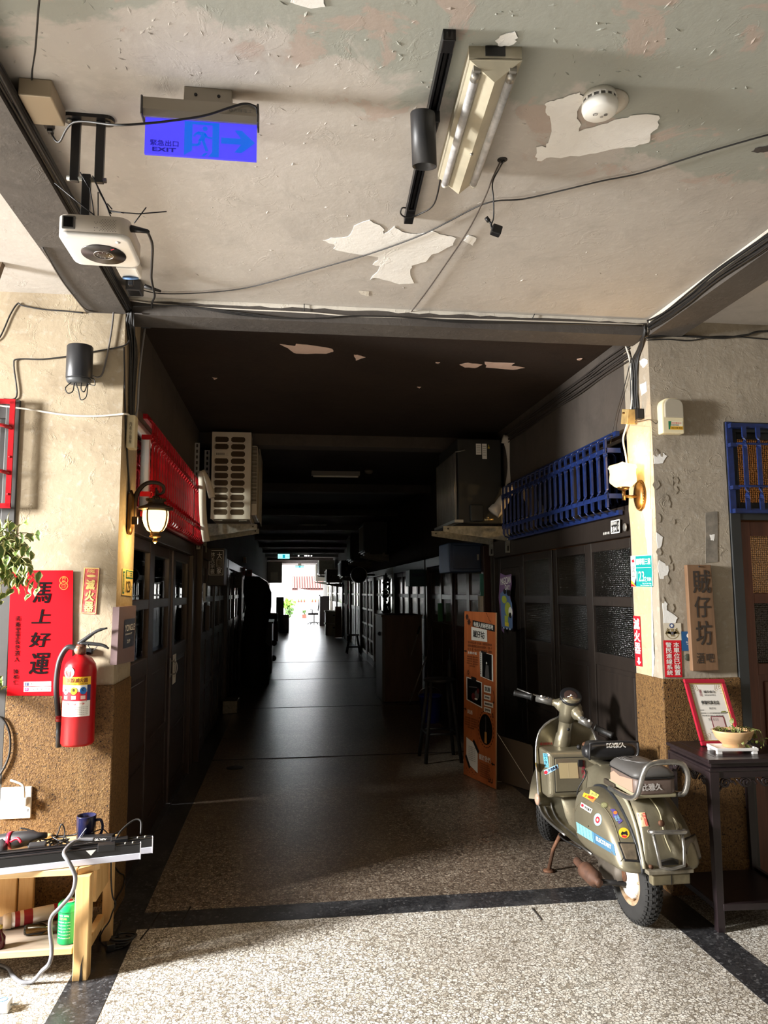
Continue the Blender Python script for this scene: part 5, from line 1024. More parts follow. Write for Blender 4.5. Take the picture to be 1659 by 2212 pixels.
t = thing('hanging_plug', 'black plug dangling on a wire below the ceiling hole', 'plug', pp); obj('wire', MB().tube([h + V((.006, 0, -.003)), FY(1078, 365, 2.40), FY(1064, 395, 2.43), FY(1066, 430, 2.45), FY(1066, 470, 2.47), FY(1060, 486, 2.48)], .0028, 6, n=5).tube([FY(1052, 474, 2.48), FY(1060, 482, 2.48), FY(1062, 492, 2.48), FY(1068, 496, 2.48)], .004, 6, n=4), CABLE, t); obj('body', MB().box(pp, (.036, .03, .034), Matrix.Rotation(.3, 3, 'Y')), BLACK, t, bevel=.004); obj('end', MB().cyl(FY(1050, 470, 2.48), FY(1056, 478, 2.48), .008, 8), BLACK, t)
# cables: pillar, beams, corners
zb = ZB - .008
def bundle(name, label, paths, r, mat, n=5):
    m = MB()
    for ps in paths: m.tube(ps, r, 5, n=n)
    return one(name, m, mat, label, 'cable bundle')
def jit(ps, s): return [p + V((random.uniform(-s, s), random.uniform(-s, s), random.uniform(-s, s))) for p in ps]
bundle('cable_bundle', 'thick bundle of black cables along the beam above the left pillar', [jit([V((-.795 - .004 * (k % 4), y_, 2.972 + .006 * (k // 4))) for y_ in (.6, 1.2, 1.8, 2.3, 2.8, 3.2, 3.6, 3.74)], .006) for k in range(14)], .0075, CABLE)
bundle('cable_bundle', 'black cables falling down the corner beside the left pillar', [jit([V((-.80 + .008 * (k % 4), 3.735, 2.96)), V((-.812 + .01 * (k % 4), 3.77, 2.90)), V((-.808 + .003 * k, 3.82 + .016 * k, 2.8)), V((-.808, 3.86 + .015 * k, 2.55)), V((-.806, 3.9 + .012 * k, 2.32 + .02 * k))], .004) for k in range(7)], .006, CABLE)
bundle('cable_bundle', 'pale and black cables sagging along the front of the cross beam', [[V((x, 3.742, z)) for x, z in ((-.80, 3.02), (-.62, 3.005), (-.3, 2.998), (.1, 2.996), (.3, 2.988), (.63, 2.992), (1.1, 3.0), (1.6, 3.006), (1.94, 3.008))]], .004, WCABLE)
bundle('cable_bundle', 'black cables swagged along the front of the cross beam', [[V((x, 3.738 - .002 * k, z)) for x, z in ((-.8, 2.985), (-.55, 3.0), (-.25, 2.965 + .006 * k), (-.0, 2.958), (.2, 2.97), (.32, 2.985), (.62, 2.99), (.9, 2.975 + .004 * k), (1.2, 2.985), (1.6, 2.995), (1.93, 3.0))] for k in range(3)], .0035, CABLE)
for u0, v0, u1, v1 in ((657, 645, 657, 672), (1150, 688, 1162, 664)): one('cable_tie', MB().tube([FY(u0, v0, 3.735), FY(u1, v1, 3.735)], .0025, 5), CABLE, 'upright cable tie end sticking up %s' % ('from the left half of the cross beam' if u0 < 700 else 'from the right half of the cross beam'), 'cable tie')
bundle('cable_bundle', 'bundle of black cables along the side of the beam over the right pillar', [jit([V((1.962 - .003 * (k % 3), y_, 2.962 + .009 * (k % 6) + (.012 if i % 3 == 1 else 0))) for i, y_ in enumerate((1.5, 2.0, 2.4, 2.75, 3.05, 3.3, 3.55, 3.72))], .006) for k in range(9)], .0048, CABLE)
bundle('cable_bundle', 'black cables wrapped down the corner of the right pillar', [jit([V((1.95 - .005 * (k % 3), 3.73, 3.0)), V((1.945, 3.74, 2.955)), V((1.955, 3.80 + .01 * k, 2.90)), V((1.958, 3.86 + .014 * k, 2.84)), V((1.958, 3.88 + .014 * k, 2.7)), V((1.958, 3.88 + .013 * k, 2.57))], .004) for k in range(6)], .0055, CABLE)
bundle('cable_bundle', 'cables running along the top of the corridor wall above the blue guard', [jit([V((1.958, y_, 2.975 - .016 * k + .004 * (i % 2))) for i, y_ in enumerate((3.95, 4.3, 4.7, 5.1, 5.5, 6.0, 6.5, 6.9))], .005) for k in range(7)], .0055, M('cable_dusty', (52, 46, 42), .7))
hangwire('conduit', 'white cable looping down past the junction box to the brass wall lamp', [FX(1352, 748, 1.95), FX(1360, 775, 1.952), FX(1364, 810, 1.955), FX(1366, 850, 1.955), FX(1362, 890, 1.95), FX(1352, 925, 1.95), FX(1346, 950, 1.95), FX(1352, 985, 1.955), FX(1355, 1010, 1.955)], .0055, WCABLE)
hangwire('thin_wire', 'thin black wire slanting down the wall to the end of the blue guard', [FX(1364, 770, 1.95), FX(1350, 830, 1.95), FX(1330, 900, 1.95), FX(1318, 960, 1.93)], .003, CABLE)
hangwire('wall_cable', 'black cables along the top of the front wall right of the pillar', [V((1.95, 3.735, 2.93)), FY(1440, 725, 3.74), FY(1500, 727, 3.74), FY(1560, 730, 3.74), FY(1610, 724, 3.74), FY(1680, 716, 3.74), V((3.6, 3.74, 2.97)), V((4.84, 3.74, 2.98))], .006, CABLE)
hangwire('wall_cable', 'thin second cable drooping under the cables on the front wall', [V((1.955, 3.738, 2.92)), FY(1440, 733, 3.742), FY(1480, 736, 3.742), FY(1505, 734, 3.742), FY(1560, 726, 3.742), FY(1680, 735, 3.742)], .0035, CABLE)
# left pillar wires
hangwire('wall_wire', 'black wire hung level across the top of the cream pillar', [FY(-20, 740, 3.742), FY(0, 728, 3.742), FY(22, 680, 3.742), FY(38, 656, 3.742), FY(48, 660, 3.742), FY(90, 668, 3.742), FY(140, 672, 3.742), FY(180, 676, 3.742)], .0036, CABLE)
hangwire('wall_wire', 'grey wire bending around the end of the beam above the pillar', [FZ(92, 535, 2.945), FZ(130, 600, 2.943), FZ(160, 640, 2.942), FZ(185, 668, 2.94), FY(215, 674, 3.74), FY(270, 676, 3.74), FY(310, 678, 3.74)], .004, M('wire_grey', (84, 80, 78), .5))
hangwire('wall_wire', 'black wire crossing behind the loudspeaker on the pillar', [FY(8, 870 - 8, 3.742), FY(36, 856, 3.742), FY(30, 790, 3.742), FY(38, 776, 3.742), FY(90, 776, 3.742), FY(144, 770, 3.742), FY(200, 760, 3.742), FY(264, 748, 3.742), FY(280, 735, 3.742)], .0036, CABLE)
hangwire('wall_wire', 'grey cable dropping from the beam corner to the loudspeaker', [FY(248, 640, 3.73), FY(243, 700, 3.735), FY(233, 760, 3.735), FY(222, 805, 3.735), FY(212, 815, 3.73), FY(200, 812, 3.7)], .0045, M('wire_mid', (96, 92, 90), .5))
hangwire('white_cable', 'white cable strung across the cream pillar toward the switch box', [FY(-20, 873, 3.742), FY(0, 876, 3.742), FY(60, 884, 3.742), FY(140, 896, 3.742), FY(200, 899, 3.742), FY(250, 896, 3.742), FY(272, 894, 3.742), FX(284, 900, XL + .01), FX(290, 906, XL + .012)], .0048, WCABLE)
hangwire('grey_conduit', 'grey cable hanging beside the pillar from a small adapter to the switch box', [FX(313, 708, XL + .02), FX(306, 760, XL + .015), FX(300, 820, XL + .015), FX(297, 880, XL + .015), FX(290, 905, XL + .015)], .006, GCABLE)
c = FX(316, 698, XL + .03); t = thing('power_adapter', 'grey adapter block hanging in the corner beside the left pillar', 'adapter', c); obj('brick', MB().box(c, (.05, .06, .05), Matrix.Rotation(.5, 3, 'X')), M('adapter_grey', (0, 0, 0)), t, bevel=.004); obj('lead', MB().tube([c, c + V((.02, 0, .03)), c + V((.05, 0, .035)), c + V((.09, 0, .06))], .004, 6, n=4), CABLE, t)
hangwire('lantern_wire', 'black wire running down the pillar edge to the lantern', [FX(268, 750, XL + .006), FX(269, 800, XL + .006), FX(270, 870, XL + .006), FX(275, 980, XL + .006), FX(278, 1030, XL + .006), FX(279, 1065, XL + .012)], .0042, CABLE)
# ---------------------------------------------------------------- low pine bench and what lies on it
PINE = wood('pine', (226, 188, 128), (206, 160, 100), (5, 5, .6), .55, 6, .12); PINE2 = wood('pine_board', (232, 198, 146), (214, 174, 118), (.6, 6, 6), .55, 6, .12)
bench = thing('low_bench', 'low rough pine bench against the dado, crowded with cables and light bars', 'bench', (-1.15, 3.5, 0))
zt = .43
for y0, y1 in ((3.3, 3.42), (3.425, 3.545), (3.55, 3.665), (3.67, 3.735)): obj('top_board', MB().bb(-1.75, -.842, y0, y1, zt - .025, zt), PINE2, bench, bevel=.003)
obj('end_board', MB().prism([V((-.838, 3.3, zt)), V((-.764, 3.355, zt)), V((-.764, 3.735, zt)), V((-.838, 3.735, zt))], (0, 0, -.025)), PINE, bench, bevel=.003)
for x0, x1, y0, y1, zb in ((-.843, -.784, 3.29, 3.345, 0), (-.812, -.77, 3.63, 3.68, 0), (-1.70, -1.64, 3.29, 3.345, 0), (-1.28, -1.19, 3.66, 3.69, .0), (-1.185, -1.12, 3.67, 3.695, .0)):
    obj('leg', MB().bb(x0, x1, y0, y1, zb, zt - .025), PINE, bench, bevel=.004)
obj('leg_crack', MB().prism([V((-.815, 3.2888, 0)), V((-.803, 3.2888, 0)), V((-.806, 3.2888, .06)), V((-.802, 3.2888, .10)), V((-.811, 3.2888, .06))], (0, .0004, 0)), INK, bench)
obj('side_plank', MB().bb(-.80, -.785, 3.40, 3.62, .26, zt - .025), PINE, bench, bevel=.003)
obj('side_rail', MB().bb(-.83, -.80, 3.35, 3.63, .075, .12), PINE, bench, bevel=.003)
obj('shelf_board', MB().bb(-1.70, -.85, 3.315, 3.71, .105, .122), wood('dusty_board', (150, 134, 116), (120, 106, 92), (1, 6, 6), .8, 4), bench, bevel=.003)
obj('shelf_edge', MB().bb(-1.70, -.85, 3.302, 3.316, .10, .124), PINE2, bench, bevel=.002)
# two LED light bars
def light_bar(label, a, b, w, h):
    a, b = V(a), V(b); d = (b - a).normalized(); e = V((d.y, -d.x, 0)); t = thing('light_bar', label, 'light bar', b)
    def pr(n, o0, o1, z0, z1, mat, s0=0, s1=None, bev=.002):
        L_ = (b - a).length if s1 is None else s1; q = a + d * s0
        return obj(n, fixn_mb(MB().prism([q + e * o0 + V((0, 0, z0)), q + e * o1 + V((0, 0, z0)), q + e * o1 + V((0, 0, z1)), q + e * o0 + V((0, 0, z1))], d * (L_ - s0))), mat, t, bevel=bev)
    L = (b - a).length
    pr('diffuser', 0, w, 0, h * .42, M('diffuser_white', (206, 208, 222), .35)); pr('channel', 0.001, w - .001, h * .42, h, M('channel_black', (30, 30, 32), .4))
    pr('channel_lip', .0, .004, h, h + .004, TB); pr('channel_lip', w - .004, w, h, h + .004, TB)
    pr('end_plate', -.001, w + .001, 0, h, M('end_white', (216, 216, 222), .4), L - .002, L + .002, 0)
    pr('clip', -.002, w + .002, h * .75, h + .012, BLACK, L - .17, L - .10, .003); pr('clip', -.002, w + .002, h * .75, h + .012, BLACK, .05, .12, .003)
    q = a + d * (L - .21) + e * -.0008; 
    for s0 in (L - .215, .18):
        q = a + d * s0 - e * .0008 if (e.y > 0) else a + d * s0 + e * (w + .0008)
        obj('triangle_mark', MB().add([q + V((0, 0, h * .95)), q + d * .04 + V((0, 0, h * .95)), q + d * .02 + V((0, 0, h * .6))], [(0, 1, 2)]), WHITE, t)
    for s0 in (L - .06, L - .03, .02): q = a + d * s0 + e * (w / 2) + V((0, 0, h + .004)); obj('contact', MB().sphere(q, .006, 6), GALV, t)
    return t
light_bar('front LED light bar with white diffuser jutting out past the bench', (-1.62, 3.205, zt + .002), (-.612, 3.405, zt + .002), .034, .062)
light_bar('rear LED light bar lying behind the front one on the bench', (-1.5, 3.285, zt + .002), (-.575, 3.475, zt + .002), .034, .062)
hangwire('grey_lead', 'thick grey cable looping from the light bars down past the bench to the floor', [V((-.80, 3.40, .512)), V((-.87, 3.385, .514)), FY(139, 1840, 3.3), FY(146, 1858, 3.27), FY(158, 1880, 3.26), FY(163, 1900, 3.26), FY(155, 1930, 3.26), FY(130, 1960, 3.26), FY(112, 1980, 3.26), FY(108, 2005, 3.26), FY(112, 2050, 3.26), FY(107, 2080, 3.24), FZ(90, 2098, .06), FZ(70, 2120, .012), FZ(45, 2121, .008), FZ(28, 2108, .008), FZ(15, 2090, .008), FZ(-20, 2080, .008)], .0085, M('lead_silver', (126, 126, 130), .3, .3), 6, 8)
# mug
c = V((-.892, 3.63, zt + .001)); NAVY = M('mug_navy', (24, 28, 62), .25)
t = thing('mug', 'dark blue coffee mug standing at the back of the bench', 'mug', c); obj('cup', MB().lathe([(.034, 0), (.040, .004), (.042, .115), (.0425, .119), (.039, .119), (.037, .02), (.001, .012)], c, seg=28), NAVY, t); obj('handle', MB().tube([c + V((.04, .0, .095)), c + V((.062, -.005, .098)), c + V((.072, -.005, .07)), c + V((.064, -.004, .035)), c + V((.04, 0, .025))], .0065, 8, n=5), NAVY, t)
hangwire('mug_wire', 'thin grey wire hanging out of the blue mug', [c + V((-.03, -.055, .002)), c + V((-.02, -.05, .03)), c + V((.0, -.046, .06)), c + V((.012, -.045, .075))], .0018, GCABLE)
# drill, cables and small things
c = FZ(30, 1840, zt); c = V((-1.17, 3.55, zt)); t = thing('power_tool', 'black power drill with red trigger lying among the cables', 'power tool', c)
obj('body', MB().lathe([(.02, -.12), (.032, -.10), (.036, 0), (.03, .08), (.018, .10), (.012, .14)], c + V((0, 0, .05)), (1, -.15, .15), 16), M('tool_black', (32, 30, 32), .5), t); obj('grip', MB().tube([c + V((-.05, 0, .05)), c + V((-.03, -.06, .03)), c + V((-.02, -.11, .025))], [.02, .021, .024], 8), M('tool_black', (0, 0, 0)), t); obj('trigger', MB().tube([c + V((.0, -.05, .06)), c + V((.03, -.06, .075)), c + V((.05, -.07, .06))], .006, 6, n=4), M('tool_red', (170, 20, 50), .4), t); obj('trim_ring', MB().lathe([(.037, 0), (.037, .015)], c + V((-.02, 0, .05)), (1, -.15, .15), 16), M('tool_red', (0, 0, 0)), t)
one('adapter', MB().box((-1.05, 3.47, zt + .03), (.07, .05, .055), Matrix.Rotation(.2, 3, 'Z')), M('adapter_dark', (48, 48, 50), .5), 'dark square adapter beside the power drill on the bench', 'adapter', bevel=.005)
t = thing('adapter', 'flat black adapter with white printing in front of the blue mug', 'adapter', (-.82, 3.56, zt)); obj('brick', MB().box((-.825, 3.56, zt + .026), (.14, .055, .05), Matrix.Rotation(-.1, 3, 'X')), BLACK, t, bevel=.004); f = Face((-.885, 3.53, zt + .050), (-.775, 3.53, zt + .050), (-.885, 3.528, zt + .018)); f.txt('INPUT 100-240V', .05, .1, .95, .45, WHITE); f.txt('OUTPUT 24V', .1, .55, .8, .9, WHITE); f.done(t)
m = MB(); random.seed(3)
for k in range(7):
    cx, cy = -1.0 + random.uniform(-.06, .07), 3.56 + random.uniform(-.04, .05); r = random.uniform(.03, .065); a0 = random.uniform(0, 6)
    m.tube([V((cx + r * 1.3 * math.cos(a0 + i * .7), cy + r * math.sin(a0 + i * .7), zt + .008 + .014 * (k % 4) + .012 * math.sin(i * 1.3 + k))) for i in range(9)], .0035, 5, n=3)
one('cable_tangle', m, CABLE, 'tangle of thin black cables between the drill and the mug', 'cables')['kind'] = 'stuff'
hangwire('loop_wire', 'black wire loop standing up from the cable tangle', [V((-1.03, 3.58, zt + .01)), V((-1.0, 3.58, zt + .06)), V((-.985, 3.58, zt + .1)), V((-.97, 3.58, zt + .06)), V((-.98, 3.56, zt + .01))], .003, CABLE)
hangwire('loop_wire', 'black wire arching from the power drill to the bench top', [V((-1.16, 3.58, zt + .09)), V((-1.12, 3.58, zt + .08)), V((-1.08, 3.57, zt + .05)), V((-1.05, 3.56, zt + .01))], .0035, CABLE)
hangwire('loop_wire', 'thin black wire trailing from the mug to the end of the bench', [V((-.86, 3.6, zt + .05)), V((-.82, 3.63, zt + .055)), V((-.79, 3.65, zt + .02)), V((-.765, 3.66, zt + .03)), V((-.74, 3.65, zt + .04))], .0025, CABLE)
hangwire('loop_wire', 'black wire arching over the right ends of the light bars', [V((-.72, 3.42, .50)), V((-.70, 3.46, .53)), V((-.66, 3.5, .555)), V((-.63, 3.5, .55)), V((-.625, 3.48, .5))], .0045, CABLE)
one('cork_stick', MB().cyl((-1.12, 3.70, zt + .012), (-1.05, 3.70, zt + .018), .011, 12), M('cork_cream', (214, 186, 134), .6), 'short cream marker lying on the back of the bench', 'marker')
# shelf things
zs = .1225
t = thing('spray_can', 'red and white spray can lying on the lower shelf', 'spray can', (-1.06, 3.6, zs)); a, b = V((-1.165, 3.53, zs + .032)), V((-.93, 3.63, zs + .034)); dd = (b - a)
obj('can', MB().cyl(a, b, .03, 20), M('can_white', (226, 216, 210), .4), t); obj('cap', MB().lathe([(.024, -.03), (.03, -.024), (.032, 0)], a, dd, 20), M('cap_cream', (226, 206, 184), .45), t); obj('red_band', MB().lathe([(.0306, .015), (.0306, .085)], a, dd, 20, cap=False), M('can_red', (150, 20, 36), .4), t); obj('red_band', MB().lathe([(.0306, .17), (.0306, .2)], a, dd, 20, cap=False), M('can_red', (0, 0, 0)), t); obj('dark_band', MB().lathe([(.0307, .035), (.0307, .05)], a, dd, 20, cap=False), M('cap_cream', (0, 0, 0)), t)
t = thing('glass_bottle', 'small clear glass bottle with a metal cap lying on the lower shelf', 'bottle', (-1.0, 3.45, zs)); obj('bottle', MB().lathe([(.02, 0), (.022, .01), (.022, .07), (.012, .085), (.012, .095)], (-1.08, 3.45, zs + .022), (1, .05, 0), 16), glass('amber_glass', (196, 176, 130)), t); obj('cap', MB().cyl((-.985, 3.455, zs + .022), (-.95, 3.457, zs + .022), .014, 14), GALV, t); obj('wire_clip', MB().tube([V((-1.06, 3.425, zs + .04)), V((-1.02, 3.422, zs + .042)), V((-.99, 3.435, zs + .035))], .003, 5), GALV, t)
c = V((-.885, 3.375, zs)); GC = M('can_green', (10, 150, 84), .35)
t = thing('storage_can', 'green can with a printed lid standing behind the bench leg', 'can', c); obj('can', MB().lathe([(.040, 0), (.042, .004), (.042, .135), (.041, .138)], c, seg=28), GC, t); obj('lid', MB().lathe([(.0445, .125), (.0450, .130), (.044, .150), (.038, .157), (.001, .158)], c, seg=28), M('lid_green', (0, 166, 92), .4), t)
lt = MB(); random.seed(5)
def can_txt(s_, z, hh, wd, mat, a=-.25, r=.0424):
    vs, fs, x0, x1, y0, y1 = tgeo(s_, .0); obj('lettering', MB().add([V((c.x + r * math.sin(a + ((v.x - x0) / (x1 - x0) - .5) * wd), c.y - r * math.cos(a + ((v.x - x0) / (x1 - x0) - .5) * wd), c.z + z + ((v.y - y0) / (y1 - y0) - .5) * hh)) for v in vs], fs), mat, t)
can_txt('NET 300g', .113, .008, 1.0, WHITE); can_txt('DETAIL', .102, .008, .8, YEL, -.3)
for i, s_ in enumerate(('INGREDIENTS: sugar, cocoa', 'milk powder, malt', 'Serving size 15g', 'Energy 60 kcal', 'Store in a cool place', 'www.food.com')): can_txt(s_, .088 - i * .012, .005, 1.3, WHITE)
f = Face(c + V((-.03, -.03, .1585)), c + V((.03, -.03, .1585)), c + V((-.03, .03, .1585))); f.n = V((0, 0, 1)); f.disc(.5, .5, .42, WHITE, ring=.82); f.disc(.5, .5, .3, WHITE, ring=.8); f.disc(.5, .5, .2, RED); f.done(t)
one('red_lid_jar', MB().lathe([(.03, 0), (.032, .01), (.032, .05), (.02, .055)], (-.88, 3.56, zs), seg=16), M('jar_red', (190, 16, 60), .4), 'crimson plastic jar behind the green can on the shelf', 'jar')
t = thing('bottle', 'dark red bottle standing at the front of the lower shelf', 'bottle', (-1.145, 3.34, zs)); obj('glass', MB().lathe([(.02, 0), (.024, .006), (.024, .04), (.012, .058), (.010, .075)], (-1.147, 3.35, zs), seg=18), M('bottle_maroon', (70, 10, 24), .15), t); obj('cap', MB().lathe([(.012, .075), (.012, .085)], (-1.147, 3.35, zs), seg=14), M('cap_gold', (170, 150, 70), .4), t)
c = FZ(0, 2172, 0); t = thing('power_strip', 'white power strip with a blue emblem lying on the sunlit floor', 'power strip', c); obj('body', MB().bb(-1.3, -1.013, 3.085, 3.135, .001, .04), WHITE, t, bevel=.005)
f = Face((-1.07, 3.135, .0405), (-1.015, 3.135, .0405), (-1.07, 3.085, .0405)); f.n = V((0, 0, 1)); f.disc(.5, .5, .32, M('ring_blue', (0, 0, 0)), ring=.7); f.done(t); obj('pin', MB().bb(-1.013, -.985, 3.108, 3.112, .018, .024), GALV, t)
# plugs and cables beside the pillar foot
hangwire('floor_cable', 'black cable hanging beside the bench down to the plugs on the floor', [V((-.778, 3.6, .43)), FY(240, 1858, 3.58), FY(240, 1900, 3.6), FY(243, 1935, 3.6), FY(250, 1952, 3.6), FY(243, 1970, 3.6), FY(236, 1990, 3.6), FY(222, 2010, 3.6), FZ(215, 2032, .006), FZ(232, 2046, .006)], .0036, CABLE)
hangwire('floor_cable', 'second black cable crossing the pillar side beside the bench', [FX(243, 1865, XL + .012), FX(258, 1885, XL + .012), FX(268, 1892, XL + .014), FX(266, 1915, XL + .014), FX(250, 1945, XL + .014), FX(240, 1975, XL + .014), FX(255, 1985, XL + .014), FZ(262, 1990, .01), FZ(252, 2010, .006), FZ(240, 2030, .006)], .0034, CABLE)
c = FZ(252, 2046); t = thing('cable_plugs', 'heap of black plugs and coiled cable on the floor behind the bench', 'cables', c); m = MB()
for k in range(4): m.tube([c + V((.04 * math.cos(a + k) * (1 + .1 * k) + .01 * k, .035 * math.sin(a + k), .008 + .012 * k)) for a in [2 * PI * i / 9 for i in range(9)]], .005, 5, n=3)
obj('coil', m, CABLE, t, kind='stuff'); obj('plug', MB().box(c + V((-.02, -.03, .018)), (.035, .04, .03), Matrix.Rotation(.4, 3, 'Z')), BLACK, t, bevel=.003); obj('plug', MB().box(c + V((.03, .0, .02)), (.03, .035, .03), Matrix.Rotation(-.5, 3, 'Z')), BLACK, t, bevel=.003)
# wall socket at the left edge
t = thing('wall_socket', 'white double wall socket with a plug and a white cord above the bench', 'socket', (-1.19, 3.735, .58)); obj('plate', MB().bb(-1.30, -1.165, 3.728, 3.741, .52, .66), WHITE, t, bevel=.003); obj('plug', MB().box((-1.19, 3.715, .60), (.03, .03, .04)), M('plug_cream', (214, 206, 190), .5), t, bevel=.005); obj('cord', MB().tube([V((-1.19, 3.71, .615)), V((-1.185, 3.69, .65)), V((-1.195, 3.69, .68)), V((-1.25, 3.70, .70))], .005, 6, n=4), M('plug_cream', (0, 0, 0)), t); obj('slot', MB().bb(-1.178, -1.175, 3.7275, 3.729, .55, .562), INK, t)
hangwire('wall_cable', 'black cord curving down the dado at the edge of the red poster', [FY(-15, 1545, 3.73), FY(4, 1552, 3.73), FY(16, 1570, 3.73), FY(22, 1595, 3.73), FY(20, 1630, 3.73), FY(8, 1660, 3.73), FY(-12, 1690, 3.73)], .005, CABLE)
# hanging plant with variegated leaves
lv = NT('variegated_leaf'); at = lv.n('ShaderNodeTexCoord').outputs['Generated']; sp = lv.n('ShaderNodeSeparateXYZ'); lv.l(at, sp.inputs[0])
ed = lv.math('ABSOLUTE', lv.math('SUBTRACT', sp.outputs['Y'], .5)); rn = lv.n('ShaderNodeObjectInfo').outputs['Random']
w_ = lv.math('ADD', lv.math('MULTIPLY', ed, 2.0), lv.math('MULTIPLY', lv.math('ABSOLUTE', lv.math('SUBTRACT', sp.outputs['X'], .45)), .9))
lv.col(lv.mix(lv.step(w_, .62, .70), lv.mix(rn, (74, 98, 46), (112, 136, 62)), (214, 214, 150))); lv.set(rough=.4); VLEAF = lv.mat
STEM = M('plant_stem', (116, 112, 62), .6)
def hangplant(name, label, c, spots, sz, seed):
    random.seed(seed); t = thing(name, label, 'plant', c); lm = None; m = MB()
    for (u, v) in spots:
        p = FY(u + random.uniform(-4, 4), v + random.uniform(-4, 4), c.y + random.uniform(-.09, .09)); q = V((c.x + random.uniform(-.03, .03), c.y, c.z + random.uniform(-.03, .06)))
        mid = p.lerp(q, .5) + V((0, 0, random.uniform(.01, .04))); m.tube([q, mid, p], .0018, 4, n=3)
        for k in range(2):
            s_ = sz * random.uniform(.75, 1.2)
            if lm is None: o = obj('leaf', leafmesh(.055, .02), VLEAF, t, local=True); lm = o.data
            else: o = bpy.data.objects.new('leaf', lm); COL.objects.link(o); o.parent = t
            pp = p.lerp(q, .0 if k == 0 else random.uniform(.15, .5)); o.location = pp - c; o.scale = (s_,) * 3
            o.rotation_euler = (random.uniform(-.9, .9), random.uniform(.35, 1.5), random.uniform(-2.6, .4))
    pz = c + V((-.12, 0, -.02)); obj('stems', m, STEM, t); obj('pot', MB().lathe([(.05, -.09), (.07, .02), (.076, .02), (.076, .035), (.062, .035), (.045, -.07), (.001, -.07)], pz, seg=20), M('pot_white', (214, 210, 200), .6), t); obj('soil', MB().lathe([(.06, .012), (.001, .018)], pz, seg=16), M('soil_dark', (60, 46, 34), .9), t)
    obj('hanger', MB().tube([pz + V((-.07, 0, .03)), pz + V((0, 0, .28)), V((pz.x, pz.y, ZC))], .002, 5).tube([pz + V((.07, 0, .03)), pz + V((0, 0, .28))], .002, 5) if sz > .9 else MB().bb(pz.x - .02, pz.x + .02, pz.y + .05, 3.76, pz.z - .02, pz.z + .01), CABLE, t); return t
sp_ = [(u, v) for u in range(-30, 62, 11) for v in range(1135, 1262, 15) if not (u > 34 and v < 1160)] + [(58, 1125), (82, 1155), (70, 1200), (66, 1225), (84, 1250), (88, 1262), (70, 1270), (40, 1275), (18, 1280), (2, 1290), (62, 1286), (80, 1280), (50, 1255), (14, 1120), (26, 1262), (0, 1300)]
hangplant('hanging_plant', 'variegated trailing plant hanging over the corner of the red poster', FY(-5, 1190, 3.5), sp_, 1.0, 11)
hangplant('hanging_plant', 'small green plant tip below the red poster corner', FY(-25, 1480, 3.5), [(2, 1475), (4, 1490), (-6, 1480), (-4, 1500), (5, 1462), (-10, 1465)], .7, 12)
random.seed(21)
# dark wooden frame at the upper left
WB = wood('old_brown_wood', (112, 92, 70), (84, 68, 52), (2, 6, 6), .7, 6)
t = thing('wood_frame', 'old brown wooden frame hung high at the left behind the grey beam', 'frame', FY(10, 460, 3.3)); a, b, c_ = FY(-60, 455, 3.4), FY(26, 462, 3.4), FY(-30, 620, 3.4)
obj('top_bar', MB().prism([a, b, b - V((0, 0, .05)), a - V((0, 0, .05))], (0, .04, 0)), WB, t); obj('slant_bar', MB().prism([b + V((0.03, 0, 0)), b + V((-.03, 0, 0)), c_ + V((-.03, 0, 0)), c_ + V((.03, 0, 0))], (0, .035, 0)), WB, t)
# ---------------------------------------------------------------- right pillar, front door and the stand
# flaked patches on the pillar: real thin sheets of bare plaster
def xpatch(ol, x, mat, par, jit=.004, n=3):
    P = [FX(u, v, x) for u, v in ol]; out = []
    for i, p in enumerate(P):
        q = P[(i + 1) % len(P)]
        for k in range(n): w = p.lerp(q, k / n); out.append(w + V((0, random.uniform(-jit, jit) * (1 if k else .3), random.uniform(-jit, jit) * (1 if k else .3))))
    return fixn(obj('bare_patch', MB().prism(out, (.002, 0, 0)), mat, par))
def ypatch(ol, y, mat, par, jit=.004, n=3, name='bare_patch'):
    P = [FY(u, v, y) for u, v in ol]; out = []
    for i, p in enumerate(P):
        q = P[(i + 1) % len(P)]
        for k in range(n): w = p.lerp(q, k / n); out.append(w + V((random.uniform(-jit, jit) * (1 if k else .3), 0, random.uniform(-jit, jit) * (1 if k else .3))))
    return fixn(obj(name, MB().prism(out, (0, .002, 0)), mat, par))
xp = XR - .003
xpatch([(1381, 780), (1392, 774), (1399, 778), (1398, 786), (1390, 794), (1384, 790)], xp, P_WHITE, wr); xpatch([(1382, 830), (1396, 824), (1397, 845), (1386, 855)], xp, P_WHITE, wr)
xpatch([(1408, 1470), (1408, 1100), (1385, 1100), (1392, 1118), (1394, 1150), (1398, 1180), (1404, 1230), (1408, 1300), (1410, 1380), (1414, 1420)], xp, P_WHITE, wr, .006)
xpatch([(1362, 920), (1404, 922), (1408, 1465), (1376, 1455), (1366, 1200), (1358, 1100)], XR - .0018, plaster('pillar_cream', (188, 170, 138), (180, 162, 130), (160, 142, 112)), wr, .005)
yp = 3.7475
ypatch([(1412, 983), (1430, 978), (1442, 985), (1432, 1000), (1412, 1002)], yp, P_WHITE, wr); ypatch([(1424, 1210), (1444, 1222), (1442, 1252), (1426, 1250), (1422, 1230)], yp, P_WHITE, wr); ypatch([(1431, 1290), (1442, 1305), (1440, 1318), (1464, 1335), (1458, 1350), (1434, 1348)], yp, P_WHITE, wr); ypatch([(1418, 1150), (1432, 1160), (1426, 1185), (1420, 1200)], yp, P_WHITE, wr)
ypatch([(1524, 1107), (1550, 1105), (1551, 1214), (1525, 1216)], yp, M('tape_residue', (142, 134, 122), .8, var=.3, scale=20), wr, .001, name='tape_mark'); ypatch([(1533, 1155), (1544, 1154), (1542, 1168), (1536, 1167)], yp - .001, P_WHITE, wr, .002)
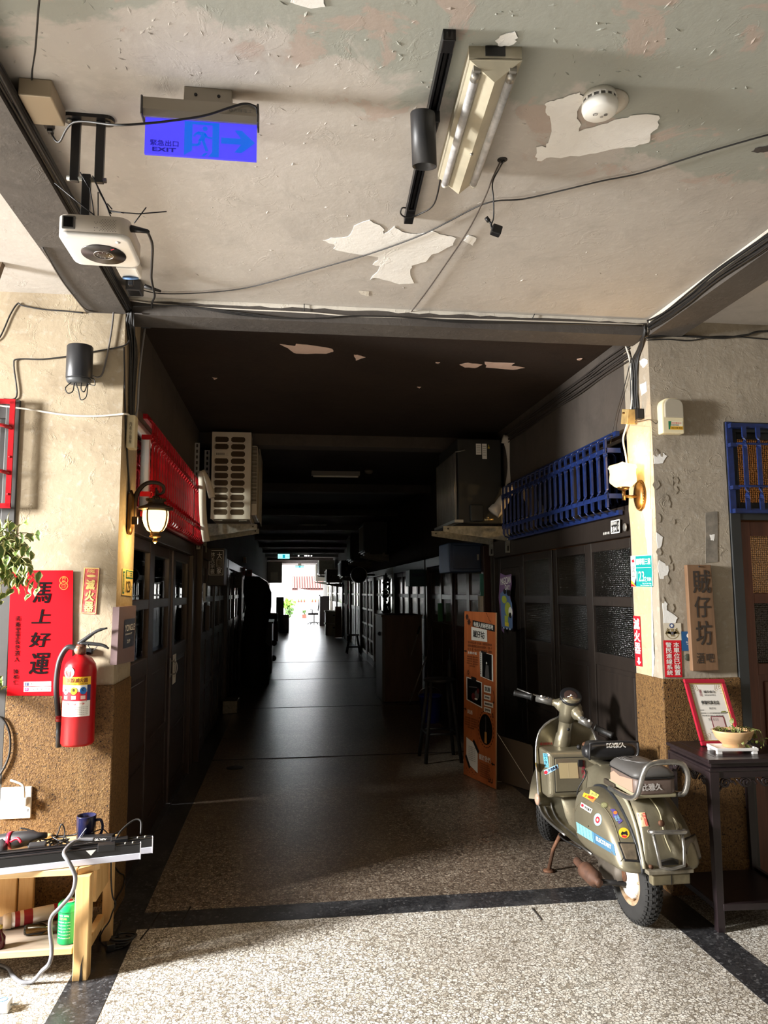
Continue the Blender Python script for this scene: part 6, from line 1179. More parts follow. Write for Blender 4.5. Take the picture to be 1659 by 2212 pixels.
# plaster edge flakes right of the corner
for k in range(18):
    u, v = random.uniform(1412, 1460), random.uniform(880, 1360); p = FY(u, v, 3.7485); s_ = random.uniform(.01, .028)
    obj('paint_flake', MB().add([p + V((s_ * math.cos(a) * random.uniform(.6, 1), -random.uniform(.0008, .0022), s_ * 1.5 * math.sin(a) * random.uniform(.6, 1))) for a in [2 * PI * i / 6 for i in range(6)]] + [p + V((0, -.001, 0))], [(i, (i + 1) % 6, 6) for i in range(6)]), P_RIGHT, wr)
# emergency lamp box
y = 3.75; p0, p1 = FY(1429, 858, 3.69), FY(1481, 936, 3.69); t = thing('emergency_light', 'cream emergency light unit on the grey wall above the carved board', 'emergency light', ((p0.x + p1.x) / 2, 3.7, p1.z)); EC = M('unit_cream', (226, 214, 178), .4)
x0, x1, z0, z1 = p0.x, p1.x, p1.z, p0.z
def roundtop(x0, x1, z0, z1, r): return [V((x0, 0, z0)), V((x1, 0, z0))] + [V((x1 - r + r * math.cos(a), 0, z1 - r + r * math.sin(a))) for a in [PI / 2 * i / 6 for i in range(7)]] + [V((x0 + r + r * math.cos(a), 0, z1 - r + r * math.sin(a))) for a in [PI / 2 + PI / 2 * i / 6 for i in range(7)]]
obj('case', MB().prism([v + V((0, 3.695, 0)) for v in roundtop(x0, x1, z0, z1, .045)], (0, .055, 0)), EC, t, bevel=.008)
obj('lamp_cover', MB().prism([v + V((0, 3.686, 0)) for v in roundtop(x0 + .014, x1 - .006, z0 + .085, z1 - .006, .04)], (0, .012, 0)), M('lens_smoke', (168, 160, 144), .3), t, bevel=.005)
f = Face((x0 + .034, 3.6945, z0 + .065), (x1 - .012, 3.6945, z0 + .065), (x0 + .034, 3.6945, z0 + .02)); f.rect(0, 0, 1, 1, M('sticker_cream', (232, 226, 200), .5)); f.poly([(0, 0), (.2, 0), (.1, 1), (0, 1)], M('sticker_green', (30, 120, 80), .5), 1); f.rect(.12, .6, 1, 1, M('sticker_yellow', (222, 170, 50), .5), 1); f.txt('消防署認可', .2, .1, .9, .3, RED, 2); f.txt('緊急照明燈', .2, .36, .7, .55, INK, 2); f.txt('測試 充電 警告', .18, .7, .95, .92, INK, 2); f.done(t)
hangwire('unit_wire', 'thin brown wire running from the junction box to the emergency light', [FX(1352, 915, 1.94), V((1.955, 3.85, 2.49)), V((1.955, 3.745, 2.475)), FY(1418, 915, 3.742), FY(1424, 900, 3.742), FY(1429, 890, 3.742)], .0025, M('wire_brown', (0, 0, 0)))
c = FX(1358, 900, 1.93); t = thing('junction_box', 'old yellowed junction box with black plug above the brass lamp', 'junction box', c); obj('box', MB().box(c, (.05, .085, .085), Matrix.Rotation(.25, 3, 'X')), M('box_old', (176, 152, 100), .6, var=.3, scale=20), t, bevel=.003); obj('plug', MB().box(FX(1381, 895, 1.945), (.035, .035, .06)), BLACK, t, bevel=.003); obj('cover_screw', MB().cyl(c + V((-.035, 0, .02)), c + V((-.02, 0, .02)), .006, 8), BRASS, t)
# street number plate and stickers on the pillar side
TEAL = M('plate_teal_bright', (22, 150, 148), .4)
po, f = xplate('house_number', 'white and teal house number plate on the lit side of the right pillar', ((1362, 1201), (1408, 1198), (1410, 1266), (1364, 1268)), XR - .006, WHITE)
f.rect(.25, .02, .985, .98, TEAL); f.txt('國華街三段', .29, .1, .95, .30, WHITE, 1, .02); f.line([(.28, .39), (.95, .39)], .012, WHITE, 1); f.txt('123', .29, .5, .64, .82, WHITE, 1, .005); f.txt('之184', .64, .66, .96, .82, WHITE, 1, .01); f.txt('No.123-184,', .55, .86, .96, .90, WHITE, 1); f.txt('Sec.3,Guohua St.', .45, .92, .96, .96, WHITE, 1); f.txt('中西區', .06, .32, .2, .7, DGREY, 1, vert=True); f.poly([(.06, .16), (.14, .1), (.2, .2), (.1, .22)], RED, 1); f.poly([(0.01, .78), (.1, .84), (.24, .98), (.01, .98)], M('plate_yellow2', (232, 184, 50), .5), 1); f.poly([(0.01, .88), (.24, .985), (.01, .985)], RED, 2); f.poly([(.16, .9), (.245, .7), (.245, .98)], M('plate_navy', (30, 40, 80), .5), 1); f.done(po)
po, f = xplate('fire_sign', 'red fire extinguisher sticker with a white arrow on the pillar corner', ((1368, 1330), (1382, 1331), (1387, 1440), (1373, 1438)), XR - .006, RED, .0015)
f.txt('滅火器', .05, .04, .95, .76, WHITE, vert=True, bold=.03); f.poly([(.45, .82), (.7, .82), (.7, .90), (.9, .90), (.58, .97), (.25, .90), (.45, .90)], WHITE); f.done(po)
# police notice
tl, tr, bl, br_ = [FY(u, v, 3.746) for u, v in ((1433, 1346), (1471, 1346), (1436, 1383), (1473, 1383))]
CLR = M('sticker_clear', (214, 204, 184), .3); po = one('emblem_sticker', MB().prism([tl, tr, br_, bl], (0, .001, 0)), CLR, 'pale emblem sticker with spread wings above the red notice', 'sticker'); f = Face(tl, tr, bl); NB = M('emblem_blue', (60, 80, 130), .5); OL = M('emblem_olive', (150, 132, 88), .5)
f.disc(.45, .15, .13, NB); f.disc(.45, .15, .07, WHITE, 1)
for s_ in (-1, 1):
    for k in range(5): f.poly([(.45 + s_ * .06, .62 - k * .03), (.45 + s_ * (.24 + .04 * k), .42 + k * .07 - .12), (.45 + s_ * (.30 + .03 * k), .38 + k * .09 - .1), (.45 + s_ * .08, .72 - k * .02)], OL)
f.disc(.45, .62, .36, OL, ring=.9, ry=.3); f.poly([(.40, .35), (.5, .35), (.54, .78), (.36, .78)], OL, 1); f.txt('警', .38, .5, .52, .7, NB, 2); f.done(po)
tl, tr, bl, br_ = [FY(u, v, 3.746) for u, v in ((1433, 1383), (1471, 1383), (1437, 1463), (1474, 1463))]
po = one('security_notice', MB().prism([tl, tr, br_, bl], (0, .0015, 0)), RED, 'red notice with two columns of white characters on the pillar', 'notice'); f = Face(tl, tr, bl); f.txt('警民連線系統', .1, .05, .44, .95, WHITE, vert=True, bold=.02); f.txt('本單位已裝置', .54, .05, .88, .95, WHITE, vert=True, bold=.02); f.done(po)
tl, tr, bl, br_ = [FY(u, v, 3.746) for u, v in ((1471, 1364), (1492, 1364), (1474, 1406), (1493, 1406))]
po = one('blue_sticker', MB().prism([tl, tr, br_, bl], (0, .001, 0)), M('sticker_blue', (30, 84, 134), .4), 'blue sticker with a white cloud, half behind the carved board', 'sticker'); f = Face(tl, tr, bl); f.disc(.75, .22, .22, WHITE); f.disc(.98, .3, .2, WHITE); f.disc(.95, .16, .2, WHITE); f.rect(.7, .24, 1.0, .36, WHITE); f.txt('台灣', .42, .5, .9, .6, WHITE); f.txt('Pay', .5, .64, .9, .7, WHITE); f.done(po)
c = FY(1486, 1420, 3.746); po = one('badge', MB().lathe([(.019, 0), (.018, .004), (.001, .005)], c, (0, -1, 0), 24), M('badge_dark', (58, 62, 52), .4), 'small round dark badge left of the carved board', 'badge')
# carved sign board
CB = wood('board_brown', (128, 98, 72), (104, 78, 56), (5, 5, .5), .6, 5); tl, tr, bl, br_ = [FY(u, v, 3.715) for u, v in ((1484, 1220), (1536, 1220), (1497, 1450), (1553, 1448))]
po = one('carved_board', MB().prism([tl, tr, br_, bl], (0, .033, 0)), CB, 'tall brown carved wooden sign board with dark brush characters on the pillar', 'sign board', bevel=.003); f = Face(tl, tr, bl); CI = M('carved_ink', (52, 44, 38), .7)
f.txt('賊', .18, .05, .92, .27, CI, 1, .012, shear=.0); f.txt('仔', .2, .3, .86, .50, CI, 1, .012); f.txt('坊', .2, .53, .86, .76, CI, 1, .012); f.txt('酒', .18, .83, .48, .93, CI, 1, .01); f.txt('吧', .56, .84, .88, .92, CI, 1, .01); f.done(po)
obj('hang_nail', MB().cyl(FY(1510, 1224, 3.716), FY(1510, 1224, 3.708), .004, 8), INK, po)
# right front door with transom guard
fm = M('frame_charcoal2', (44, 46, 46), .5, var=.2, scale=5); d = sempty('door_%d' % 50, (2.8, 3.8, 0)); d.name = 'door_%d' % (_dn[0] + 1); _dn[0] += 1
obj('frame', MB().bb(2.395, 2.455, 3.74, 3.86, 0, 2.475).bb(2.40, 3.4, 3.745, 3.86, 1.93, 1.985).bb(2.40, 3.4, 3.745, 3.86, 2.42, 2.475).bb(3.34, 3.4, 3.74, 3.86, 0, 2.475), fm, d, bevel=.004)
obj('transom_frame', MB().bb(2.455, 2.485, 3.78, 3.83, 1.985, 2.42).bb(2.455, 3.34, 3.78, 3.83, 1.985, 2.03).bb(2.455, 3.34, 3.78, 3.83, 2.385, 2.42), fm, d, bevel=.003); obj('transom_pane', MB().bb(2.48, 3.34, 3.80, 3.804, 2.02, 2.40), textured_glass('transom_frosted', (214, 196, 170), .5), d)
lf = obj('leaf', MB().bb(2.46, 2.535, 3.785, 3.825, .01, 1.925).bb(3.26, 3.33, 3.785, 3.825, .01, 1.925).bb(2.535, 3.26, 3.787, 3.823, 1.845, 1.925).bb(2.535, 3.26, 3.787, 3.823, 1.475, 1.53).bb(2.535, 3.26, 3.787, 3.823, 1.09, 1.15).bb(2.535, 3.26, 3.787, 3.823, .55, .63).bb(2.535, 3.26, 3.787, 3.823, .01, .14), RWOOD, d, bevel=.004)
DIA = textured_glass('diamond_glass', (226, 218, 206), .25)
obj('pane', MB().bb(2.53, 3.265, 3.803, 3.807, 1.525, 1.85), DIA, lf); obj('pane', MB().bb(2.53, 3.265, 3.803, 3.807, 1.145, 1.48), textured_glass('hammered_dark', (120, 128, 126), .1), lf)
for z0, z1 in ((.63, 1.09), (.14, .55)): obj('panel', MB().bb(2.53, 3.265, 3.80, 3.812, z0 - .004, z1 + .004), RWOOD, lf); obj('panel_field', MB().bb(2.57, 3.22, 3.79, 3.805, z0 + .035, z1 - .035), RWOOD, lf, bevel=.008)
hg = obj('hinge', MB().cyl((2.457, 3.778, 1.545), (2.457, 3.778, 1.635), .006, 10).bb(2.457, 2.475, 3.783, 3.786, 1.548, 1.632), M('hinge_chrome', (206, 200, 196), .25, .8), lf); obj('hinge', MB().cyl((2.457, 3.778, .42), (2.457, 3.778, .51), .006, 10), M('hinge_chrome', (0, 0, 0)), lf)
t = thing('window_guard', 'blue iron guard over the glowing transom of the brown front door', 'window guard', (2.9, 3.70, 1.97))
obj('side_bar', MB().bb(2.392, 2.425, 3.728, 3.74, 1.965, 2.47), BLUE, t)
for z in (2.335, 2.10): obj('rail', MB().tube([V((2.395, 3.735, z)), V((2.43, 3.70, z + .008)), V((2.5, 3.695, z + .008)), V((3.35, 3.695, z + .008))], .007, 6), BLUE, t); obj('rail_arm', MB().bb(2.392, 2.435, 3.698, 3.734, z - .008, z + .012), BLUE, t)
for z in (2.445, 1.975): obj('end_rail', MB().bb(2.4, 3.36, 3.70, 3.738, z - .012, z + .012), BLUE, t)
bm = None
for k in range(10):
    if bm is None:
        b = MB(); b.grid([[V((p.y, p.x, p.z)) for p in r] for r in twisted(1.98, 2.44, .012, .005)], sm=False, closed=True, caps=True); o = obj('guard_bar', b, BLUE, t, local=True); bm = o.data; b0 = o.location.copy()
    else: o = bpy.data.objects.new('guard_bar', bm); COL.objects.link(o); o.parent = t
    o.location = b0 + V((2.475 + .082 * k - 2.9, 0, -1.97 + .0))
# dark carved stand
DK = wood('rosewood_dark', (44, 34, 36), (32, 25, 27), (3, 3, .6), .3, 6)
rz = -.05; CO = V((2.19, 3.535, 0)); t = thing('carved_stand', 'dark carved wooden side stand beside the parked scooter', 'side table', CO, None, rz); hw = .225; zt2 = .765
LB = dict(local=True)
def lo(n, m, mat, par=t, **k): return obj(n, m, mat, par, local=True, **k)
lo('top', MB().bb(-hw - .012, hw + .012, -hw - .012, hw + .012, zt2 - .018, zt2), DK, bevel=.005); lo('top_inset', MB().bb(-hw + .05, hw - .05, -hw + .05, hw - .05, zt2, zt2 + .001), DK); lo('waist', MB().bb(-hw + .008, hw - .008, -hw + .008, hw - .008, zt2 - .04, zt2 - .018), DK, bevel=.003); lo('moulding', MB().bb(-hw - .006, hw + .006, -hw - .006, hw + .006, zt2 - .056, zt2 - .04), DK, bevel=.006)
for sx in (-1, 1):
    for sy in (-1, 1):
        lo('leg', MB().grid([[V((sx * (hw - .018) + dx * w, sy * (hw - .018) + dy * w, z)) for dx, dy in ((-1, -1), (1, -1), (1, 1), (-1, 1))] for z, w in ((zt2 - .056, .024), (.55, .020), (.2, .018), (.0, .018))], sm=False, closed=True, caps=True), DK, bevel=.003)
for ax_ in (0, 1):
    for s_ in (-1, 1):
        R_ = Matrix.Rotation(PI / 2 * ax_, 3, 'Z')
        def tr_(m): m.v = [R_ @ v for v in m.v]; return m
        yy = s_ * (hw - .008); lo('apron', tr_(MB().bb(-hw + .03, hw - .03, yy - .008, yy + .008, zt2 - .085, zt2 - .054)), DK, bevel=.002)
        m = MB(); n_ = 4
        for i in range(n_):
            cx = -hw + .075 + (2 * hw - .15) * i / (n_ - 1)
            m.tube([R_ @ V((cx + .03 * (1 - k / 16) * math.cos(k * .75 + (PI if i % 2 else 0)), yy, zt2 - .108 + .024 * (1 - k / 20) * math.sin(k * .75))) for k in range(15)], .0055, 5, n=2)
            m.tube([R_ @ V((cx - .045, yy, zt2 - .092)), R_ @ V((cx - .01, yy, zt2 - .125)), R_ @ V((cx + .03, yy, zt2 - .10)), R_ @ V((cx + .05, yy, zt2 - .118))], .005, 5, n=4)
        for e_ in (-1, 1): m.tube([R_ @ V((e_ * (hw - .038), yy, zt2 - .075)), R_ @ V((e_ * (hw - .04), yy, zt2 - .14)), R_ @ V((e_ * (hw - .055), yy, zt2 - .125)), R_ @ V((e_ * (hw - .08), yy, zt2 - .095))], .0055, 5, n=4)
        lo('carved_fretwork', m, DK); lo('stretcher', tr_(MB().bb(-hw + .03, hw - .03, yy - .012, yy + .012, .095, .125)), DK, bevel=.003)
lo('shelf', MB().bb(-hw + .025, hw - .025, -hw + .025, hw - .025, .10, .112), DK)
# certificate in a red frame
tl, tr, bl, br_ = V((2.045, 3.69, 1.088)), V((2.27, 3.69, 1.083)), V((2.075, 3.60, .7675)), V((2.30, 3.60, .762))
up = (tl - bl).normalized(); rt = (tr - tl).normalized(); nn = rt.cross(up) * -1
if nn.y > 0: nn = -nn
t = thing('certificate', 'certificate in a red and gold picture frame leaning on the dado', 'picture frame', (bl + br_) / 2); FR = M('frame_red', (168, 30, 52), .3); W_, H_ = (tr - tl).length, (tl - bl).length
def fpt(a, b, o=0): return bl + rt * a + up * b + nn * o
for a0, a1, b0, b1 in ((0, W_, H_ - .022, H_), (0, W_, 0, .022), (0, .022, .022, H_ - .022), (W_ - .022, W_, .022, H_ - .022)): obj('moulding', fixn_mb(MB().prism([fpt(a0, b0, .012), fpt(a1, b0, .012), fpt(a1, b1, .012), fpt(a0, b1, .012)], nn * -.016)), FR, t, bevel=.004)
for a0, a1, b0, b1 in ((.022, W_ - .022, H_ - .027, H_ - .022), (.022, W_ - .022, .022, .027), (.022, .027, .027, H_ - .027), (W_ - .027, W_ - .022, .027, H_ - .027)): obj('gold_fillet', fixn_mb(MB().prism([fpt(a0, b0, .008), fpt(a1, b0, .008), fpt(a1, b1, .008), fpt(a0, b1, .008)], nn * -.006)), M('gilt', (206, 172, 100), .3, .6), t)
pp = obj('paper', MB().prism([fpt(.02, .02, .004), fpt(W_ - .02, .02, .004), fpt(W_ - .02, H_ - .02, .004), fpt(.02, H_ - .02, .004)], nn * -.004), M('paper_warm', (238, 234, 226), .5), t)
f = Face(fpt(.024, H_ - .024, .0042), fpt(W_ - .024, H_ - .024, .0042), fpt(.024, .024, .0042), .0004); f.n = nn; PG = M('ornament_gold', (190, 168, 128), .5); MR = M('print_maroon', (140, 40, 60), .5)
for cx, cy, s1, s2 in ((0, 0, 1, 1), (1, 0, -1, 1), (0, 1, 1, -1), (1, 1, -1, -1)):
    for k in range(4): f.line([(cx + s1 * (.02 + .06 * k), cy + s2 * .02), (cx + s1 * (.06 + .06 * k), cy + s2 * (.05 + .02 * k)), (cx + s1 * (.03 + .05 * k), cy + s2 * (.07 + .02 * k))], .012, PG); f.line([(cx + s1 * .02, cy + s2 * (.03 + .05 * k)), (cx + s1 * .1, cy + s2 * (.05 + .04 * k))], .01, PG)
f.txt('臺南', .24, .1, .33, .23, MR, vert=True); f.txt('城市食力', .38, .12, .74, .17, DGREY, 1, .01); f.txt('國際產業博覽會', .39, .19, .74, .22, DGREY); f.txt('參展代表名店', .22, .30, .78, .37, INK, 1, .015); f.line([(.22, .385), (.78, .385)], .004, DGREY); f.txt('賊仔坊', .42, .42, .62, .46, DGREY); f.txt('茲證明', .12, .46, .24, .48, INK); f.txt('貴店參與二〇二四年臺南國際產業博覽會展出', .12, .51, .92, .535, INK); f.txt('特頒此狀以資感謝', .14, .555, .80, .58, INK); f.txt('市長 黃偉哲', .30, .61, .62, .66, DGREY); f.txt('中華民國一一三年', .28, .79, .70, .82, INK); f.txt('CERTIFICATE OF PARTICIPATION', .27, .85, .72, .865, DGREY)
f.rect(.40, .585, .78, .80, M('seal_pink', (222, 200, 196), .5), 1); f.line([(.40, .585), (.78, .585), (.78, .80), (.40, .80), (.40, .585)], .03, MR, 1); f.done(t)
# bowl planter on a white tray
ct = V((2.15, 3.45, zt2 + .001)); TW = M('tray_white', (226, 222, 218), .35); t = thing('tray', 'small white footed tray under the wooden bowl planter', 'tray', ct)
R3 = Matrix.Rotation(-.12, 3, 'Z'); obj('tray_plate', MB().box(ct + V((0, 0, .019)), (.20, .115, .007), R3), TW, t, bevel=.002)
for a, b, c2, d2 in ((0, .055, .2, .006), (0, -.055, .2, .006), (.097, 0, .006, .115), (-.097, 0, .006, .115)): obj('rim', MB().box(ct + R3 @ V((a, b, .024)), (c2, d2, .012), R3), TW, t, bevel=.002)
for sx in (-.085, .085):
    for sy in (-.045, .045): obj('foot', MB().box(ct + R3 @ V((sx, sy, .008)), (.025, .02, .0155), R3), TW, t, bevel=.002)
cb_ = ct + V((.015, .01, .0232)); t = thing('bowl_planter', 'pale wooden bowl planter with a small trailing succulent', 'plant pot', cb_)
bw = wood('bowl_wood', (222, 184, 138), (196, 154, 108), (1, 1, 8), .45, 4)
obj('bowl', MB().lathe([(.05, 0), (.056, .004), (.052, .012), (.06, .02), (.085, .042), (.098, .072), (.1, .08), (.094, .08), (.085, .06), (.05, .04), (.001, .038)], cb_, seg=32, sx=1.0, sy=.8), bw, t); obj('soil', MB().lathe([(.088, .066), (.05, .072), (.001, .074)], cb_, seg=20, sx=1, sy=.8), M('soil', (70, 52, 38), .9, bump=.5, bscale=80), t)
SUC = M('succulent', (132, 140, 70), .5, var=.3, scale=30); m = MB(); random.seed(9)
for k in range(14): a = random.uniform(0, 2 * PI); r0 = random.uniform(.02, .07); p = cb_ + V((r0 * math.cos(a), .7 * r0 * math.sin(a), .072)); m.tube([p, p + V((.01 * math.cos(a), .01 * math.sin(a), .02)), p + V((.035 * math.cos(a), .02 * math.sin(a), .012))], .0016, 4, n=3)
for k in range(6): yk = -.05 + .02 * k; m.tube([cb_ + V((.08, yk * .5, .075)), cb_ + V((.105, yk, .085)), cb_ + V((.12, yk, .05)), cb_ + V((.118, yk - .01, .01 + .005 * k))], .0016, 4, n=3)
obj('stems', m, SUC, t); lm = None
spots = [(.085 + random.uniform(-.01, .045), random.uniform(-.08, .04), random.uniform(-.018, .075)) for k in range(18)] + [(random.uniform(-.07, .07), random.uniform(-.03, .03), .078) for k in range(10)] + [(.01, -.06, .03), (-.02, -.07, .02), (.03, -.065, .01), (.04, -.06, .045)]
for s_ in spots:
    if lm is None: o = obj('leaf', leafmesh(.024, .010), SUC, t, local=True); lm = o.data
    else: o = bpy.data.objects.new('leaf', lm); COL.objects.link(o); o.parent = t
    o.location = s_; o.rotation_euler = (random.uniform(0, 6), random.uniform(0, 6), random.uniform(0, 6)); o.scale = (random.uniform(.7, 1.3),) * 3
obj('tall_stem', MB().tube([cb_ + V((-.01, 0, .07)), cb_ + V((-.005, -.01, .11)), cb_ + V((-.015, -.012, .15)), cb_ + V((-.02, -.012, .168))], .0015, 5, n=4), SUC, t)
for loc, r3, sc in (((-.045, -.012, .168), (0, -.1, 0), 1.7), ((-.012, -.015, .10), (.4, .6, .5), 1.8), ((-.01, -.012, .125), (.3, -1.2, .3), 1.3)):
    o = bpy.data.objects.new('leaf', lm); COL.objects.link(o); o.parent = t; o.location = loc; o.rotation_euler = r3; o.scale = (sc,) * 3
random.seed(31)
# 184 plate, badge and lettering on the right lintel
po, f = xplate('house_number', 'small dark 184 number plate on the black lintel under the blue guard', ((1320, 1126), (1339, 1122), (1339, 1149), (1320, 1153)), 1.957, INK, .002)
f.line([(.02, .02), (.98, .02), (.98, .98), (.02, .98), (.02, .02)], .06, WHITE); f.txt('國華街', .1, .1, .7, .35, WHITE); f.txt('184', .1, .48, .68, .88, WHITE, 1, .01); f.txt('永樂', .78, .15, .92, .8, WHITE, vert=True); f.done(po)
c = FX(1350, 1139, 1.957); one('badge', MB().lathe([(.024, 0), (.023, .003), (.001, .004)], c, (-1, 0, 0), 24), M('badge_silver', (120, 118, 114), .4, .3), 'round grey badge right of the 184 plate on the lintel', 'badge')
f = Face(FX(1303, 1150, 1.957), FX(1317, 1148, 1.957), FX(1303, 1156, 1.957)); 
if f.n.x > 0: f.n = -f.n
f.txt('永樂市場', 0, 0, 1, 1, WHITE)
mm = list(f.k.values())[0]; one('painted_lettering', mm, WHITE, 'tiny pale characters painted on the lintel left of the 184 plate', 'lettering')
# ---------------------------------------------------------------- orange information board standing in the corridor
from mathutils.bvhtree import BVHTree
OW = wood('orange_plywood', (198, 112, 62), (172, 90, 46), (4, 4, .7), .5, 4)
q0, q1 = V((1.500, 6.359, .004)), V((1.633, 5.845, .004)); wn = (q1 - q0).cross(V((0, 0, 1))).normalized()
if wn.x > 0: wn = -wn
back = -wn * .035; tl, tr = q0 + back + V((0, 0, 1.372)), q1 + back + V((0, 0, 1.372))
t = thing('info_board', 'tall orange plywood information board with photos, standing before the black doors', 'board', (q0 + q1) / 2)
obj('plywood', fixn_mb(MB().prism([tl, tr, q1, q0], -wn * .016)), OW, t, bevel=.003); obj('pale_edge', MB().tube([tr + wn * -.008 + (q1 - q0).normalized() * .001, q1 + wn * -.008 + (q1 - q0).normalized() * .001], .006, 4), M('ply_edge', (206, 170, 130), .6), t)
f = Face(tl, tr, q0, .002); f.n = wn; DB = M('print_brown', (62, 34, 22), .6); PH = M('photo_black', (14, 14, 16), .35); PHL = M('photo_grey', (92, 90, 92), .4)
def star(a, b, r): 
    for k in range(4): an = PI * k / 4; f.line([(a - r * math.cos(an), b - r * .36 * math.sin(an)), (a + r * math.cos(an), b + r * .36 * math.sin(an))], .02, DB)
star(.1, .035, .05); star(.17, .065, .06)
f.poly([(.29, .052), (.985, .072), (.985, .112), (.29, .090)], INK); f.txt('每個人的秘密基地', .33, .066, .94, .096, WHITE, 2, .02, rot=.05)
f.poly([(.25, .093), (.75, .105), (.76, .176), (.255, .175)], WHITE, 1); f.txt('賊仔坊', .31, .115, .68, .158, INK, 2, .03, rot=.03)
for i, s_ in enumerate(('位於永樂市場二樓的一間小酒館、老屋裡的記憶與故事', '我們想把這裡變成每個人都能放鬆的秘密基地、一起喝一杯', '聽、說、唱、一個人也可以很自在地坐著、慢慢聊')): f.txt(s_, .13, .182 + i * .021, .9, .198 + i * .021, DB)
f.poly([(.0, .245), (.06, .245), (.06, .238), (.1, .248), (.06, .258), (.06, .251), (0, .251)], INK); f.txt('永樂市場', .13, .245, .43, .262, WHITE, 1, .01)
for i in range(5): f.txt('市場裡有許多老攤位、還有樓上的住家和店' if i < 4 else '都是老朋友', .1 + (.1 if i == 4 else 0), .272 + i * .014, .48 - (.1 if i == 4 else 0), .282 + i * .014, DB)
f.poly([(.52, .236), (.93, .246), (.94, .40), (.545, .385)], WHITE); f.poly([(.6, .24), (.895, .248), (.9, .395), (.61, .384)], PH, 1); f.poly([(.72, .31), (.8, .312), (.83, .388), (.69, .386)], PHL, 2); f.disc(.745, .30, .018, WHITE, 3)
for k in range(12): f.disc(.56, .246 + k * .011, .012, INK, 1)
f.poly([(.58, .232), (.74, .236), (.74, .247), (.58, .243)], INK, 3)
f.line([(.15, .362), (.18, .376), (.15, .39), (.12, .376), (.15, .362)], .014, DB)
f.poly([(.09, .404), (.6, .418), (.61, .57), (.1, .545)], WHITE); f.poly([(.12, .410), (.575, .423), (.585, .562), (.13, .54)], PH, 1); f.line([(.18, .462), (.45, .455)], .016, PHL, 2); f.disc(.44, .50, .07, PHL, 2); f.disc(.33, .515, .06, M('photo_red', (110, 40, 44), .4), 2); f.disc(.48, .475, .04, M('photo_red', (0, 0, 0)), 3); f.disc(.42, .525, .05, WHITE, 3, n=9, ry=.006)
f.poly([(.26, .395), (.42, .399), (.42, .421), (.26, .417)], INK, 3)
for a0, b0, a1, b1, s_ in ((.66, .43, .88, .472, '氛圍'), (.66, .485, .86, .512, '老件與燈'), (.66, .522, .94, .55, '樓梯間裡的故事'), (.66, .557, .88, .585, '黑膠與現場')): f.rect(a0, b0, a1, b1, WHITE); f.txt(s_, a0 + .03, b0 + .008, a1 - .03, b1 - .008, INK, 1, .02)
f.line([(.93, .45), (.97, .48), (.955, .52)], .012, DB); f.poly([(.92, .515), (.98, .513), (.955, .53)], DB)
f.poly([(.0, .60), (.06, .60), (.06, .592), (.1, .603), (.06, .614), (.06, .606), (0, .606)], INK); f.txt('調酒', .13, .60, .30, .625, WHITE, 1, .01)
for i in range(5): f.txt('經典與台味的調酒、慢慢試到喜歡的味道' if i < 4 else '也有無酒精', .06 + (.08 if i == 4 else 0), .645 + i * .014, .46 - (.1 if i == 4 else 0), .655 + i * .014, DB)
f.disc(.72, .685, .2, PH, 1, 36, ry=.088); f.poly([(.69, .70), (.75, .70), (.755, .765), (.685, .765)], M('drink_amber', (196, 140, 80), .4), 2); f.line([(.71, .61), (.72, .63), (.72, .70)], .02, PHL, 2)
for k in range(26): an = 2 * PI * k / 26; f.line([(.72 + .235 * math.cos(an), .685 + .104 * math.sin(an)), (.72 + .235 * math.cos(an + .13), .685 + .104 * math.sin(an + .13))], .014, DB)
f.line([(.9, .6), (.93, .58), (.945, .605), (.9, .6)], .012, DB)
f.poly([(.10, .77), (.36, .79), (.47, .84), (.47, .955), (.22, .93), (.10, .88)], WHITE); f.line([(.33, .775), (.5, .835)], .06, INK, 1); f.line([(.08, .88), (.22, .945)], .06, INK, 1)
for i in range(8): f.txt('歡迎光臨我們的小酒館', .18, .815 + i * .011, .40, .821 + i * .011, PHL, 1)
f.txt('關於我們', .52, .838, .86, .87, WHITE, 1, .01); f.poly([(.99, .863), (.93, .863), (.93, .856), (.88, .867), (.93, .878), (.93, .871), (.99, .871)], INK)
for i in range(7): f.txt('因為喜歡老屋與音樂而相聚', .54 + .02 * (i % 2), .885 + i * .012, .82 + .02 * (i % 3), .893 + i * .012, DB)
for k in range(7): f.line([(.1 + .05 * k, .955 + .008 * (k % 3)), (.12 + .05 * k, .957 + .008 * (k % 3))], .012, DB)
f.line([(.8, .955), (.8, .975), (.84, .975), (.84, .957), (.87, .957), (.87, .975), (.92, .973), (.92, .95)], .014, DB)
for k in range(10): f.line([(.72 + .022 * k, .006 + .008 * k if k < 6 else .05 + .012 * (k - 6)), (.735 + .02 * k, .010 + .008 * k if k < 6 else .056 + .012 * (k - 6))], .014, DB)
f.done(t)
hangwire('board_string', 'thin pale string from the orange board down to the floor by the scooter', [FX(1061, 1563, 1.66), FX(1100, 1625, 1.69), FX(1142, 1692, 1.70), ], .0025, WCABLE); hangwire('board_string', 'pale floor string behind the orange board', [FZ(1066, 1688, .006), FZ(1110, 1690, .006), FZ(1146, 1693, .006)], .0025, WCABLE)
bx = FZ(1076, 1688), FZ(1121, 1690); one('hardboard_sheet', MB().prism([V((1.72, 6.1, .004)), V((1.90, 5.72, .004)), V((1.91, 5.74, .33)), V((1.90, 5.76, .35)), V((1.74, 6.12, .36))], (.01, .012, 0)), M('hardboard', (104, 92, 80), .7), 'small brown hardboard panel leaning on the black doors behind the board', 'panel', bevel=.004)
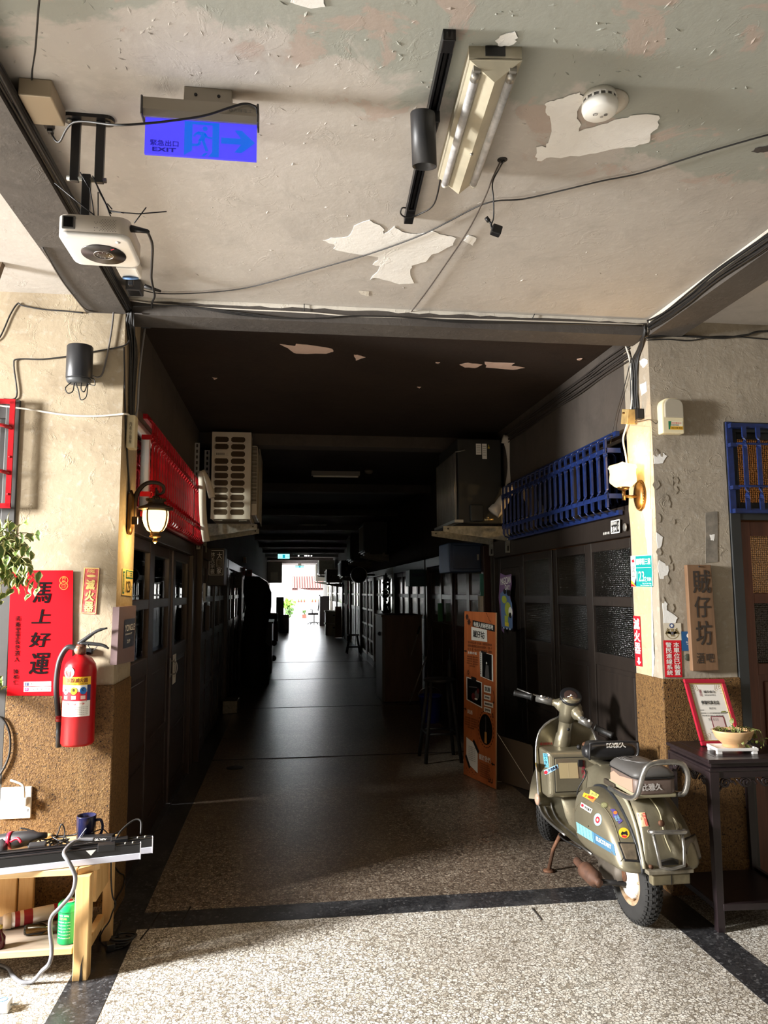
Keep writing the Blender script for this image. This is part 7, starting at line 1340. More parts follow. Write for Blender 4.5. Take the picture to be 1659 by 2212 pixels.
# poster on the plain black door leaf
P = [FX(u, v, 1.982) for u, v in ((1081, 1238), (1092, 1243), (1104, 1240), (1105, 1262), (1101, 1285), (1108, 1320), (1107, 1348), (1108, 1366), (1104, 1356), (1088, 1354), (1089, 1368), (1084, 1362), (1081, 1330), (1077, 1290))]
po = one('poster', MB().prism(P, (.002, 0, 0)), M('poster_purple', (128, 96, 136), .6, var=.2, scale=12), 'crumpled purple cloth poster pinned to the black door', 'poster')
f = Face(FX(1079, 1242, 1.982), FX(1106, 1242, 1.982), FX(1082, 1358, 1.982)); f.n = V((-1, 0, 0)); LM = M('poster_lime', (176, 184, 70), .6); BLP = M('poster_blue', (96, 120, 160), .6)
f.poly([(0.02, .35), (.5, .25), (.95, .5), (.95, .98), (.1, .98)], BLP); f.txt('MAGICIAN', .1, .04, .9, .17, WHITE, 2, .01, rot=-.08); f.txt('DAY', .45, .18, .82, .27, WHITE, 2, .01); f.disc(.35, .45, .2, LM, 1, ry=.07); f.disc(.62, .62, .24, LM, 1, ry=.13); f.rect(.35, .74, .62, .93, LM, 1); f.disc(.42, .3, .12, INK, 2, ry=.05); f.disc(.72, .32, .16, INK, 2, ry=.06); f.disc(.82, .66, .15, WHITE, 2, ry=.09); f.disc(.8, .72, .1, INK, 3, ry=.05); f.rect(.36, .86, .66, .93, M('poster_yellow', (222, 200, 60), .6), 2)
for k in range(7): f.rect(.12 + k * .12, .955, .18 + k * .12, .985, WHITE if k % 2 else INK, 2)
f.done(po)

# ---------------------------------------------------------------- the scooter
def paint():
    t = NT('scooter_paint'); c = t.co(); n = t.noise(9, 6, .65, c); r = t.noise(38, 5, .7, c); big = t.noise(4.5, 4, .6, c)
    x = t.mix(t.step(n, .35, .7), (142, 135, 114), (122, 115, 96)); x = t.mix(t.math('MULTIPLY', t.step(big, .5, .7), .4), x, (164, 156, 134))
    rust = t.math('MULTIPLY', t.step(r, .63, .67), t.step(big, .52, .6)); x = t.mix(rust, x, (92, 58, 36)); t.col(x)
    m = t.n('ShaderNodeMath', operation='SUBTRACT'); m.inputs[0].default_value = .55; t.l(t.math('MULTIPLY', rust, .5), m.inputs[1]); t.l(m.outputs[0], t.b.inputs['Metallic']); t.set(rough=.33); t.bump(n, .06, .004); return t.mat
PAINT = paint(); CHROME = M('chrome_dull', (190, 188, 184), .28, .9, var=.2, scale=30); RUB = M('tyre_rubber', (44, 43, 42), .8, var=.2, scale=15, bump=.2, bscale=60); GRIP = M('grip_black', (28, 28, 28), .5, bump=.3, bscale=120); RIM = M('rim_cream', (196, 176, 146), .45, .2, var=.35, scale=20, c2=(140, 104, 72)); HUBW = M('hub_white', (222, 220, 216), .6, var=.2, scale=40, bump=.4, bscale=60); RUSTY = M('rusty_iron', (112, 74, 50), .7, .3, var=.4, scale=25)
SO = V((1.67, 3.48, 0)); sc = thing('scooter', 'old olive-grey motor scooter with stickers parked before the black doors', 'scooter', SO)
def S(x, y, z): return SO + V((x, y, z))
bvs = []
def body(n, mb, mat, par=None, cast=False, **k):
    if cast: bvs.append(BVHTree.FromPolygons([v[:] for v in mb.v], mb.f))
    return obj(n, mb, mat, par or sc, **k)
# wheels
def wheel(c, ang, nm):
    R_ = Matrix.Rotation(-ang, 3, 'Z'); ax = R_ @ V((1, 0, 0)); c = V(c); rw, rt_ = .158, .052; rows = []
    for i in range(40):
        a = 2 * PI * i / 40; rad = R_ @ V((0, math.cos(a), 0)) + V((0, 0, math.sin(a)))
        rows.append([c + rad * (rw + rt_ * (.98 * math.cos(b) if math.cos(b) > 0 else .9 * math.cos(b))) + ax * (rt_ * .92 * math.sin(b)) for b in [2 * PI * k / 14 for k in range(14)]])
    rows.append(rows[0]); w = obj(nm, MB().grid(rows, closed=True), RUB, sc)
    tr_ = MB()
    for i in range(44):
        for k, b in enumerate((-.85, -.5, -.17, .17, .5, .85)):
            a = 2 * PI * (i + .5 * (k % 2)) / 44; rad = R_ @ V((0, math.cos(a), 0)) + V((0, 0, math.sin(a))); tg = R_ @ V((0, -math.sin(a), 0)) + V((0, 0, math.cos(a))); n = rad * math.cos(b) + ax * math.sin(b); p = c + rad * (rw + rt_ * .97 * math.cos(b)) + ax * (rt_ * .91 * math.sin(b)); e = ax * math.cos(b) - rad * math.sin(b)
            tr_.add([p + tg * s1 * .0095 + e * s2 * .0062 + n * h_ for h_ in (0, .0042) for s1, s2 in ((-1, -1), (1, -1), (1, 1), (-1, 1))], [(4, 5, 6, 7), (0, 1, 5, 4), (1, 2, 6, 5), (2, 3, 7, 6), (3, 0, 4, 7)])
    obj('tread_block', tr_, RUB, w, kind='stuff')
    for s_ in (-1, 1):
        rm = obj('rim', MB().lathe([(.132, .03), (.128, .036), (.112, .034), (.108, .022), (.102, .012), (.098, .012)], c, ax * s_, 40, cap=False), RIM, w)
        obj('hub', MB().lathe([(.100, .008), (.098, .03), (.092, .038), (.03, .042), (.028, .05), (.001, .05)], c, ax * s_, 32), HUBW, w); obj('hub_cap', MB().lathe([(.026, .05), (.026, .056), (.018, .058), (.001, .054)], c, ax * s_, 20), RUSTY, w)
        for k in range(10): a = 2 * PI * k / 10; rad = R_ @ V((0, math.cos(a), 0)) + V((0, 0, math.sin(a))); obj('cooling_rib', MB().tube([c + rad * .093 + ax * s_ * .033, c + rad * .106 + ax * s_ * .02], .006, 5), RIM, rm)
wheel(S(-.022, .018, .205), 0, 'rear_wheel'); wheel(S(.0, 1.2, .205), .62, 'front_wheel')
# left and right cowls
OUT = [(.355, .35), (.35, .43), (.32, .50), (.26, .552), (.16, .575), (.05, .56), (-.05, .515), (-.13, .455), (-.19, .385), (-.225, .325), (-.215, .30), (-.17, .295), (-.08, .285), (.05, .272), (.18, .268), (.28, .275), (.33, .30)]
def cowl(s_, nm):
    cy, cz = .09, .415; rows = []; base = [V((0, y, z)) for y, z in OUT]; base = spline(base, 3, True)
    for sc_, x in ((1.0, -.075), (1.0, -.12), (.985, -.148), (.95, -.172), (.89, -.19), (.78, -.202), (.6, -.209), (.35, -.212), (.02, -.213)):
        rows.append([S(s_ * -x * -1 if False else (x if s_ < 0 else -x), cy + (p.y - cy) * sc_, cz + (p.z - cz) * sc_) for p in base])
    o = body(nm, fixn_mb(MB().grid(rows, closed=True, caps=False)), PAINT, cast=s_ < 0); fixn(o)
    ir = [S((-.1975 if s_ < 0 else .1975) * 1.0, cy - .0 + (p.y - cy) * .80, cz + (p.z - cz) * .80) for p in base]; obj('cowl_groove', MB().tube(ir, .0022, 4, closed=True), M('groove_olive', (110, 103, 84), .5, .3), o)
    er = [S((-.148 if s_ < 0 else .148), cy + (p.y - cy) * 1.0, cz + (p.z - cz) * 1.0) for p in base[3:33]]; obj('cowl_trim', MB().tube([S((-.098 if s_ < 0 else .098), p.y, p.z + .004) for p in base[6:32]], .009, 6), M('trim_dark', (40, 42, 46), .35), o)
    return o
cl = cowl(-1, 'left_cowl'); cr_ = cowl(1, 'right_cowl')
# indicators set in the cowl tails
for s_, o in ((1, cr_),):
    x = s_ * .165; q = [S(x + s_ * a, y, z) for a, y, z in ((.048, -.12, .418), (-.045, -.178, .418), (-.045, -.205, .335), (.045, -.165, .335))]
    cen = sum(q, V((0, 0, 0))) / 4; n = (q[1] - q[0]).cross(q[3] - q[0]).normalized(); n = n if n.y < 0 else -n
    obj('indicator_frame', fixn_mb(MB().prism([cen + (p - cen) * 1.12 + n * .004 for p in q], n * -.03)), BLACK, o, bevel=.004); obj('indicator_lens', fixn_mb(MB().prism([p + n * .010 for p in q], n * -.02)), M('lens_smoky', (112, 100, 84), .25, var=.3, scale=20), o, bevel=.004)
# central spine: frame from the saddle to the tail
rows = []
for y, zt_, zb_, w in ((.50, .55, .30, .075), (.46, .615, .28, .085), (.36, .645, .28, .095), (.2, .632, .30, .098), (.05, .622, .36, .098), (-.08, .612, .40, .096), (-.15, .585, .40, .094), (-.20, .53, .38, .094), (-.235, .45, .35, .096), (-.255, .375, .33, .10), (-.262, .335, .315, .102)):
    rows.append([S(w * cx, y, zb_ + (zt_ - zb_) * cz) for cx, cz in ((-1, 0), (-1.02, .5), (-.98, .82), (-.85, .94), (-.5, .99), (0, 1), (.5, .99), (.85, .94), (.98, .82), (1.02, .5), (1, 0))])
body('rear_frame', fixn_mb(MB().grid(rows, closed=True, caps=True)), PAINT, cast=True)
fixn(sc.children[-1])
obj('tail_edge', MB().tube([S(-.098, .0, .60), S(-.10, -.1, .575), S(-.102, -.18, .50), S(-.104, -.225, .42), S(-.106, -.26, .335)], .009, 6, n=3), M('edge_pale', (190, 184, 160), .35, .4), sc)
obj('centre_wire', MB().tube([S(-.01, -.10, .612), S(.0, -.17, .58), S(.01, -.20, .54), S(.005, -.24, .46), S(.02, -.265, .40)], .004, 5, n=3), M('wire_olive', (150, 142, 112), .5), sc); obj('tail_bolt', MB().lathe([(.014, 0), (.014, .01), (.008, .014)], S(.0, -.218, .51), (0, -1, .35), 10), RUSTY, sc)
# bumper, plate frame, tail lamp
obj('bumper_bar', MB().bb(*[a for a in (S(-.105, 0, 0).x, S(.105, 0, 0).x)], S(0, -.295, 0).y, S(0, -.255, 0).y, .318, .336), M('steel_aged', (168, 160, 142), .4, .5, var=.3, scale=20), sc, bevel=.004)
for s_ in (-1, 1): obj('bumper_bolt', MB().cyl(S(s_ * .08, -.262, .345), S(s_ * .08, -.275, .345), .009, 8), RUSTY, sc)
obj('bumper', MB().bb(S(-.085, 0, 0).x, S(.09, 0, 0).x, S(0, -.29, 0).y, S(0, -.25, 0).y, .272, .318), M('bumper_olive', (132, 122, 96), .5, .2, var=.3, scale=14), sc, bevel=.006); obj('bumper_seam', MB().bb(S(-.001, 0, 0).x, S(.002, 0, 0).x, S(0, -.2915, 0).y, S(0, -.29, 0).y, .274, .316), INK, sc)
obj('plate_rail', MB().tube([S(-.075, -.255, .49), S(-.06, -.285, .495), S(.075, -.285, .49), S(.085, -.26, .486)], .010, 8, n=3), CHROME, sc)
obj('plate_frame', MB().tube([S(-.066, -.27, .485), S(-.06, -.292, .42), S(-.05, -.295, .352), S(.0, -.30, .342), S(.06, -.295, .352), S(.066, -.29, .42), S(.07, -.27, .485)], .0075, 7), CHROME, sc)
obj('tail_lamp', MB().prism([S(-.045, -.268, .348), S(.05, -.268, .348), S(.05, -.268, .365), S(.02, -.285, .378), S(-.02, -.285, .372), S(-.045, -.268, .36)], (0, .02, 0)), M('lamp_dark', (40, 38, 36), .4), sc)
# floor board, tunnel, leg shield
def lsh(u): return spline([V(p) for p in ((0, .22, .235), (0, .40, .225), (0, .62, .222), (0, .78, .235), (0, .87, .29), (0, .905, .38), (0, .925, .50), (0, .945, .62), (0, .96, .72), (0, .97, .79))], 3)
cen = lsh(0); wid = [.17, .175, .18, .185, .188, .19, .192, .194, .196, .198, .2, .2, .2, .2, .2, .2, .2, .2, .2, .199, .197, .193, .186, .175, .158, .13, .09, .04]
wid = [wid[min(27, int(i * 28 / len(cen)))] for i in range(len(cen))]
def sheet(off):
    return [[S(w * k / 8, p.y - .05 * (k / 8) ** 2 * (1 if p.z > .3 else 0) + off, p.z + (.03 * (k / 8) ** 2 if p.z < .3 else 0)) for k in range(-8, 9)] for p, w in zip(cen, wid)]
body('leg_shield', MB().grid(sheet(0)).grid([list(reversed(r)) for r in sheet(.006)]), PAINT, cast=True)
for s_ in (-1, 1):
    ed = [r[0 if s_ < 0 else -1] for r in sheet(.002)][4:]
    obj('shield_trim', MB().tube(ed + [S(0, .975, .80)], .007, 7), CHROME, sc); obj('floor_strip', MB().tube([S(s_ * .11, .25, .238), S(s_ * .115, .5, .234), S(s_ * .12, .75, .24), S(s_ * .12, .86, .29), S(s_ * .12, .90, .38)], .006, 6, n=3), CHROME, sc); obj('floor_strip', MB().tube([S(s_ * .155, .2, .245), S(s_ * .16, .5, .238), S(s_ * .165, .75, .25), S(s_ * .165, .85, .295)], .006, 6, n=3), CHROME, sc)
rows = []
for y, z, w in ((.30, .27, .075), (.5, .262, .07), (.7, .268, .07), (.82, .31, .072), (.88, .40, .075)): rows.append([S(w * a, y - (.05 if y > .8 else 0), z - .05 + b) for a, b in ((-1, 0), (-.8, .035), (-.3, .05), (.3, .05), (.8, .035), (1, 0))])
body('tunnel', MB().grid(rows), PAINT); obj('brake_pedal', MB().lathe([(.03, 0), (.032, .006), (.001, .008)], S(.095, .62, .255), (0, -.5, 1), 14, sx=1, sy=1.6), GRIP, sc)
# glove box
x0, x1, y0, y1, z0, z1 = -.175, .175, .745, .92, .365, .625
rows = [[S(x, y, z) for x, z in ((x0 + i, z0 + i), (x1 - i, z0 + i), (x1 - i, z1 - i), (x0 + i, z1 - i))] for y, i in ((y1, 0), (y0 + .02, 0), (y0, .022))]
body('glove_box', fixn_mb(MB().grid(rows, sm=False, closed=True, caps=True)), PAINT, cast=True, bevel=.012); fixn(sc.children[-1])
gd = obj('glove_door', MB().bb(S(-.135, 0, 0).x, S(.150, 0, 0).x, S(0, y0 - .008, 0).y, S(0, y0 + .002, 0).y, .405, .590), PAINT, sc, bevel=.003); bvs.append(BVHTree.FromPolygons([v[:] for v in MB().bb(S(-.135, 0, 0).x, S(.150, 0, 0).x, S(0, y0 - .008, 0).y, S(0, y0 + .002, 0).y, .405, .590).v], MB().bb(0, 1, 0, 1, 0, 1).f))
obj('door_latch', MB().bb(S(.0, 0, 0).x, S(.028, 0, 0).x, S(0, y0 - .016, 0).y, S(0, y0 - .008, 0).y, .542, .58), BLACK, gd, bevel=.003)
# steering column and headset; the bars are turned to the right
hd = FY(1232, 1508, 4.33); nb = V((hd.x - .04, 4.40, .60)); axn = (hd - nb).normalized()
obj('steering_column', MB().tube([nb + axn * -.03, nb + axn * .09, nb + axn * .10, nb + axn * .2], [.052, .046, .04, .042], 18), PAINT, sc); obj('ignition_lock', MB().cyl(nb + axn * .135 + V((.005, -.036, 0)), nb + axn * .135 + V((.005, -.045, 0)), .009, 12), INK, sc)
obj('headset', MB().lathe([(.045, -.12), (.05, -.06), (.056, -.01), (.062, .02), (.060, .03)], hd - axn * .02, axn, 28), PAINT, sc)
dn = (V((-.1, -.72, .70))).normalized(); dc = hd + dn * .012
obj('speedo_rim', MB().lathe([(.060, -.05), (.063, 0), (.064, .008), (.056, .012)], dc, dn, 32), M('rim_black', (26, 26, 28), .3), sc); obj('speedo_glass', MB().lathe([(.056, .009), (.03, .014), (.001, .016)], dc, dn, 32), M('speedo_face', (62, 48, 44), .12), sc)
obj('speedo_needle', MB().tube([dc + dn * .017 + V((-.03, 0, -.012)), dc + dn * .017 + V((.012, -.005, .0))], .002, 5), WHITE, sc); obj('speedo_hub', MB().sphere(dc + dn * .017, .005, 8), WHITE, sc)
LS, LG_, LE = FY(1186, 1514, 4.40), FY(1150, 1506, 4.46), FY(1111, 1497, 4.52); RS, RG_, RE = FY(1258, 1556, 4.25), FY(1285, 1571, 4.21), FY(1323, 1589, 4.15)
obj('handlebar', MB().tube([hd + axn * -.05 + V((-.03, 0, 0)), FY(1212, 1522, 4.37), LS], [.045, .036, .022], 12, n=4), PAINT, sc); obj('handlebar', MB().tube([hd + axn * -.055 + V((.03, 0, 0)), FY(1247, 1542, 4.29), RS], [.045, .036, .022], 12, n=4), PAINT, sc)
for a, b in ((LS, LG_), (RS, RG_)):
    d_ = (b - a); obj('switch_block', MB().tube([a - d_ * .2, a + d_ * .75], [.025, .023], 6), M('switch_chrome', (120, 118, 114), .3, .6), sc); up_ = V((0, -.55, .83))
    for k in range(3): obj('switch_button', MB().sphere(a + d_ * (.05 + .22 * k) + up_ * .022, .008, 8), INK if k < 2 else WHITE, sc)
for a, b in ((LG_, LE), (RG_, RE)):
    d_ = b - a; obj('grip', MB().tube([a, a + d_ * .06, a + d_ * .07, a + d_ * .5, a + d_ * .93, b], [.021, .021, .017, .0165, .017, .019], 14), GRIP, sc)
obj('brake_lever', MB().tube([LS + V((0, .02, .012)), LG_ + V((0, .035, .015)), LE + V((.03, .035, .02))], [.006, .0055, .005], 6), CHROME, sc)
obj('cable_knob', MB().sphere(S(.075, .80, .645), .022, 10), RUSTY, sc); obj('cable_knob', MB().sphere(S(.03, .79, .64), .015, 8), INK, sc)
# saddle on its spring and rail
SB_ = M('saddle_black', (34, 34, 36), .38, bump=.1, bscale=50); rows = []
for y, w, zt_, th_ in ((.56, .02, .715, .03), (.54, .05, .728, .05), (.50, .07, .735, .07), (.44, .10, .738, .08), (.38, .135, .748, .085), (.335, .142, .752, .085), (.312, .138, .742, .06), (.306, .12, .72, .03)):
    rows.append([S(.015 + w * math.copysign(abs(math.cos(a)) ** .55, math.cos(a)), y, zt_ - th_ / 2 + th_ / 2 * math.copysign(abs(math.sin(a)) ** .6, math.sin(a))) for a in [2 * PI * k / 20 for k in range(20)]])
sd = body('front_saddle', fixn_mb(MB().grid(rows, closed=True, caps=True)), SB_, cast=True); fixn(sd)
obj('saddle_rail', MB().tube([S(-.105, .31, .675), S(-.105, .295, .745), S(-.085, .29, .765), S(.13, .29, .765), S(.155, .295, .745), S(.157, .30, .70), S(.145, .31, .682)], .006, 7, n=3), M('rail_black', (54, 54, 56), .3, .4), sc)
obj('saddle_spring', MB().tube([S(.035 + .028 * math.cos(k * .8), .40 + .028 * math.sin(k * .8), .635 + k * .0022) for k in range(26)], .006, 5), M('spring_dark', (40, 32, 30), .6), sc); obj('saddle_bracket', MB().bb(S(-.045, 0, 0).x, S(.09, 0, 0).x, S(0, .32, 0).y, S(0, .48, 0).y, .628, .648), PAINT, sc, bevel=.008)
# pillion seat: grey top, brown side, pink-beige flash, chrome grab rail
def seat(z0, z1, i, ys, w0): return [[S(x, y, z) for x, y in rrect(-w0 + a, w0 - a, ys[0] + a, ys[1] - a, .035, 5)] for z, a in ((z0, i + .004), (z0 + .008, i), (z1 - .012, i), (z1, i + .008))]
ss = body('pillion_side', MB().grid(seat(.628, .70, .0, (-.195, .095), .10), closed=True, caps=True), M('vinyl_brown', (104, 88, 80), .5, bump=.1, bscale=60), cast=True); st_ = MB().grid([[S(x, y, z + .012 * math.cos(x * 14)) for x, y in rrect(-.102 + a, .102 - a, -.197 + a, .10 - a, .04, 5)] for z, a in ((.695, 0), (.712, .0), (.726, .012), (.733, .035), (.735, .085))], closed=True, caps=True)
body('pillion_top', st_, M('vinyl_grey', (84, 82, 80), .5, bump=.12, bscale=60)); obj('seat_piping', MB().tube([S(x, y, .70) for x, y in rrect(-.103, .103, -.198, .098, .036, 5)], .003, 5, closed=True), INK, sc)
for k in range(3): obj('seat_stitch', MB().tube([S(-.07 + .012 * k, .06, .742), S(-.075 + .012 * k, -.02, .746), S(-.03, -.075 - .012 * k, .748), S(.05, -.085 - .012 * k, .745)], .0012, 4, n=4), M('stitch_grey', (120, 118, 116), .6), sc)
obj('seat_flash', MB().prism([S(-.1015, .07, .632), S(-.1015, -.165, .634), S(-.1015, -.165, .692), S(-.1015, -.10, .684), S(-.1015, -.03, .676), S(-.1015, .03, .685), S(-.1015, .07, .668)], (.004, 0, 0)), M('vinyl_pink', (164, 134, 116), .5), sc); obj('seat_base', MB().bb(S(-.098, 0, 0).x, S(.098, 0, 0).x, S(0, -.19, 0).y, S(0, .10, 0).y, .612, .632), M('base_cream', (150, 144, 118), .5), sc, bevel=.006)
obj('seat_hinge', MB().bb(S(-.108, 0, 0).x, S(-.09, 0, 0).x, S(0, .02, 0).y, S(0, .14, 0).y, .60, .625), M('hinge_brown', (80, 72, 62), .5, .4), sc, bevel=.004)
obj('grab_rail', MB().tube([S(-.115, .05, .60), S(-.118, -.08, .605), S(-.115, -.18, .615), S(-.11, -.235, .65), S(-.095, -.26, .735), S(-.06, -.27, .782), S(.05, -.27, .786), S(.10, -.262, .765), S(.122, -.25, .71), S(.12, -.215, .635), S(.11, -.15, .618)], .0125, 10, n=5), CHROME, sc)
# stand, foot peg, kick lever, cables
st = FZ(1186, 1882); obj('side_stand', MB().tube([S(-.16, .62, .21), S(-.19, .66, .12), st + V((0, 0, .012))], [.012, .011, .011], 8), RUSTY, sc); obj('stand_foot', MB().lathe([(.032, 0), (.034, .006), (.012, .012)], st, seg=14), RUSTY, sc)
obj('foot_peg', MB().tube([S(-.22, .24, .205), S(-.215, .15, .195), S(-.20, .08, .18), S(-.19, .03, .17)], [.02, .04, .04, .018], 10, n=4), M('peg_rust', (92, 60, 42), .7, var=.35, scale=20), sc); obj('peg_arm', MB().tube([S(-.20, .06, .17), S(-.02, .02, .165)], .012, 6), INK, sc); obj('kick_lever', MB().tube([S(-.205, .09, .17), S(-.2, .09, .14), S(-.17, .085, .135)], .007, 6), RUSTY, sc)
obj('engine_case', MB().tube([S(-.02, .45, .2), S(-.04, .2, .19), S(-.05, .03, .2)], [.05, .085, .06], 12, n=3), M('engine_alloy', (92, 84, 74), .6, .4, var=.3, scale=12), sc); obj('cable_run', MB().tube([S(-.13, .42, .42), S(-.14, .40, .50), S(-.10, .38, .58), S(-.09, .42, .60)], .004, 5, n=4).tube([S(-.17, .3, .24), S(-.2, .45, .235), S(-.17, .62, .21)], .004, 5, n=4), CABLE, sc)
obj('front_mudguard', MB().grid([[S(.0 + a * math.cos(.62) + (.0 + math.sin(.62)) * (-.24 * math.cos(b)), 1.2 - a * math.sin(.62) + math.cos(.62) * (-.24 * math.cos(b)), .205 + .24 * math.sin(b)) for a in (-.075, -.06, -.03, .03, .06, .075)] for b in [.35 + (PI - .6) * k / 14 for k in range(15)]]), PAINT, sc); obj('fork', MB().tube([S(-.0, 1.2, .22), S(.0, 1.10, .40), S(-.01, 1.0, .56)], .022, 8), INK, sc); obj('front_lamp', MB().sphere(S(-.205, .86, .335), (.016, .03, .035), 10), M('lamp_clear', (180, 150, 130), .3), sc)

# stickers and lettering, laid onto the curved bodywork
class PFace(Face):
    def __init__(s, quad, lift=.0012):
        s.q = [V((u, v)) for u, v in quad]; s.k = {}; s.lift = lift; s.w = (s.q[1] - s.q[0]).length; s.h = (s.q[2] - s.q[0]).length
    def p(s, a, b, up=0):
        px = s.q[0] + (s.q[1] - s.q[0]) * a + (s.q[2] - s.q[0]) * b; d = ray(px.x, px.y); best = None
        for bv in bvs:
            h_ = bv.ray_cast(CAM, d)
            if h_[0] is not None and (best is None or h_[3] < best[3]): best = h_
        if best is None or best[3] > 5.2: return s.last if hasattr(s, 'last') else FY(px.x, px.y, SO.y + .74)
        n = best[1] if best[1].dot(d) < 0 else -best[1]; s.last = best[0] + n * (s.lift + up) - d * .001; return s.last
    def poly(s, pts, mat, lv=0):
        m = s.mb(mat, lv); fine = []
        for (a, b), (c, d) in zip(pts, pts[1:] + pts[:1]):
            for k in range(4): fine.append((a + (c - a) * k / 4, b + (d - b) * k / 4))
        ca, cb = sum(p[0] for p in fine) / len(fine), sum(p[1] for p in fine) / len(fine); n = len(fine)
        mid = [((p[0] + ca) / 2, (p[1] + cb) / 2) for p in fine]
        m.add([s.p(a, b, lv * .0005) for a, b in fine + mid + [(ca, cb)]], [(i, (i + 1) % n, n + (i + 1) % n, n + i) for i in range(n)] + [(n + i, n + (i + 1) % n, 2 * n) for i in range(n)]); return s
    def disc(s, a, b, rad, mat, lv=0, n=20, ry=None, ring=None):
        rb = ry if ry else rad * s.w / s.h; return s.poly([(a + rad * math.cos(2 * PI * i / n), b + rb * math.sin(2 * PI * i / n)) for i in range(n)], mat, lv)
    def txt(s, st, a0, b0, a1, b1, mat, lv=1, bold=0.0, rot=0, vert=False, shear=0.0):
        if vert:
            n = len(st)
            for i, ch in enumerate(st): s.txt(ch, a0, b0 + (b1 - b0) * (i + .04) / n, a1, b0 + (b1 - b0) * (i + .96) / n, mat, lv, bold)
            return s
        vs, fs, x0, x1, y0, y1 = tgeo(st, bold, shear); s.mb(mat, lv).add([s.p(a0 + (a1 - a0) * (v.x - x0) / (x1 - x0), b1 - (b1 - b0) * (v.y - y0) / (y1 - y0), lv * .0005 + v.z * .05) for v in vs], fs); return s
    def done(s, par, nm='sticker'):
        for (mat, lv), m in s.k.items(): obj(nm if lv == 0 else 'lettering', m, mat, par)
def pxpts(ps): 
    f_ = PFace(((0, 0), (1, 0), (0, 1)), 0); return [f_.p(u, v) for u, v in ps]
q = pxpts(((1336, 1821), (1372, 1822), (1379, 1861), (1350, 1859))); cen = sum(q, V((0, 0, 0))) / 4; n = (q[1] - q[0]).cross(q[3] - q[0]).normalized(); n = n if n.dot(cen - CAM) < 0 else -n
obj('indicator_frame', fixn_mb(MB().prism([cen + (p - cen) * 1.1 + n * .006 for p in q], n * -.03)), BLACK, cl, bevel=.003); obj('indicator_lens', fixn_mb(MB().prism([cen + (p - cen) * .9 + n * .012 for p in q], n * -.03)), M('lens_smoky', (0, 0, 0)), cl, bevel=.004)
obj('cowl_groove', MB().tube(pxpts(((1243, 1752), (1249, 1738), (1262, 1731), (1280, 1730), (1300, 1740), (1318, 1762), (1330, 1790), (1340, 1825), (1346, 1850), (1340, 1861))), .0022, 5, n=4), M('groove_olive', (0, 0, 0)), cl)
obj('door_seam', MB().bb(S(-.139, 0, 0).x, S(.154, 0, 0).x, S(0, y0 - .003, 0).y, S(0, y0 + .004, 0).y, .401, .594), M('seam_dark', (34, 32, 28), .6), sc)
CYAN1 = M('stripe_cyan', (120, 186, 200), .4); CYAN2 = M('stripe_blue', (84, 132, 160), .4); CYAN3 = M('stripe_deep', (72, 112, 140), .4); SRED = M('sticker_red', (206, 40, 56), .4); SYEL = M('sticker_yel', (240, 196, 48), .4); SORG = M('sticker_orange', (236, 130, 60), .4); SLIM = M('sticker_lime', (214, 214, 110), .4); SPUR = M('sticker_purple', (96, 84, 160), .4); SBLU = M('sticker_sky', (150, 196, 226), .4); SPNK = M('sticker_peach', (236, 190, 150), .5); TAPE = M('tape_tan2', (176, 160, 122), .5); SMAG = M('sticker_magenta', (206, 60, 130), .4)
f = PFace(((1245, 1775), (1326, 1824), (1248, 1799)))
for k in range(5): a = .0 + k * .085; f.poly([(a, 0), (a + .078, 0), (a + .078, 1), (a, 1)], CYAN1)
f.poly([(.425, 0), (.47, 0), (.47, 1), (.425, 1)], CYAN2); f.poly([(.475, 0), (1.0, 0), (1.02, 1), (.475, 1)], CYAN3); f.txt('ELECSTART', .52, .22, .92, .62, WHITE, 1, .03, shear=.1); f.done(cl)
f = PFace(((1257, 1735), (1279, 1748), (1255, 1742))); f.poly([(-.05, -.2), (1.05, -.1), (1, 1.3), (-.05, 1.2)], WHITE); f.disc(.12, .45, .13, SRED, 1); f.txt('沙沙最美', .3, .1, .98, 1.0, INK, 1, .03); f.done(cl)
f = PFace(((1283, 1757), (1300, 1757), (1283, 1784))); f.disc(.5, .5, .5, SBLU, 0, ry=.5); f.disc(.5, .52, .28, SRED, 1, ry=.27); f.disc(.5, .52, .12, SPNK, 2, ry=.12); f.done(cl)
f = PFace(((1262, 1712), (1291, 1722), (1258, 1722))); f.poly([(.35, -.9), (1.05, -.5), (1.0, .3), (.4, .1)], SLIM); f.poly([(0, 0), (.5, .1), (.5, 1), (0, .8)], SYEL); f.poly([(.45, .1), (.95, .3), (.85, 1.3), (.4, 1.0)], SORG); f.txt('太陽餅', .1, .25, .8, .8, RED, 1, .02); f.txt('新品', .5, -.5, .9, 0, DGREY, 1); f.done(cl)
f = PFace(((1297, 1733), (1313, 1733), (1297, 1746))); f.disc(.5, .5, .5, M('sticker_olive', (104, 104, 72), .5), ry=.5); f.disc(.5, .5, .36, M('sticker_khaki', (140, 138, 100), .5), 1, ry=.36); f.done(cl)
f = PFace(((1318, 1748), (1332, 1745), (1330, 1782))); f.poly([(0, 0), (.6, .05), (.9, .3), (.8, .5), (1.2, .85), (.5, 1), (.4, .7), (.0, .5), (.2, .25)], SPUR); f.disc(.55, .28, .3, SORG, 1, ry=.1); f.txt('星爸', .2, .45, .9, .8, SBLU, 1, .02); f.done(cl)
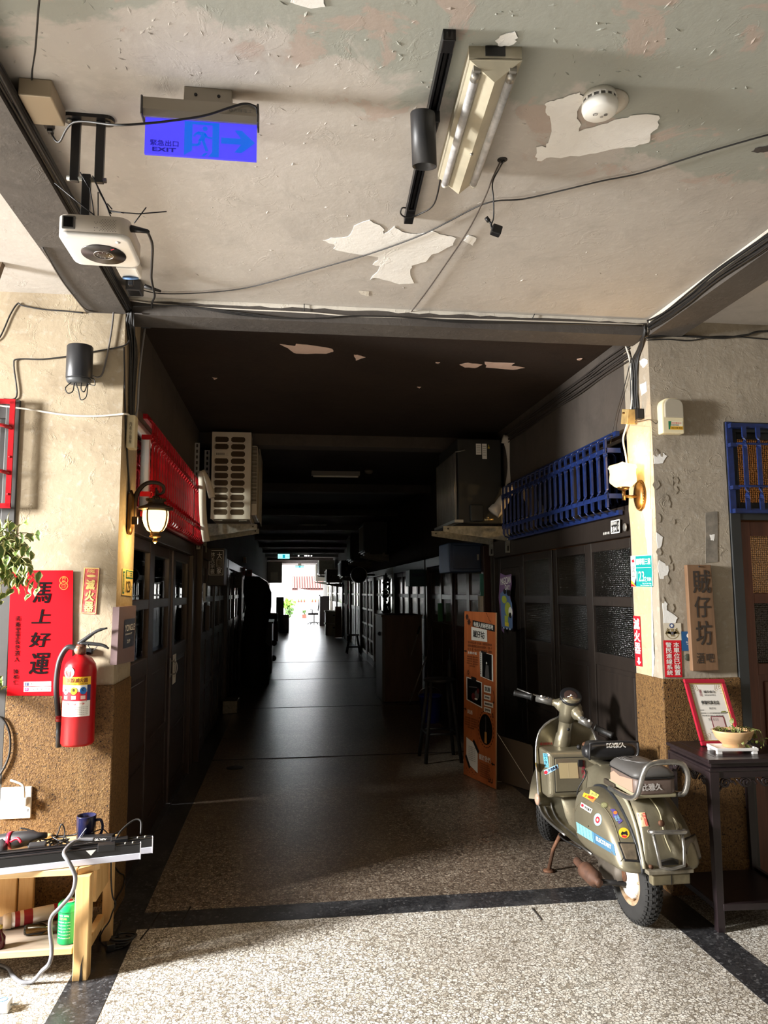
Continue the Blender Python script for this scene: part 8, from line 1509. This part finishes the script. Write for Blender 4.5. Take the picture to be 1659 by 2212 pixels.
f = PFace(((1336, 1787), (1359, 1789), (1337, 1810))); f.disc(.5, .5, .5, SYEL, 0, ry=.5); f.poly([(.22, .74), (.78, .74), (.68, .95), (.32, .95)], SRED, 1); f.poly([(.22, .55), (.3, .38), (.42, .42), (.6, .40), (.7, .28), (.8, .42), (.78, .62), (.5, .66), (.3, .62)], INK, 2); f.disc(.28, .64, .09, INK, 3); f.disc(.74, .64, .09, INK, 3); f.done(cl)
f = PFace(((1375, 1756), (1393, 1755), (1383, 1786))); f.poly([(0, 0), (1, 0), (1, 1), (0, 1)], SPNK); f.poly([(.68, .05), (.97, .05), (.97, .95), (.68, .95)], SRED, 1); f.txt('日卡', .15, .1, .6, .55, DGREY, 1, vert=True); f.txt('一杯一杯慢慢喝', .74, .1, .9, .9, SPNK, 2, vert=True); f.done(sc)
f = PFace(((1173, 1627), (1182, 1628), (1175, 1657))); f.poly([(0, 0), (1, 0), (1.2, 1), (.2, 1)], M('sticker_teal', (96, 170, 196), .4)); f.txt('眾人會記', .2, .05, .95, .95, INK, 1, vert=True); f.done(sc)
f = PFace(((1175, 1664), (1204, 1652), (1178, 1674))); f.poly([(0, .0), (1, -.1), (1, .7), (.25, 1), (0, 1)], SBLU); f.disc(.1, .55, .12, SRED, 1); f.txt('沙沙最美', .25, .05, .95, .75, NAVY, 1, .03); f.done(sc)
f = PFace(((1206, 1648), (1247, 1647), (1208, 1682))); f.poly([(0, 0), (1, 0), (1.02, 1), (.03, 1)], TAPE); f.poly([(.48, .05), (.5, .05), (.52, .95), (.5, .95)], M('tape_line', (196, 182, 146), .5), 1); f.done(sc)
f = PFace(((1254, 1640), (1264, 1642), (1256, 1682))); f.txt('老實的人', .1, 0, .9, 1, M('sticker_wine', (150, 40, 60), .5), 0, .015, vert=True); f.done(sc)
f = PFace(((1166, 1604), (1194, 1603), (1166, 1610))); f.txt('沒法度的人', .0, 0, 1, 1, SRED, 0, .01); f.done(sc)
f = PFace(((1156, 1647), (1160, 1648), (1159, 1681))); f.poly([(0, 0), (1, 0), (1, .6), (0, .6)], SYEL); f.poly([(0, .6), (1, .6), (1, 1), (0, 1)], SMAG); f.done(sc)
f = PFace(((1308, 1602), (1352, 1601), (1308, 1616))); f.txt('比雅久', .0, .0, 1, 1, WHITE, 0, .035, shear=-.2); f.done(sc)
f = PFace(((1386, 1693), (1431, 1691), (1386, 1709))); f.txt('比雅久', .0, .0, 1, 1, M('print_silver', (206, 200, 196), .4), 0, .035, shear=-.2); f.done(sc)
f = PFace(((1452, 1765), (1475, 1775), (1458, 1810))); bvs.append(BVHTree.FromPolygons([(o_) for o_ in [tuple(cr_.matrix_world @ v.co + sc.location + cr_.location) for v in cr_.data.vertices]], [tuple(p.vertices) for p in cr_.data.polygons])); f.poly([(0, 0), (.8, .2), (1, .9), (.4, 1)], M('worn_patch', (160, 152, 128), .5)); f.disc(.6, .6, .3, M('worn_dark', (96, 88, 70), .5), 1, ry=.2); f.done(cr_)
# ---------------------------------------------------------------- seen through the left shop doors
REDC = M('cloth_red', (176, 30, 50), .8, bump=.3, bscale=20); CLW = M('cloth_pale', (206, 196, 186), .8, bump=.3, bscale=20)
def hanging_cloth(label, x, y, w, z0, z1, mat):
    rows = [[V((x + .03 * math.sin(k * 1.7 + z * 3), y + w * (k / 10 - .5) * (1 + .15 * (z1 - z)), z)) for k in range(11)] for z in [z0 + (z1 - z0) * i / 8 for i in range(9)]]
    t = thing('hanging_cloth', label, 'cloth', (x, y, z1)); obj('cloth', MB().grid(rows).grid([[p + V((-.008, 0, 0)) for p in reversed(r)] for r in rows]), mat, t); obj('hanger', MB().tube([V((x, y - w * .45, z1)), V((x, y, z1 + .07)), V((x, y + w * .45, z1))], .006, 5).cyl((x, y, z1 + .07), (x, y, z1 + .2), .004, 6), GALV, t)
hanging_cloth('crimson cloth hanging inside the shop behind the middle glass door', -1.12, 5.28, .3, .8, 1.5, REDC)
hanging_cloth('pale cloth hanging inside the shop next to the crimson one', -1.12, 5.56, .2, .8, 1.72, CLW)
hanging_cloth('pale cloth hanging inside the shop behind the far glass door', -1.12, 6.15, .3, .8, 1.62, CLW)
t = thing('clothes_rail', 'steel clothes rail inside the left shop', 'rail', (-1.12, 5.6, 1.8)); obj('rail', MB().cyl((-1.12, 4.9, 1.82), (-1.12, 6.5, 1.82), .012, 8), GALV, t)
for y in (4.95, 6.45): obj('post', MB().cyl((-1.12, y, 0), (-1.12, y, 1.82), .012, 8), GALV, t)
p = one('shop_poster', MB().bb(-1.06, -1.055, 6.2, 6.5, 1.14, 1.44), M('poster_ochre', (196, 170, 110), .6), 'ochre poster with a red emblem inside the far glass door', 'poster'); f = Face((-1.054, 6.2, 1.44), (-1.054, 6.5, 1.44), (-1.054, 6.2, 1.14)); f.n = V((1, 0, 0)); f.disc(.5, .35, .25, RED, ring=.6); f.txt('小吃', .35, .6, .65, .9, DGREY, vert=True); f.done(p)
